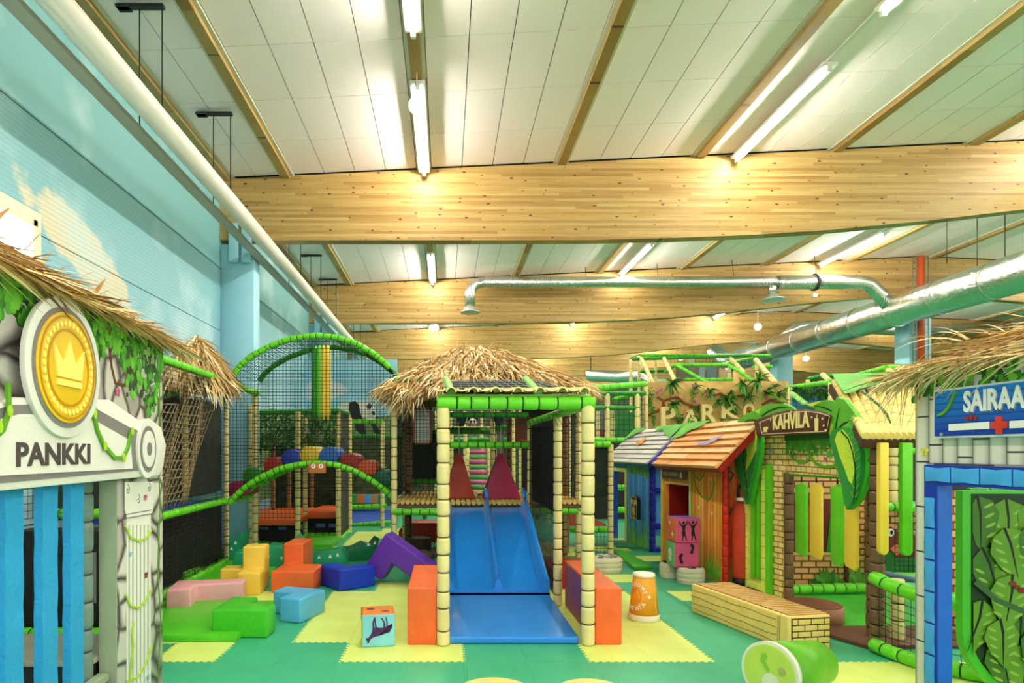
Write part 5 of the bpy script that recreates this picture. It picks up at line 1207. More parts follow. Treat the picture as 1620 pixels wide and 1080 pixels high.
for x, y in ((1105, 803), (1125, 758), (1126, 812), (1100, 860)): butterfly(OH, x, y, .03, plain('print_ivory', (220, 210, 170), .5), oh, .002)
OS = Plane((3.46, 7.72), (4.35, 7.72)); OS.shape('side_wall', [(0, 0), (.89, 0), (.89, 1.43), (.44, 1.95), (0, 1.43)], -.05, 0, ORPX, oh, .004)
mb = MB(); ribbon(OS, mb, OS.pxs([(1152, 742), (1160, 750), (1154, 762), (1148, 772), (1154, 785), (1150, 796), (1157, 806), (1153, 816)]), .024, 0, .006); v = mb.build('vine', VINED, oh)
mb = MB(); [OS.poly(mb, circle(OS.px(x, y), .03, 8, .018), .006, .01) for x, y in ((1156, 741), (1164, 745), (1147, 767), (1157, 776), (1149, 795))]; mb.build('vine_leaf', VINE, v)
mb = MB()
for k in range(60): s_ = RND.uniform(.03, .35); OS.poly(mb, [(s_-.01, .02), (s_+.01, .02), (s_+RND.uniform(-.08, .08), RND.uniform(.12, .34))], 0, .004+k*.00003)
for k in range(40): s_ = RND.uniform(OL-.35, OL-.06); OH.poly(mb, [(s_-.012, .02), (s_+.012, .02), (s_+RND.uniform(-.08, .08), RND.uniform(.12, .4))], 0, .004+k*.00003)
mb.build('printed_grass', MATS['grass_print'], oh)
e1, e2, r1, r2 = V((3.12, 7.12, 1.445)), V((3.1, 9.25, 1.43)), V((3.68, 7.12, 2.03)), V((3.66, 9.35, 2.03))
PE = [vinyl('plank_peach_a', (246, 184, 116), .5, .06, .1), vinyl('plank_peach_b', (240, 168, 98), .5, .06, .1), vinyl('plank_peach_c', (248, 200, 140), .5, .06, .1)]
nor = roof(oh, e1, e2, r1, r2, 7, 3, PE, .04, side=RD); roof(oh, mirror(e1, r1), mirror(e2, r2), r1, r2, 6, 2, PE, .04, side=RD)
roof_patch(oh, e1, e2, r1, r2, nor, [(1, .6), (.86, .66), (.8, .8), (.7, .85), (.62, 1), (1, 1)], LEAFP, 'printed_leaf_corner', .055); roof_patch(oh, e1, e2, r1, r2, nor, [(.34, .42), (.28, .5), (.22, .62), (.3, .6), (.4, .5), (.5, .5), (.46, .42)], vinyl('print_lilac', (170, 150, 190), .5), 'printed_butterfly', .055)
t = thing('extinguisher_pad', 'big red fire extinguisher shaped pad against the orange house side', 'foam shape', (3.62, 7.58, 0))
q_ = V((3.62, 7.58, 0)); MB().tube([q_+V((0, 0, z)) for z in (.10, .12, .88, .97, 1.02)], [.10, .105, .105, .09, .045], 20).build('tank', vinyl('tank_red', (206, 66, 44), .35, .08, .1), t)
MB().tube([q_, q_+V((0, 0, .1))], .10, 20).build('tank_base', BLACK, t); MB().tube([q_+V((0, 0, 1.04)), q_+V((0, 0, 1.08))], .06, 12).build('tank_cap', WHITE, t)
MB().tube([q_+V((-.04, 0, 1.08)), q_+V((-.04, 0, 1.18)), q_+V((0, 0, 1.27)), q_+V((.08, 0, 1.31))], .02, 8).build('tank_hose', BLACK, t)
# stones and dance cubes
cushion('stone_cushion', 1100, .33, 'rounded grey stone cushion under the dance cubes', 925, .19); cushion('stone_cushion', 1063, .24, 'smaller grey stone cushion left of the dance cubes', 915, .19, pebble=True)
MAG = vinyl('print_magenta', (206, 80, 128), .4, .14, .1, 3); LIL = vinyl('print_violet', (150, 100, 190), .4, .2, .1, 5); GRN2 = vinyl('print_green', (90, 190, 110), .4, .1, .1); ORP3 = vinyl('print_orange_red', (226, 110, 70), .4, .15, .1)
u_ = cube((3.02, 7.90, .30-.105), .31, -3, [MAG, MAG, GRN2], 'lower magenta cube with black shoe prints on the stone cushions'); cu2 = cube((3.02, 7.88, .505), .31, 3, [MAG, LIL, ORP3], 'upper magenta cube with two dancing figures')
def foot(cx, cy, s_, fl): return [(cx+fl*x*s_, cy+y*s_) for x, y in ((0, -.5), (.18, -.5), (.22, -.3), (.1, -.12), (.05, .05), (.12, .2), (.2, .42), (.05, .5), (-.12, .4), (-.2, .2), (-.16, -.1), (-.1, -.3), (-.12, -.42))]
face_print(u_, 'front', [foot(.28, .35, .42, 1)], BLACK, 'shoe_print', .31); face_print(u_, 'front', [foot(.72, .75, .42, -1)], BLACK, 'shoe_print', .31); face_print(u_, 'left', [circle((.5, .5), .22, 12), [(.3, .2), (.7, .2), (.6, .5), (.4, .5)]], WHITE, 'animal_print', .31)
def dancer(cx, s_, fl):
    b = [(cx-.05, .52), (cx-.07, .40), (cx-.05, .26), (cx-.07, .08), (cx-.04, .07), (cx, .26), (cx+.02, .3), (cx+.05, .26), (cx+.12, .08), (cx+.15, .09), (cx+.10, .28), (cx+.07, .42), (cx+.06, .55), (cx+.09, .68), (cx+.15*fl, .74), (cx+.17*fl, .9), (cx+.14*fl, .9), (cx+.11*fl, .78), (cx, .72), (cx-.11, .76), (cx-.17, .9), (cx-.20, .88), (cx-.14, .72), (cx-.07, .66)]
    return b
face_print(cu2, 'front', [[(x, z_*.98) for x, z_ in dancer(.3, 1, 1)], circle((.3, .80), .055, 10, .06), [(x, z_*.98) for x, z_ in dancer(.68, 1, 1)], circle((.68, .82), .055, 10, .06)], BLACK, 'dancer_print', .31)
def star(cx, cy, r): return [(cx+math.sin(math.pi*k/4)*r*(1 if k % 2 == 0 else .3), cy+math.cos(math.pi*k/4)*r*(1 if k % 2 == 0 else .3)) for k in range(8)]
face_print(cu2, 'left', [star(.35, .75, .12), star(.65, .3, .14)], WHITE, 'star_print', .31)
def quadmat(pxs, h, mat, label, name='floor_mat', cat='mat', bevel=.012):
    return tag(MB().prism([Z3(G(x, y), .001) for x, y in pxs], (0, 0, h)).build(name, mat, None, bevel=bevel, recalc=True), label, cat)
quadmat([(1003, 901), (1032, 899), (985, 873), (969, 873)], .045, MATG, 'long bright green mat strip between cushions and blue house'); quadmat([(975, 866), (1030, 868), (1020, 855), (968, 855)], .02, MATS['tile_mid_green'], 'mid green mat at the blue house door')

# ---- cup seats
CUPO = vinyl('cup_orange', (240, 168, 44), .4, .08, .1); CUPW = vinyl('cup_white', (236, 232, 210), .45, .04, .1)
c = G(1025, 984); c.y += .12
t = thing('cup_seat', 'upturned orange paper cup shaped seat standing on yellow tiles', 'seat', (c.x, c.y, 0))
def cyl(pts, name, mat, par, n=36): return MB().tube([c+V((0, 0, z)) for z, r in pts], [r for z, r in pts], n).build(name, mat, par)
cyl([(0, .145), (.012, .152), (.055, .150), (.06, .146)], 'cup_rim', CUPW, t); cyl([(.06, .1425), (.42, .103)], 'cup_body', CUPO, t); cyl([(.42, .106), (.435, .108), (.452, .103), (.456, .08)], 'cup_lid', CUPW, t)
def on_cup(a, z, h=.002): r = .1425-(z-.06)/.36*.0395+h; return c+V((r*math.sin(a), -r*math.cos(a), z))
def cup_poly(pts, name, mat, h=.003):
    mb = MB(); mb.add([on_cup(a, z, h) for a, z in pts]+[on_cup(a, z, 0) for a, z in pts], [tuple(range(len(pts)))]); return mb.build(name, mat, t, recalc=False)
def cup_text(txt, a0, z0, rad, start, step, name):
    for k, ch in enumerate(txt):
        cu = bpy.data.curves.new('l', 'FONT'); cu.body = ch; cu.resolution_u = 2; cu.offset = .02; tmp = bpy.data.objects.new('l', cu); me0 = bpy.data.meshes.new_from_object(tmp); bpy.data.objects.remove(tmp)
        th_ = start+step*k; s_ = .052; mb = MB(); vs = []
        for v in me0.vertices:
            x, y = (v.co.x-.3)*s_, v.co.y*s_*(1 if step < 0 else 1)
            rr = rad+y if step < 0 else rad-.036+y*-1+.0
            if step < 0: X_, Z_ = math.cos(th_)*(rad+y)+math.sin(th_)*x, math.sin(th_)*(rad+y)-math.cos(th_)*x
            else: X_, Z_ = math.cos(th_)*(rad-y)-math.sin(th_)*x, math.sin(th_)*(rad-y)+math.cos(th_)*x
            vs.append(on_cup(a0+X_/.13, z0+Z_, .003))
        mb.add(vs, [tuple(p_.vertices) for p_ in me0.polygons]); bpy.data.meshes.remove(me0); mb.build(name, WHITE, t)
A0, Z0 = -1.05, .235
cup_text('ROOMS', A0, Z0, .105, 2.1, -.42, 'cup_lettering'); cup_text('MENTA', A0, Z0, .13, -2.0, .34, 'cup_lettering')
cup_poly([(A0+.085*math.cos(x)/.13, Z0+.085*math.sin(x)) for x in [2*math.pi*k/28 for k in range(28)]], 'cup_ring', plain('cup_ring_white', (250, 226, 150), .5), .002); cup_poly([(A0+.081*math.cos(x)/.13, Z0+.081*math.sin(x)) for x in [2*math.pi*k/28 for k in range(28)]], 'cup_disc', vinyl('cup_deep_orange', (232, 142, 40), .5), .003)
cup_poly([(.10+.022/.13*math.sin(math.pi*k/5)*(1 if k % 2 == 0 else .42), .24+.022*math.cos(math.pi*k/5)*(1 if k % 2 == 0 else .42)) for k in range(10)], 'cup_star', WHITE)
for a in (.62, 1.05): cup_poly([(a-.03, .07), (a+.03, .07), (a+.045, .41), (a-.045, .41)], 'cup_stripe', plain('cup_pale', (250, 206, 104), .5))
# green cup lying down
t2 = thing('cup_seat', 'green paper cup shaped seat lying on its side at the front edge', 'seat', (2.45, 4.25, 0)); t2['group'] = ''
del t2['group']
ax0, ax1 = V((2.13, 4.08, .195)), V((2.62, 4.38, .155)); dr = (ax1-ax0)
def lie(a, b, ra_, rb_, name, mat): return MB().tube([ax0+dr*a, ax0+dr*b], [ra_, rb_], 40).build(name, mat, t2)
m, nt, b = newmat('cup_green', .38); v, d = coords(nt, 'World'); nt.links.new(ramp(nt, d['z'], [(.12, lin((60, 150, 30))), (.27, lin((110, 190, 26))), (.33, lin((176, 214, 44)))]), b.inputs['Base Color'])
CUPG = vinyl('cup_leaf_green', (104, 184, 34), .38, .22, .1, 3)
lie(0, .07, .195, .195, 'cup_rim', CUPW); lie(.07, 1, .185, .15, 'cup_body', CUPG); MB().tube([ax0-dr*.012, ax0-dr*.002], [.172, .176], 40).build('cup_end_disc', vinyl('cup_lime', (196, 222, 90), .4, .08, .1), t2)
fr = dr.normalized(); sx = fr.cross(V((0, 0, 1))).normalized()*-1; sz = sx.cross(fr).normalized(); sz = sz if sz.z > 0 else -sz
mb = MB(); cc = ax0-dr*.016
def endpt(x, z): return cc+sx*x+sz*z
def end_poly(pts, name, mat, o=.003): mb = MB(); mb.prism([endpt(x, z)-fr*o*.5 for x, z in pts], -fr*.002); mb.build(name, mat, t2, recalc=True)
end_poly([(.02, .12), (.05, .11), (.055, .06), (.02, .02), (.0, .0), (-.01, .02), (.025, .06), (.01, .1)], 'leaf_print', plain('end_green', (140, 198, 60), .5)); end_poly(circle((-.09, .03), .025, 12), 'dot_print', plain('end_olive', (176, 178, 100), .5)); end_poly(circle((-.02, -.06), .06, 16), 'face_print', plain('end_pale', (226, 228, 190), .5), .005)
# pale green ribbon stripes along the cup
for a in (.35, .9):
    p0, p1 = ax0+dr*.12, ax0+dr*.97; up1 = sz*math.cos(a)-sx*-1*math.sin(a)
    MB().tube([p0+up1*.184, p1+up1*.151], [.004, .004], 6).build('cup_stripe', plain('cup_stripe_green', (170, 220, 110), .5), t2)
for k, (px, w_) in enumerate(((785, .27), (940, .25))):
    c_ = G(px, 1110); t = thing('round_stool', ['low round yellow stool at the front edge, left one', 'low round yellow stool at the front edge, right one'][k], 'seat', (c_.x, 4.1, 0))
    MB().tube([V((c_.x, 4.1, z)) for z in (0, .01, .05, .06)], [w_-.02, w_, w_, w_-.02], 40).build('stool_pad', vinyl('stool_yellow', (240, 208, 110), .4), t)
    MB().tube([V((c_.x, 4.1, z)) for z in (.06, .064)], [w_*.9, w_*.88], 40).build('stool_top', vinyl('stool_top', (246, 214, 120), .4), t)

# ---- bamboo bench block
BX = [V((2.81, 5.085, 0)), V((3.205, 5.15, 0)), V((2.94, 6.44, 0)), V((2.52, 6.36, 0))]
t = thing('bench_block', 'long bamboo and timber print bench block on the green tiles', 'bench', (2.87, 5.75, 0)); hB = .29
PL = vinyl('timber_print', (238, 208, 120), .42, .08, .1, 6)
MB().prism(BX, (0, 0, hB)).build('bench_body', PL, t, bevel=.02, segs=3, recalc=True)
T1 = Plane(BX[3], BX[0]); LL = (BX[0]-BX[3]).length; PLD = plain('timber_line', (150, 104, 50), .5)
mb = MB()
for z0 in (.045, .10, .165, .235): ribbon(T1, mb, [(s_*LL/10, z0+.006*math.sin(s_*1.7+z0*40)) for s_ in range(0, 10)], .005, 0, .002)
ribbon(T1, mb, [(LL*.915, .02), (LL*.918, .27)], .006, 0, .002); ribbon(T1, mb, [(LL*.93, .02), (LL*.933, .27)], .004, 0, .002); mb.build('grain_lines', PLD, t)
T2 = Plane(BX[0], BX[1]); WW = (BX[1]-BX[0]).length; BAMB = vinyl('bamboo_yellow', (234, 206, 122), .42, .1, .15, 9); BGAP = plain('bamboo_gap', (74, 46, 20), .8)
T2.shape('end_backing', [(.03, .012), (WW-.012, .012), (WW-.012, hB-.02), (.03, hB-.02)], 0, .003, BGAP, t)
for r_ in range(5):
    z0 = .016+r_*.051; off = .0 if r_ % 2 else -.06; x = .03+off
    while x < WW-.02:
        a, b = max(.034, x), min(WW-.016, x+.12)
        if b-a > .02: T2.shape('bamboo_piece', [(a+.005, z0), (b-.005, z0), (b-.005, z0+.041), (a+.005, z0+.041)], .003, .009, BAMB, t, .002)
        x += .12
# slats on top
n = 22; a0, a1, b0, b1 = BX[0], BX[1], BX[3], BX[2]
mb = MB(); mb.hexa([Z3(a0.lerp(b0, .02)+V((.03, 0, 0)), hB), Z3(a1.lerp(b1, .02)-V((.01, 0, 0)), hB), Z3(a1.lerp(b1, .98), hB), Z3(a0.lerp(b0, .98)+V((.03, 0, 0)), hB), Z3(a0.lerp(b0, .02)+V((.03, 0, 0)), hB+.003), Z3(a1.lerp(b1, .02)-V((.01, 0, 0)), hB+.003), Z3(a1.lerp(b1, .98), hB+.003), Z3(a0.lerp(b0, .98)+V((.03, 0, 0)), hB+.003)]); mb.build('top_backing', BGAP, t)
TAN = vinyl('bamboo_tan', (226, 178, 110), .45, .12, .1, 9)
for k in range(n):
    f0, f1 = .02+k*.96/n, .02+(k+.66)*.96/n
    q0, q1, q2, q3 = a0.lerp(b0, f0)+V((.035, 0, 0)), a1.lerp(b1, f0)-V((.012, 0, 0)), a1.lerp(b1, f1)-V((.012, 0, 0)), a0.lerp(b0, f1)+V((.035, 0, 0))
    cut = .3+.4*((k*7) % 5)/5
    for s0, s1 in ((0, cut-.01), (cut+.01, 1)):
        MB().hexa([Z3(q0.lerp(q1, s0), hB+.003), Z3(q0.lerp(q1, s1), hB+.003), Z3(q3.lerp(q2, s1), hB+.003), Z3(q3.lerp(q2, s0), hB+.003), Z3(q0.lerp(q1, s0), hB+.007), Z3(q0.lerp(q1, s1), hB+.007), Z3(q3.lerp(q2, s1), hB+.007), Z3(q3.lerp(q2, s0), hB+.007)]).build('bamboo_slat', TAN, t, recalc=True)
c_ = G(1306, 995); LOGB = vinyl('log_side_brown', (150, 100, 66), .45, .2, .3, 7)
stump((c_.x+.05, c_.y+.27, 0), .25, .17, 'low round brown log seat behind the bamboo bench', vinyl('log_top_brown', (112, 66, 46), .5, .12, .2, 5), LOGB)

# ================================================================ KAHVILA café
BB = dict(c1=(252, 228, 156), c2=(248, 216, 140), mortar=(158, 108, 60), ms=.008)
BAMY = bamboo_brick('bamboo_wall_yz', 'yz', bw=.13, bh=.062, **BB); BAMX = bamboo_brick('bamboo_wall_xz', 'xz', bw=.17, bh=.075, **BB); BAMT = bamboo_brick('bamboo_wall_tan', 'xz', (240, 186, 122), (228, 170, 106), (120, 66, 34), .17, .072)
kv = thing('cafe_playhouse', 'bamboo print café play house with big green leaves signed KAHVILA', 'playhouse', (3.9, 6.3, 0))
KS = Plane((3.66, 7.52), (3.79, 6.92)); KSL = .614; KF = Plane((3.79, 6.9), (3.52, 5.12)); KFL = 1.80
KS.shape('side_wall', [(0, 0), (KSL, 0), (KSL, 1.86), (0, 1.86)], -.06, 0, BAMY, kv, .006)
wz = KS.pxs([(1182, 740), (1224, 738), (1224, 940), (1182, 928)]); s0, s1 = wz[0][0], wz[1][0]
LIME = vinyl('frame_lime', (232, 238, 110), .42, .1, .2, 9); LIMED = plain('frame_node', (110, 130, 30), .5)
KS.shape('opening_dark', [(s0+.06, .12), (s1-.09, .12), (s1-.09, 1.36), (s0+.06, 1.36)], 0, .004, vinyl('opening_yellow', (190, 190, 96), .5), kv)
for pts in ([(s0, .0), (s0+.075, .02), (s0+.075, 1.46), (s0, 1.48)], [(s1-.15, .02), (s1-.075, .0), (s1-.075, 1.48), (s1-.15, 1.46)], [(s0+.075, 1.38), (s1-.15, 1.38), (s1-.15, 1.48), (s0+.075, 1.48)], [(s0+.075, .02), (s1-.15, .02), (s1-.15, .10), (s0+.075, .10)]):
    KS.shape('bamboo_frame', pts, 0, .05, LIME, kv, .01)
KS.shape('frame_edge', [(s1-.065, 0), (s1, 0), (s1, 1.49), (s1-.075, 1.49)], 0, .06, GREEN, kv, .008)
KS.shape('inner_strip', [(s0+.12, .14), (s0+.17, .14), (s0+.17, 1.3), (s0+.12, 1.3)], .004, .04, GREEN, kv, .01); KS.shape('inner_strip', [(s0+.20, .14), (s0+.25, .14), (s0+.25, 1.3), (s0+.20, 1.3)], .004, .04, GREEN, kv, .01)
mb = MB()
for k in range(11):
    z0 = .1+k*.13; ribbon(KS, mb, [(s0+.005, z0), (s0+.07, z0+.004)], .006, .05, .052); ribbon(KS, mb, [(s1-.145, z0+.05), (s1-.08, z0+.054)], .006, .05, .052)
mb.build('frame_nodes', LIMED, kv)
KF.shape('header_panel', [(0, 1.395), (KFL, 1.42), (KFL, 1.84), (0, 1.84)], -.06, 0, BAMY, kv, .006)
KF.shape('header_underside', [(.02, 1.375), (KFL-.1, 1.40), (KFL-.1, 1.42), (.02, 1.394)], -.12, .0, GREEND, kv)
mb = MB(); KF.poly(mb, [(0, 1.70), (1.4, 1.70), (1.4, 1.84), (0, 1.84)], 0, .003)
for k in range(90): KF.poly(mb, circle((RND.uniform(0, 1.4), 1.70-RND.random()**1.6*.09), RND.uniform(.012, .03), 6), 0, .004+.0001*k)
mb.build('printed_leaves', vinyl('foliage_print', (84, 170, 60), .5, .3, .1, 14), kv); KF.shape('dark_foliage_band', [(0, 1.76), (1.4, 1.76), (1.4, 1.84), (0, 1.84)], .0125, .014, vinyl('foliage_dark', (36, 100, 36), .5, .2, .1, 14), kv)  # darker green band along the top of the printed leaves
for pts in ([(1252, 714), (1256, 726), (1266, 731), (1277, 729), (1284, 720)], [(1284, 722), (1292, 733), (1306, 739), (1320, 737), (1330, 728)]):
    mb = MB(); ribbon(KF, mb, KF.pxs(pts), .028, .004, .012); mb.build('vine', VINE, kv)
butterfly(KF, 1306, 727, .035, PINKP, kv, .006); butterfly(KS, 1219, 713, .035, plain('print_steel', (150, 170, 180), .5), kv, .002)
post(3.81, 6.88, 0, 1.42, .052, 'brown_post', kv, BROWN, .13, tie=BTIE); post(3.54, 5.08, 0, 1.8, .055, 'brown_post', kv, BROWN, .12, n=14, tie=BTIE)
q_ = P(1366, 900, 7.3); post(q_.x+.02, 7.3, 0, 1.9, .07, 'brown_post', kv, BROWN, .14, tie=BTIE); post(3.72, 5.4, 0, 1.8, .05, 'brown_post', kv, BROWN, .12, tie=BTIE)
rail([(3.84, 6.98, .09), (4.93, 7.1, .09)], .055, 'base_rail', kv, GREEN, .14)
# sign on leaves
KG = Plane((3.60, 7.22), (3.53, 5.75)); BRW = vinyl('sign_brown', (92, 54, 34), .45, .2, .1, 8)
sp = KG.pxs([(1199, 665), (1215, 659), (1235, 652), (1256, 648), (1277, 647), (1298, 650), (1316, 656), (1311, 685), (1204, 690)])
so = KG.shape('sign_board', sp, 0, .05, BRW, kv, .008)
inn = KG.pxs([(1202, 668), (1217, 662), (1236, 655), (1257, 651), (1277, 650.5), (1297, 653), (1312.5, 658), (1308, 682), (1206, 686.5), (1202, 668)], .05)
mb = MB(); ribbon(KG, mb, inn, .008, .05, .053); mb.build('sign_border', plain('border_cream', (230, 200, 170), .5), so)
a, b = KG.px(1223, 681, .05), KG.px(1281, 659, .05); KG.text('KAHVILA', a[0], b[0], 1.875, 2.035, .05, .056, CREAMP, so, sl=0)
z_ = KG.px(1211, 680, .05); KG.shape('cup_icon', [(z_[0]-.045, z_[1]+.03), (z_[0]-.035, z_[1]-.01), (z_[0]-.045, z_[1]-.022), (z_[0]+.045, z_[1]-.022), (z_[0]+.035, z_[1]-.01), (z_[0]+.045, z_[1]+.0), (z_[0]+.065, z_[1]+.01), (z_[0]+.065, z_[1]+.03), (z_[0]+.045, z_[1]+.035)], .05, .055, CREAMP, so)
z_ = KG.px(1292, 670, .05); KG.shape('glass_icon', [(z_[0]-.025, z_[1]-.07), (z_[0]+.025, z_[1]-.07), (z_[0]+.032, z_[1]+.05), (z_[0]-.032, z_[1]+.05)], .05, .055, CREAMP, so); KG.shape('straw_icon', [(z_[0]-.005, z_[1]+.05), (z_[0]+.005, z_[1]+.05), (z_[0]+.02, z_[1]+.085), (z_[0]+.01, z_[1]+.085)], .05, .055, CREAMP, so)
mb = MB()
for x, y in ((1252, 651), (1261, 651), (1220, 664), (1203, 669), (1285, 660), (1302, 662), (1304, 673), (1206, 684), (1307, 680)): KG.poly(mb, circle(KG.px(x, y, .05), .010, 10), .053, .058)
mb.build('bulb_print', plain('bulb_cream', (250, 236, 210), .5), so)
# leaves
LG1 = vinyl('leaf_bright', (96, 180, 50), .45, .14, .1, 3); LG2 = vinyl('leaf_lime', (204, 228, 70), .45, .1, .1, 3); LG3 = vinyl('leaf_dark', (50, 146, 60), .45, .12, .1, 3); LG4 = vinyl('leaf_blue_green', (40, 112, 106), .45, .12, .1, 3); EDG = vinyl('leaf_edge', (66, 176, 40), .45, .06, .1)
def leaf(pts, mat, h, thick, vein=None, inner=None, veins=0, pl=KG, name='big_leaf'):
    o = pl.shape(name, pl.pxs(pts), h, h+thick, mat, kv)
    if inner: pl.shape('leaf_inner', pl.pxs(inner, h+thick), h+thick, h+thick+.003, LG2, o)
    if vein:
        mb = MB(); vp = pl.pxs(vein, h+thick+.003); ribbon(pl, mb, vp, [.014]*(len(vp)-1)+[.004], h+thick+.003, h+thick+.006)
        mb.build('leaf_vein', plain('vein_dark', (16, 60, 26), .5), o)
        if veins:
            mb = MB()
            for k in range(veins):
                f = (k+1)/(veins+1)*(len(vp)-1); i = min(int(f), len(vp)-2); a = f-i; c_ = (lerp(vp[i][0], vp[i+1][0], a), lerp(vp[i][1], vp[i+1][1], a)); w_ = .11*(1-.6*k/veins)
                for sg in (-1, 1): ribbon(pl, mb, [(c_[0]+sg*.015, c_[1]-.01), (c_[0]+sg*w_, c_[1]+.05-.02)], [.006, .002], h+thick+.003, h+thick+.005)
            mb.build('leaf_ribs', plain('rib_light', (150, 206, 90), .5), o)
    return o
leaf([(1166, 668), (1180, 655), (1194, 650), (1206, 660), (1210, 676), (1204, 690), (1190, 676), (1176, 682), (1166, 700)], LG1, -.02, .03, [(1206, 672), (1196, 664), (1184, 664), (1174, 672)])
leaf([(1186, 654), (1196, 646), (1214, 640), (1236, 638), (1250, 643), (1256, 648), (1236, 655), (1205, 664)], LG1, -.04, .03, [(1202, 660), (1216, 650), (1232, 644), (1246, 644)], [(1190, 653), (1204, 645), (1200, 657), (1196, 660)])
leaf([(1240, 652), (1250, 645), (1260, 640), (1270, 640), (1282, 646), (1288, 652), (1262, 655)], LG4, -.055, .02)
leaf([(1262, 642), (1284, 635), (1302, 632), (1316, 636), (1324, 646), (1318, 658), (1290, 650)], LG1, -.07, .03, [(1320, 652), (1306, 645), (1288, 641)], [(1264, 643), (1284, 637), (1300, 634), (1288, 642)])
leaf([(1312, 658), (1316, 640), (1322, 628), (1334, 632), (1346, 648), (1356, 662), (1346, 676), (1326, 686), (1314, 690)], LG1, -.05, .04, [(1320, 686), (1324, 665), (1328, 645)], [(1312, 665), (1318, 672), (1314, 690), (1311, 684)])
leaf([(1318, 690), (1330, 668), (1346, 658), (1358, 664), (1362, 676), (1350, 684), (1330, 686)], LG1, -.02, .03, [(1322, 682), (1334, 670), (1348, 664)])
leaf([(1348, 672), (1366, 676), (1380, 690), (1380, 712), (1372, 726), (1362, 700)], LG4, -.06, .03)
leaf([(1352, 680), (1374, 700), (1382, 690), (1383, 708), (1372, 728), (1376, 735), (1374, 752), (1366, 776), (1356, 795), (1344, 806), (1346, 780), (1360, 740)], EDG, -.04, .04)
leaf([(1319, 694), (1322, 682), (1332, 676), (1345, 676), (1357, 684), (1365, 700), (1369, 720), (1369, 742), (1366, 762), (1358, 786), (1347, 806), (1342, 795), (1340, 775), (1334, 752), (1326, 722)], LG3, .0, .04, [(1331, 682), (1342, 694), (1349, 715), (1353, 740), (1353, 770), (1350, 798)], [(1321, 696), (1325, 684), (1334, 679), (1342, 689), (1348, 702), (1352, 720), (1352, 745), (1348, 765), (1343, 760), (1337, 742), (1329, 722)], 9)
leaf([(1203, 680), (1205, 700), (1203, 722), (1197, 750), (1192, 775), (1187, 798), (1182, 790), (1188, 740), (1195, 690)], EDG, -.04, .04)
leaf([(1200, 676), (1190, 672), (1178, 675), (1168, 684), (1163, 697), (1164, 720), (1170, 748), (1178, 775), (1185, 797), (1190, 770), (1197, 742), (1202, 712)], LG3, .0, .035, [(1196, 677), (1184, 688), (1177, 706), (1176, 730), (1181, 765), (1184, 790)], [(1199, 680), (1188, 676), (1178, 684), (1180, 700), (1182, 720), (1180, 745), (1188, 730), (1196, 712)], 7)
# hanging strips in the café opening
def strip(px0, px1, top, bot, pl, mat, thick=.03, h=-.05):
    a, b = pl.px(px0, 800, h)[0], pl.px(px1, 800, h)[0]; zt = pl.px(px0, top, h)[1]; zb = pl.px((px0+px1)/2, bot, h)[1]; m_ = (a+b)/2
    o = pl.shape('hanging_strip', [(a, zb+.05), (a+.02, zb+.01), (b-.03, zb), (b, zb+.05), (b, zt-.04), (m_+.01, zt), (m_-.02, zt-.03), (a, zt-.03)], h-thick/2, h+thick/2, mat, kv, .008)
    mb = MB(); pl.poly(mb, [(m_-.008, zt-.01), (m_+.008, zt-.01), (m_+.008, zt+.09), (m_-.008, zt+.09)], h-.004, h+.004); mb.build('strip_tie', BLACK, o)
strip(1260, 1276.5, 761, 878, KF, GREEN); strip(1283, 1300.5, 762, 883, KF, YELL); strip(1316, 1333.5, 764, 895, KF, GREEN); strip(1338, 1357, 764, 900, KF, YELL)
# inner back wall of the café
BW = Plane((3.86, 7.25), (4.95, 7.25))
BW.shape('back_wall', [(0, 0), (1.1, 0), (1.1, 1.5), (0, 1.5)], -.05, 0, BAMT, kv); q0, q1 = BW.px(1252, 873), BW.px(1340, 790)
BW.shape('window_view', [(q0[0], q0[1]), (q1[0], q0[1]), (q1[0], q1[1]), (q0[0], q1[1])], 0, .004, vinyl('dark_maroon', (110, 34, 34), .5, .2, .1, 5), kv)
BW.shape('window_curtain', BW.pxs([(1306, 873), (1312, 820), (1318, 800), (1318, 873)]), .004, .02, GREEND, kv); BW.shape('window_patch', BW.pxs([(1276, 870), (1278, 800), (1300, 792), (1302, 870)]), .004, .006, vinyl('patch_red', (170, 60, 40), .5), kv)
BW.shape('window_sill', [(q0[0], q0[1]-.03), (q1[0]+.05, q0[1]-.03), (q1[0]+.05, q0[1]), (q0[0], q0[1])], 0, .03, TAN, kv)
BW.shape('corner_batten', BW.pxs([(1335, 935), (1340, 935), (1340, 720), (1335, 720)]), 0, .03, vinyl('batten_brown', (84, 44, 24), .5), kv)
mb = MB()
for (cx, cy, n_) in ((1308, 934, 9), (1352, 934, 8)):
    for k in range(n_):
        a = math.pi*(.08+.84*k/(n_-1)); ln = RND.uniform(30, 36)*(.8+.35*math.sin(a)); dx, dy = math.cos(a), -math.sin(a)
        tip = (cx+dx*ln, cy+dy*ln); md = (cx+dx*ln*.5, cy+dy*ln*.5); w_ = 7
        BW.poly(mb, BW.pxs([(cx, cy), (md[0]-dy*w_, md[1]+dx*w_), tip, (md[0]+dy*w_, md[1]-dx*w_)]), .004, .01+.001*k, tint=RND.uniform(.35, .8))
mb.build('printed_plant', LEAFM, kv, tint=True)
q_ = [G(1250, 952), G(1368, 952), G(1450, 952, 0), G(1450, 992), G(1330, 992), G(1262, 960)]
FLG = vinyl('cafe_floor_green', (70, 190, 60), .32, .06, .1, 3)
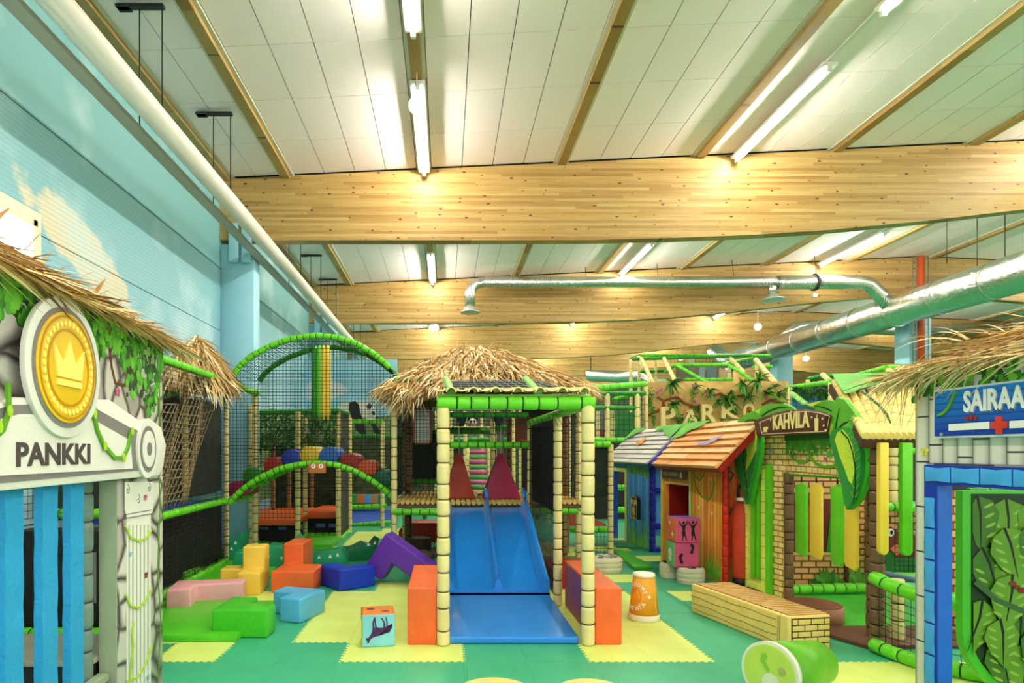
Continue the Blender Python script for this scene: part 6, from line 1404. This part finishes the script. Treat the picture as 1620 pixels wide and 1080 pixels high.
tag(MB().prism([Z3(V(p_), .001) for p_ in ((3.6, 5.75, 0), (5.4, 5.75, 0), (5.4, 7.15, 0), (3.9, 7.05, 0))], (0, 0, .02)).build('cafe_floor_mat', FLG, None, recalc=True), 'glossy green floor mat inside the café play house', 'mat')
tag(MB().prism([Z3(V(p_), .001) for p_ in ((3.30, 5.70, 0), (3.50, 5.16, 0), (4.9, 5.16, 0), (4.9, 5.74, 0), (3.5, 5.74, 0))], (0, 0, .035)).build('brown_mat', vinyl('mat_brown', (96, 60, 46), .4, .1, .3), None, bevel=.01, recalc=True), 'dark brown floor mat at the café entrance', 'mat')
# bamboo roof over the café entrance
rt = thing('cafe_roof', 'sloping yellow bamboo roof over the café entrance', 'roof', (3.9, 5.6, 1.6))
TL, TR, BR, BL_ = P(1313, 604, 6.5), P(1482, 600, 6.5), P(1462, 690, 4.95), P(1366, 690, 4.95)
nn = (TR-TL).cross(BL_-TL).normalized(); nn = nn if nn.z > 0 else -nn; n = 10
BAM2 = vinyl('bamboo_roof', (244, 212, 120), .42, .12, .15, 8)
for k in range(n):
    a, b = (k+.5)/n, 0; top, bot = TL.lerp(TR, a), BL_.lerp(BR, a); w0, w1 = (TR-TL).length/n*.5, (BR-BL_).length/n*.5; pth, rr = [], []
    for i in range(13):
        f = i/12; pth.append(top.lerp(bot, f)); rr.append(lerp(w0, w1, f)*(1.02 if i % 3 else .9)*.98)
    MB().pad([pth[0], pth[-1]], (w0+w1)*.5*.93, .3, 10).build('bamboo_pole', [BAM2, BGAP], rt)
z = nn*-.05; MB().hexa([TL+z*2, TR+z*2, BR+z*2, BL_+z*2, TL+z*.5, TR+z*.5, BR+z*.5, BL_+z*.5]).build('roof_board', BGAP, rt, recalc=True)
mb = MB(); l3 = lambda a, f: TL.lerp(TR, a).lerp(BL_.lerp(BR, a), f)+nn*.085
mb.prism([l3(0, 0), l3(1, 0), l3(1, .10), l3(.7, .14), l3(.5, .2), l3(.35, .3), l3(.2, .34), l3(.1, .42), l3(0, .44)], nn*.003); mb.build('printed_leaf_corner', LEAFP, rt, recalc=True)
mb = MB(); 
MB().tube([l3(.18, .36), l3(.25, .5), l3(.33, .65), l3(.4, .82), l3(.42, .95)], [.008, .012, .012, .012, .006], 6).build('vine', VINED, rt)
MB().tube([l3(.35, .16), l3(.5, .26), l3(.65, .27), l3(.8, .2), l3(.9, .1)], [.01, .018, .02, .016, .008], 6).build('vine', VINE, rt)
rail([P(1376, 697, 5.0), P(1465, 697, 5.0)], .035, 'fascia_rail', rt, GREEND, .2)
for a, b, c_, m in ((1390, 1404, 877, YELL), (1425, 1442, 878, GREEN)):
    p0, p1 = P(a, 700, 4.95), P(b, c_, 4.95); mb = MB().prism([V((p0.x, 4.93, p1.z+.03)), V((p0.x+.02, 4.93, p1.z)), V((p1.x-.02, 4.93, p1.z)), V((p1.x, 4.93, p1.z+.03)), V((p1.x, 4.93, p0.z)), V((p0.x, 4.93, p0.z))], (0, .05, 0)); mb.build('hanging_strip', m, rt, bevel=.01, recalc=True)
# fence at the café front
fe = thing('padded_fence', 'low green padded fence with black net and cream post by the café', 'fence', (3.6, 4.8, 0))
pts_u, pts_l = [V((3.5, 5.08, .62)), V((3.53, 4.9, .58)), V((3.60, 4.66, .55)), V((3.74, 4.45, .54)), V((3.98, 4.35, .54))], [V((3.5, 5.08, .07)), V((3.53, 4.9, .055)), V((3.60, 4.66, .055)), V((3.78, 4.45, .055)), V((4.1, 4.3, .055))]
rail(pts_u, .056, 'rail', fe, GREEN, .13, 14); rail(pts_l, .056, 'rail', fe, GREEN, .13, 14)
mb = MB()
for a, b, c_, d_ in zip(pts_l, pts_l[1:], pts_u[1:], pts_u): mb.net(a, b, c_, d_, .055, .005)
mb.build('net', NET, fe); q_ = P(1420, 900, 5.35); post(q_.x, 5.35, 0, .55, .056, 'short_post', fe, CREAM, .2, tie=TIE)
# things behind the café entrance
bk = thing('rear_play_structure', 'frame with green rails and printed wall seen through the café entrance', 'play frame', (4.6, 6.4, 0))
for x, Y in ((1412, 7.2), (1404, 9.0)): q_ = P(x, 800, Y); post(q_.x, Y, 0, 1.9, .055, 'post', bk)
for y, Y, m in ((801, 6.6, GREEN), (710, 7.5, GREEN), (912, 6.3, GREEN)): rail([P(1392, y, Y), P(1520, y+4, Y)], .05, 'rail', bk, m)
MB().box((P(1408, 0, 8).x, 8, 1.0), (P(1450, 0, 8).x+1, 8.05, 1.85)).build('dark_screen', DARK, bk); a, b = P(1400, 905, 6.75), P(1520, 806, 6.75)
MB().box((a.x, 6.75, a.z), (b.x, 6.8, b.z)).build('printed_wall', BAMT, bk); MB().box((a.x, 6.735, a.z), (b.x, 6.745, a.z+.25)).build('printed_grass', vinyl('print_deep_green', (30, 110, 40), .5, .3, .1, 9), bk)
BK_ = Plane((a.x, 6.73), (b.x, 6.73)); ap_ = BK_.shape('bird_print', BK_.pxs([(1400, 862), (1402, 838), (1408, 832), (1420, 840), (1436, 838), (1452, 850), (1452, 880), (1420, 882)]), 0, .003, vinyl('print_red_brown', (120, 44, 26), .5), bk)
BK_.shape('eye_white', circle(BK_.px(1409, 842), .035, 16, .045), .003, .006, WHITE, ap_); BK_.shape('eye_black', circle(BK_.px(1410, 842), .016, 12, .024), .006, .008, BLACK, ap_); BK_.shape('beak', BK_.pxs([(1408, 868), (1418, 860), (1428, 872), (1418, 878)]), .003, .006, vinyl('beak_orange', (220, 120, 80), .5), ap_)
MB().net((a.x, 6.6, a.z), (b.x, 6.6, a.z), (b.x, 6.6, b.z), (a.x, 6.6, b.z), .05, .006).build('net', NET, bk)
rail([P(1390, 905, 6.2), P(1450, 918, 5.9)], .03, 'blue_bar', bk, vinyl('bar_slate', (100, 130, 170), .5), .4)
# ================================================================ SAIRAALA house
XS = 2.95; SP = Plane((XS, 3.895), (XS, 1.9)); SL = 1.995
sa = thing('hospital_playhouse', 'blue framed bamboo print play house signed SAIRAALA with red cross under thatch', 'playhouse', (3.1, 3.2, 0))
def bamboo_v(name, axes, w_, c1, c2, dark):
    m, nt, b = newmat(name, .45); v, d = coords(nt, 'World', axes); L = d[axes[0]]; k = math_(nt, 'DIVIDE', L, w_); col_ = math_(nt, 'FLOOR', k); fr_ = math_(nt, 'FRACT', k)
    sh = ramp(nt, fr_, [(0, lin(dark)), (.1, lin(c2)), (.4, lin(c1)), (.8, lin(c1)), (.97, lin(c2)), (1, lin(dark))])
    zz = math_(nt, 'FRACT', math_(nt, 'ADD', math_(nt, 'MULTIPLY', d['z'], 3.6), math_(nt, 'MULTIPLY', col_, .37)))
    c = mixc(nt, math_(nt, 'LESS_THAN', zz, .035), sh, lin((60, 54, 52))); nt.links.new(c, b.inputs['Base Color']); return m
BGREY = bamboo_v('bamboo_grey_print', 'yz', .105, (226, 222, 206), (190, 184, 170), (96, 88, 84))
lz = 1.555; o1 = SP.px(1487, 760)[0]+.0
SP.shape('front_wall', [(0, 0), (.09, 0), (.09, lz+.02), (SL, lz+.02), (SL, 2.14), (0, 2.14)], -.05, 0, BGREY, sa, .008)
BLP = vinyl('bamboo_blue', (74, 168, 236), .38, .14, .1, 5); BLD = vinyl('frame_dark_blue', (28, 60, 170), .4, .1, .1); BLN = plain('node_navy', (18, 32, 110), .5)
fs0, fs1 = SP.px(1462, 900, .03)[0], SP.px(1482, 900, .03)[0]
SP.shape('door_frame', [(fs0, 0), (fs1, 0), (fs1, lz-.105), (SL, lz-.105), (SL, lz+.01), (fs0, lz+.01)], -.05, .03, BLD, sa)
for k in range(7): z0 = .05+k*.19; SP.shape('bamboo_segment', [(fs0+.006, z0), (fs1-.012, z0), (fs1-.018, z0+.09), (fs1-.012, z0+.178), (fs0+.006, z0+.178), (fs0+.012, z0+.09)], .03, .036, BLP, sa, .003)
x = fs0+.012
while x < SL-.1: SP.shape('bamboo_segment', [(x, lz-.09), (x+.09, lz-.084), (x+.185, lz-.09), (x+.185, lz), (x+.09, lz-.008), (x, lz)], .03, .036, BLP, sa, .003); x += .195
SP.shape('door_reveal', [(fs1, 0), (fs1+.008, 0), (fs1+.008, lz-.11), (fs1, lz-.11)], -.055, .029, vinyl('reveal_blue', (30, 96, 190), .35), sa)
# sign board
sg = SP.pxs([(1486, 617), (1640, 600.5), (1640, 693.5), (1486, 693.5)]); s0 = sg[0][0]; s1 = 1.35; zt, zb = sg[0][1], sg[3][1]
so = SP.shape('sign_board', [(s0, zb), (s1, zb), (s1, zt), (s0, zt)], 0, .035, vinyl('sign_white_edge', (226, 232, 240), .4), sa, .006)
m, nt, b = newmat('sign_blue_boards', .35); v, d = coords(nt, 'World', 'yz'); c_ = ramp(nt, math_(nt, 'MULTIPLY', d['z'], .5), [(.86, lin((22, 44, 150))), (1.0, lin((30, 130, 220)))]); fr_ = math_(nt, 'FRACT', math_(nt, 'MULTIPLY', d['z'], 26.)); c_ = mixc(nt, math_(nt, 'LESS_THAN', fr_, .10), c_, lin((14, 40, 130))); nt.links.new(c_, b.inputs['Base Color'])
SP.shape('sign_field', [(s0+.012, zb+.012), (s1-.012, zb+.016), (s1-.012, zt-.012), (s0+.012, zt-.014)], .035, .038, m, so)
ts = SP.px(1525, 650, .04)[0]; tz0, tz1 = 1.865, 1.985
SP.text('SAIRAALA', ts+.006, ts+.506, tz0-.008, tz1-.008, .038, .041, plain('letter_shade', (120, 140, 190), .5), so, 'lettering_shade'); SP.text('SAIRAALA', ts, ts+.50, tz0, tz1, .041, .045, WHITE, so)
cx = SP.px(1581, 672, .04); r_, w_ = .047, .018
SP.shape('red_cross', [(cx[0]-r_, cx[1]-w_), (cx[0]-w_, cx[1]-w_), (cx[0]-w_, cx[1]-r_), (cx[0]+w_, cx[1]-r_), (cx[0]+w_, cx[1]-w_), (cx[0]+r_, cx[1]-w_), (cx[0]+r_, cx[1]+w_), (cx[0]+w_, cx[1]+w_), (cx[0]+w_, cx[1]+r_), (cx[0]-w_, cx[1]+r_), (cx[0]-w_, cx[1]+w_), (cx[0]-r_, cx[1]+w_)], .038, .045, plain('cross_red', (222, 60, 40), .45), so)
for a, b in ((SP.px(1501, 672, .04)[0], cx[0]-.06), (cx[0]+.06, cx[0]+.38)): SP.shape('white_bar', [(a, cx[1]-.02), (b, cx[1]-.018), (b, cx[1]+.02), (a, cx[1]+.018)], .038, .042, WHITE, so)
mb = MB()
for x, y in ((1490, 621), (1490, 687)): SP.poly(mb, circle(SP.px(x, y, .038), .010, 10), .038, .043)
mb.build('sign_screw', plain('screw_grey', (190, 200, 210), .3, .6), so)
mb = MB(); 
for cx2, cy2, rr in ((1531, 662, .012), (1537, 660, .014), (1544, 661, .010)): SP.poly(mb, circle(SP.px(cx2, cy2, .04), rr, 10), .038, .046)
mb.build('berry_print', plain('berry_red', (150, 40, 30), .5), so)
mb = MB(); ribbon(SP, mb, SP.pxs([(1484, 657), (1492, 654), (1500, 646), (1506, 634), (1513, 618)], .04), .016, .038, .046); mb.build('vine', VINE, so)
butterfly(SP, 1463, 715, .035, plain('print_yellow', (226, 210, 80), .5), sa, .002)
mb = MB()
for k in range(260):
    s_ = RND.uniform(-.02, SL); z = 2.13-RND.random()**1.3*.16; lay = RND.random()
    SP.poly(mb, circle((s_, z), RND.uniform(.012, .03), 6, RND.uniform(.016, .04)), 0, .001+.004*lay, tint=.3+.7*lay)
tag(mb.build('printed_leaves', FOLD, sa, tint=True), kind='stuff')
mb = MB()
for k in range(1500):
    s_ = RND.uniform(-.2, SL); e = RND.random(); p = SP.at((s_, 2.13+.24*e*min(1, max(.15, .35+s_))+RND.uniform(-.02, .02)), .12-.4*e)
    d = -SP.u*RND.uniform(.5, 1.1)+SP.n*RND.uniform(-.1, .7)+V((0, 0, RND.uniform(-.55, .22)))
    blade(mb, p, d, RND.uniform(.14, .30), RND.uniform(.008, .016), RND.uniform(.0, .08), min(1, max(0, RND.gauss(.6, .26))))
for k in range(40):
    p = SP.at((RND.uniform(-.15, .25), 2.2), .0); blade(mb, p, V((RND.uniform(-.7, .2), RND.uniform(-.1, .6), RND.uniform(-.9, -.3))), RND.uniform(.22, .42), .010, .1, RND.uniform(.4, .9))
for k in range(14):
    p = SP.at((RND.uniform(.1, .8), 2.3), -.1); blade(mb, p, V((-.2, RND.uniform(.3, 1), RND.uniform(.2, .8))), RND.uniform(.3, .5), .012, .25, RND.uniform(.4, .9), segs=6)
tag(mb.build('thatch', THATCH, sa, tint=True), kind='stuff'); SP.shape('thatch_core', [(.0, 2.13), (SL, 2.13), (SL, 2.28), (.05, 2.2)], -.4, -.02, MATS['straw_core'], sa)
# leaf print panel inside
LP = Plane(((1523-CX)/F*4.05, 4.05), (4.6, 4.05)); x0 = 0
lp = thing('leaf_panel', 'big dark jungle leaf print panel with rounded green edge behind the blue doorway', 'panel', (3.9, 4.07, 0))
z0, z1 = .0, 1.39; cr = .42
outl = [(0, z1)]+[(cr-cr*math.cos(a), z0+.05+cr-cr*math.sin(a)) for a in [math.pi/2*k/8 for k in range(9)]]+[(1.2, z0+.05), (1.2, z1)]
LP.shape('panel_edge', outl, -.06, 0, EDG, lp, .006); inn = [(.05+x*.99, z0+.05+(z-z0-.05)*.99+.03) for x, z in outl]; inn = [(max(.055, x), min(z, z1-.02)) for x, z in inn]
LP.shape('panel_print', inn, 0, .004, vinyl('jungle_dark', (20, 50, 16), .6, .3, .05, 4), lp)
mbL = [MB(), MB()]; mbV = MB(); mbR = MB(); k = 0
for (cx, cz, sz_, tilt) in [(a_, b_, c_*1.25, d_) for a_, b_, c_, d_ in ((.28, 1.34, .36, .05), (.02+.07, 1.36, .3, .1), (.55, 1.36, .36, -.25), (.12, 1.02, .30, .35), (.42, .98, .38, -.35), (.70, 1.05, .4, -.3), (.12, .68, .30, -.25), (.36, .66, .34, .0), (.60, .62, .34, .1), (.22, .42, .28, .25), (.40, .40, .30, -.05), (.66, .38, .32, 0), (.48, .2, .2, .1), (.9, 1.3, .4, .1), (.9, .8, .4, 0), (.9, .4, .3, 0), (.25, 1.15, .3, .3), (.5, 1.2, .3, -.2), (.3, .85, .3, -.1), (.55, .85, .3, .2), (.22, .56, .26, .1), (.5, .52, .28, -.2), (.72, .8, .3, .2), (.75, .55, .3, -.1))]:
    ca, sa_ = math.cos(tilt), math.sin(tilt)
    def R2(x, z): return (cx+x*ca-z*sa_, cz+x*sa_+z*ca)
    hw = sz_*.36; sz_ *= 1.0; pts = [R2(0, 0), R2(hw*.7, -sz_*.12), R2(hw, -sz_*.35), R2(hw*.75, -sz_*.62), R2(hw*.3, -sz_*.86), R2(0, -sz_), R2(-hw*.3, -sz_*.86), R2(-hw*.75, -sz_*.62), R2(-hw, -sz_*.35), R2(-hw*.7, -sz_*.12)]
    pts = [(max(.06, x), max(.1 if x > .3 else .1, z)) for x, z in pts]; h = .004+.0012*k
    LP.poly(mbL[k % 2], pts, h, h+.001)
    ribbon(LP, mbV, [q for q in [R2(0, 0), R2(.01, -sz_*.3), R2(.0, -sz_*.6), R2(-.012, -sz_*.95)]], [.018, .016, .010, .003], h+.001, h+.0018)
    for i in range(4):
        for sg_ in (-1, 1):
            c1 = R2(sg_*hw*.5, -sz_*(.2+.17*i)); r1_ = hw*.22
            if c1[0] > .1: LP.poly(mbR, [(c1[0]+r1_*math.cos(a)*1.1, c1[1]+r1_*.38*math.sin(a)+sg_*r1_*.5*math.cos(a)) for a in [2*math.pi*j/8 for j in range(8)]], h+.001, h+.0016)
    k += 1
LVA, LVB = vinyl('print_leaf_a', (88, 140, 28), .5, .15, .05, 3), vinyl('print_leaf_b', (58, 108, 22), .5, .15, .05, 3)
mbL[0].build('printed_leaf', LVA, lp); mbL[1].build('printed_leaf', LVB, lp); mbV.build('leaf_vein', plain('print_black_green', (8, 22, 10), .5), lp); mbR.build('leaf_rib', plain('print_rib', (130, 168, 60), .5), lp)
mb = MB(); ribbon(LP, mb, [(.06, .80), (.2, .68), (.4, .60), (.7, .55), (1.1, .56)], .035, .026, .028); mb.build('printed_stem', vinyl('print_stem', (50, 90, 40), .5), lp)
mb = MB()
for cx, cz, r_ in ((.30, .79, .025), (.33, .765, .022), (.36, .745, .028), (.66, .66, .025), (.70, .65, .022)): LP.poly(mb, circle((cx, cz), r_, 10, r_*.7), .028, .030)
ant = mb.build('ant_print', plain('print_ant', (110, 40, 20), .5), lp); LP.shape('pill_print', circle((.45, .74), .032, 12, .026), .028, .031, plain('print_cobalt', (30, 70, 170), .5), lp)
rail([P(1530, 778, 4.1), P(1640, 776, 4.1)], .03, 'top_rail', lp, GREEND, .15)
wt = thing('bamboo_screen', 'narrow bamboo brick print screen seen beside the leaf panel', 'panel', (4.6, 5.5, 0))
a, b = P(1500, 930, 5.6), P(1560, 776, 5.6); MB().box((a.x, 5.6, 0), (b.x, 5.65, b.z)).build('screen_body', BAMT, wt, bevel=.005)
rail([P(1500, 945, 5.5), P(1560, 947, 5.5)], .05, 'rail', wt, GREEN)

# ================================================================ BACKGROUND RIGHT
SAND = vinyl('sand_rock', (206, 168, 100), .8, .3, 1., 3.5); YP = 14.0
pk = thing('rock_wall_sign', 'sandstone rock wall with raised letters PARKO and hanging plants', 'sign', (6.1, 14, 1.2)); PP = Plane(((1022-CX)/F*YP, YP), ((1247-CX)/F*YP, YP)); PLn = (1247-1022)/F*YP
n, m_ = 22, 14; zt, zb = PP.px(1022, 603)[1], 1.3; mb = MB(); vs = []
for j in range(m_+1):
    for i in range(n+1): vs.append(PP.at((PLn*i/n, lerp(zb, zt, j/m_)), .0 if i in (0, n) or j in (0, m_) else RND.uniform(.02, .12)))
mb.add(vs, [(j*(n+1)+i, j*(n+1)+i+1, (j+1)*(n+1)+i+1, (j+1)*(n+1)+i) for j in range(m_) for i in range(n)], 0, .5, True)
PP.poly(mb, [(0, zb), (PLn, zb), (PLn, zt), (0, zt)], -.25, -.001); mb.build('rock_face', SAND, pk)
mb = MB()
for pts in ([(1022, 658), (1040, 650), (1052, 640)], [(1040, 628), (1050, 634), (1060, 630), (1072, 628), (1082, 636), (1098, 644), (1108, 640)], [(1062, 610), (1064, 624)], [(1120, 628), (1140, 622), (1155, 630), (1170, 626), (1190, 620)], [(1050, 634), (1048, 644)], [(1155, 630), (1152, 644), (1140, 650)], [(1205, 640), (1220, 632), (1240, 640)], [(1185, 650), (1195, 668)]): mb.tube([PP.at(q, .11) for q in PP.pxs(pts, .11)], .03, 5)
mb.build('rock_crack', vinyl('crack_rust', (140, 74, 36), .8), pk)
SANDL = vinyl('sand_letter', (236, 204, 136), .6, .1, .5, 4)
for ch, x0, x1, y0, y1, slp in (('P', 1043, 1066, 675, 644, -.1), ('A', 1077, 1103, 672, 648, 0), ('R', 1107, 1130, 668, 640, .1), ('K', 1138, 1166, 662, 642, 0), ('O', 1172, 1190, 664, 638, 0)):
    a, b = PP.px(x0, y0, .12), PP.px(x1, y1, .12); PP.text(ch, a[0], b[0], a[1], b[1], .08, .24, SANDL, pk, 'rock_letter')
mb = MB(); FLW = MB()
def tuft(c_, r_, n_):
    for k in range(n_):
        d = V((RND.uniform(-1, 1), RND.uniform(-1, -.1), RND.uniform(-.5, 1))); blade(mb, c_, d, r_*RND.uniform(.7, 1.2), r_*.2, r_*.5, RND.uniform(.1, .85))
for x, y, r_ in ((1062, 606, .30), (1100, 612, .2), (1066, 640, .28), (1122, 618, .26), (1150, 632, .30), (1175, 606, .30), (1200, 602, .34), (1182, 628, .26), (1213, 622, .3), (1155, 622, .2), (1232, 624, .22), (1225, 610, .2), (1135, 636, .18), (1090, 656, .2)): tuft(PP.at(PP.px(x, y, .15), .15), r_, 26)
for x0, y0, y1 in ((1028, 612, 640), (1033, 640, 670), (1096, 608, 650), (1105, 640, 668), (1142, 640, 662), (1075, 655, 675), (1241, 610, 640), (1160, 640, 655), (1120, 645, 672)):
    for k in range(46): 
        p = PP.at(PP.px(x0+RND.uniform(-4, 4), lerp(y0, y1, RND.random()), .12), .12); blade(mb, p, V((RND.uniform(-1, 1), -.6, RND.uniform(-1, .5))), .09, .04, .03, RND.uniform(.2, .8), segs=1)
tag(mb.build('plants', LEAFM, pk, tint=True), kind='stuff')
mb = MB()
for x, y in ((1040, 620), (1046, 616), (1098, 612), (1102, 622), (1098, 634), (1202, 612), (1208, 616), (1163, 640), (1118, 624), (1212, 628)): 
    for k in range(3): c_ = PP.at(PP.px(x+RND.uniform(-2, 2), y+RND.uniform(-2, 2), .2), .22); mb.tube([c_, c_+V((0, -.02, 0))], [.03, .015], 6)
mb.build('pink_flowers', vinyl('flower_pink', (196, 100, 140), .6), pk)
def frame(name, label, segs, loc, nets=(), cat='play frame'):
    t = thing(name, label, cat, loc)
    for x0, y0, x1, y1, Ya, Yb, r_, m in segs: rail([P(x0, y0, Ya), P(x1, y1, Yb)], r_, 'post' if abs(x0-x1) < abs(y0-y1)*.3 and m is not GREEND else 'rail', t, m, n=8, lod=1, tie=TIE if m is CREAM else GTIE, pitch=.25)
    for a, b, c_, d_, Y, mm in nets:
        p0, p1 = P(a, b, Y), P(c_, d_, Y)
        if mm is None: MB().net((p0.x, Y, p1.z), (p1.x, Y, p1.z), (p1.x, Y, p0.z), (p0.x, Y, p0.z), .11, .010).build('net', NET, t)
        else: MB().box((p0.x, Y, p1.z), (p1.x, Y+.04, p0.z)).build('printed_screen', mm, t)
    return t
GD2, CR = GREEND, CREAM
frame('pole_structure', 'tall green and cream pole frame above the rock wall', [(998, 568, 1190, 562, 18, 18, .05, GD2), (998, 568, 1012, 562, 18, 20, .05, GD2), (1012, 562, 1220, 562, 20, 20, .05, GREEN), (998, 568, 998, 803, 18, 18, .05, CR), (1011, 562, 1011, 800, 18.5, 18.5, .05, CR), (1037, 566, 1037, 620, 20, 20, .05, CR),
    (1014, 566, 1036, 612, 18, 17, .06, CR), (1050, 566, 1068, 602, 18, 17, .06, CR), (1069, 577, 1153, 577, 17.5, 17.5, .05, GREEN), (1070, 577, 1120, 606, 17.5, 16.5, .05, GREEN), (1153, 577, 1195, 604, 17.5, 16.5, .05, GREEN), (1052, 588, 1069, 577, 19, 17.5, .05, GREEN), (1140, 577, 1190, 566, 18, 19, .05, GREEN),
    (1155, 566, 1178, 590, 18, 17.5, .06, CR), (1195, 568, 1227, 606, 18, 16.5, .07, CR), (1154, 577, 1154, 600, 17.6, 17.6, .05, CR), (1117, 578, 1117, 600, 18, 18, .04, CR), (1135, 578, 1135, 600, 18, 18, .04, CR), (1197, 572, 1197, 600, 18, 18, .05, CR), (1012, 588, 1060, 586, 20, 20, .05, GD2), (1082, 600, 1160, 600, 17.6, 17.6, .05, GREEN), (1190, 580, 1222, 580, 19, 19, .05, GREEN)],
    P(1100, 700, 18), [(1050, 562, 1190, 578, 19.5, None), (1070, 577, 1160, 602, 17.8, mesh_screen('fine_mesh_grey', (90, 96, 92), .55))])
frame('netted_structure', 'netted frame with green poster between slide tower and rock wall', [(936, 614, 1022, 607, 11.4, 12.4, .06, GREEN), (938, 622, 1022, 622, 13, 13, .05, GD2), (938, 645, 1008, 645, 13, 13, .05, GD2), (938, 695, 992, 696, 12.4, 12.4, .05, GREEN), (961, 622, 961, 700, 13, 13, .055, CR), (969, 640, 969, 700, 13.6, 13.6, .045, CR), (1008, 622, 1008, 700, 13, 13, .055, CR), (1022, 606, 1022, 700, 13.4, 13.4, .04, CR), (946, 650, 946, 700, 14, 14, .04, CR),
    (969, 633, 1006, 622, 13.5, 13.2, .05, GREEN), (938, 632, 960, 624, 13.6, 13.4, .05, GD2), (998, 652, 998, 690, 14.5, 14.5, .05, CR), (938, 770, 1000, 770, 13.4, 13.4, .06, GREEN), (936, 738, 962, 738, 12, 12, .07, GD2), (972, 806, 990, 806, 14, 14, .07, GREEN), (972, 768, 994, 768, 14, 14, .06, GREEN)],
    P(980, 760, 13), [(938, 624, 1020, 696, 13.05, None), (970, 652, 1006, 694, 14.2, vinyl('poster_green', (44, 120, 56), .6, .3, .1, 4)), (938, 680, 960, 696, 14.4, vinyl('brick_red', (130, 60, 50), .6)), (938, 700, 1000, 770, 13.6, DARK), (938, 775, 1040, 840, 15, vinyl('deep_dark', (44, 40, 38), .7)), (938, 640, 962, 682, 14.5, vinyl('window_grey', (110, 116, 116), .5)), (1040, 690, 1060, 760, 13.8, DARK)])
frame('far_structure', 'far green railed frame with blue netted mural above the café sign', [(1246, 613, 1316, 604, 12.6, 11, .05, GREEN), (1316, 604, 1402, 582, 11, 9.6, .05, GREEN), (1402, 582, 1470, 580, 9.6, 9.6, .05, GREEN), (1251, 612, 1251, 690, 12.4, 12.4, .05, CR), (1315, 604, 1315, 660, 11, 11, .05, CR), (1276, 600, 1300, 594, 16, 16, .05, GD2), (1300, 594, 1372, 594, 16, 16, .05, GD2), (1278, 600, 1278, 606, 16, 16, .05, CR), (1301, 592, 1312, 602, 15, 14, .06, CR),
    (1402, 582, 1402, 700, 9.7, 9.7, .05, CR), (1404, 584, 1420, 600, 9.7, 9.0, .05, CR), (1252, 622, 1276, 640, 12, 11.4, .05, vinyl('light_green_vinyl', (150, 214, 110))), (1355, 598, 1470, 600, 14, 14, .02, CR)],
    P(1320, 700, 12), [(1253, 616, 1313, 650, 12.2, vinyl('mural_blue', (58, 124, 190), .6, .15, .1, 4)), (1250, 612, 1316, 652, 12.1, None), (1360, 594, 1372, 604, 14.5, GREEN), (1377, 594, 1386, 604, 14.5, YELL), (1393, 594, 1402, 604, 14.5, GREEN), (1408, 594, 1416, 604, 14.5, YELL), (1280, 600, 1350, 650, 16, DARK)])
mb = MB()
for k in range(160): p = P(RND.uniform(1254, 1314), 612+RND.random()**1.5*16, 12.15); blade(mb, p, V((RND.uniform(-1, 1), -.3, -1)), .12, .05, .02, RND.uniform(0, .5), segs=1)
t = thing('printed_foliage_strip', 'hanging leaf strip over the blue netted mural', 'foliage', P(1284, 630, 12.15)); tag(mb.build('leaves', LEAFM, t, tint=True), kind='stuff')
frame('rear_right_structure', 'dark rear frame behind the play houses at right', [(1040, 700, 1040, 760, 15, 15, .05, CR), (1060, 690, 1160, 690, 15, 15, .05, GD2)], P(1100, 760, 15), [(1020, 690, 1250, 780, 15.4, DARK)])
# sky blue lamps line and loose signs in the background
t = thing('hanging_notice', 'small pale notice hanging above the pole frame', 'sign', P(1094, 588, 18.2)); a, b = P(1090, 588, 18.2), P(1098, 566, 18.2); MB().box((a.x, 18.2, a.z), (b.x, 18.22, b.z)).build('notice_sheet', plain('notice_pink', (214, 190, 180), .6), t)

# ---------------------------------------------------------------- tiny printed marks too small to pick apart stay joined
SMALL = ('coin_dots', 'vine_leaf', 'leaf_rib', 'leaf_ribs', 'frame_nodes', 'printed_grass', 'printed_leaves', 'column_flute', 'grain_lines', 'bulb_print', 'pink_flowers', 'rock_crack',
         'butterfly_print', 'berry_print', 'capital_outline', 'sign_screw', 'printed_leaf', 'ant_print', 'printed_plant', 'paw_print', 'edge_print', 'star_print', 'giraffe_print', 'dancer_print', 'leaf_vein', 'toy_stitch')
for o in bpy.data.objects:
    if o.parent and o.name.split('.')[0] in SMALL: o['kind'] = 'stuff'
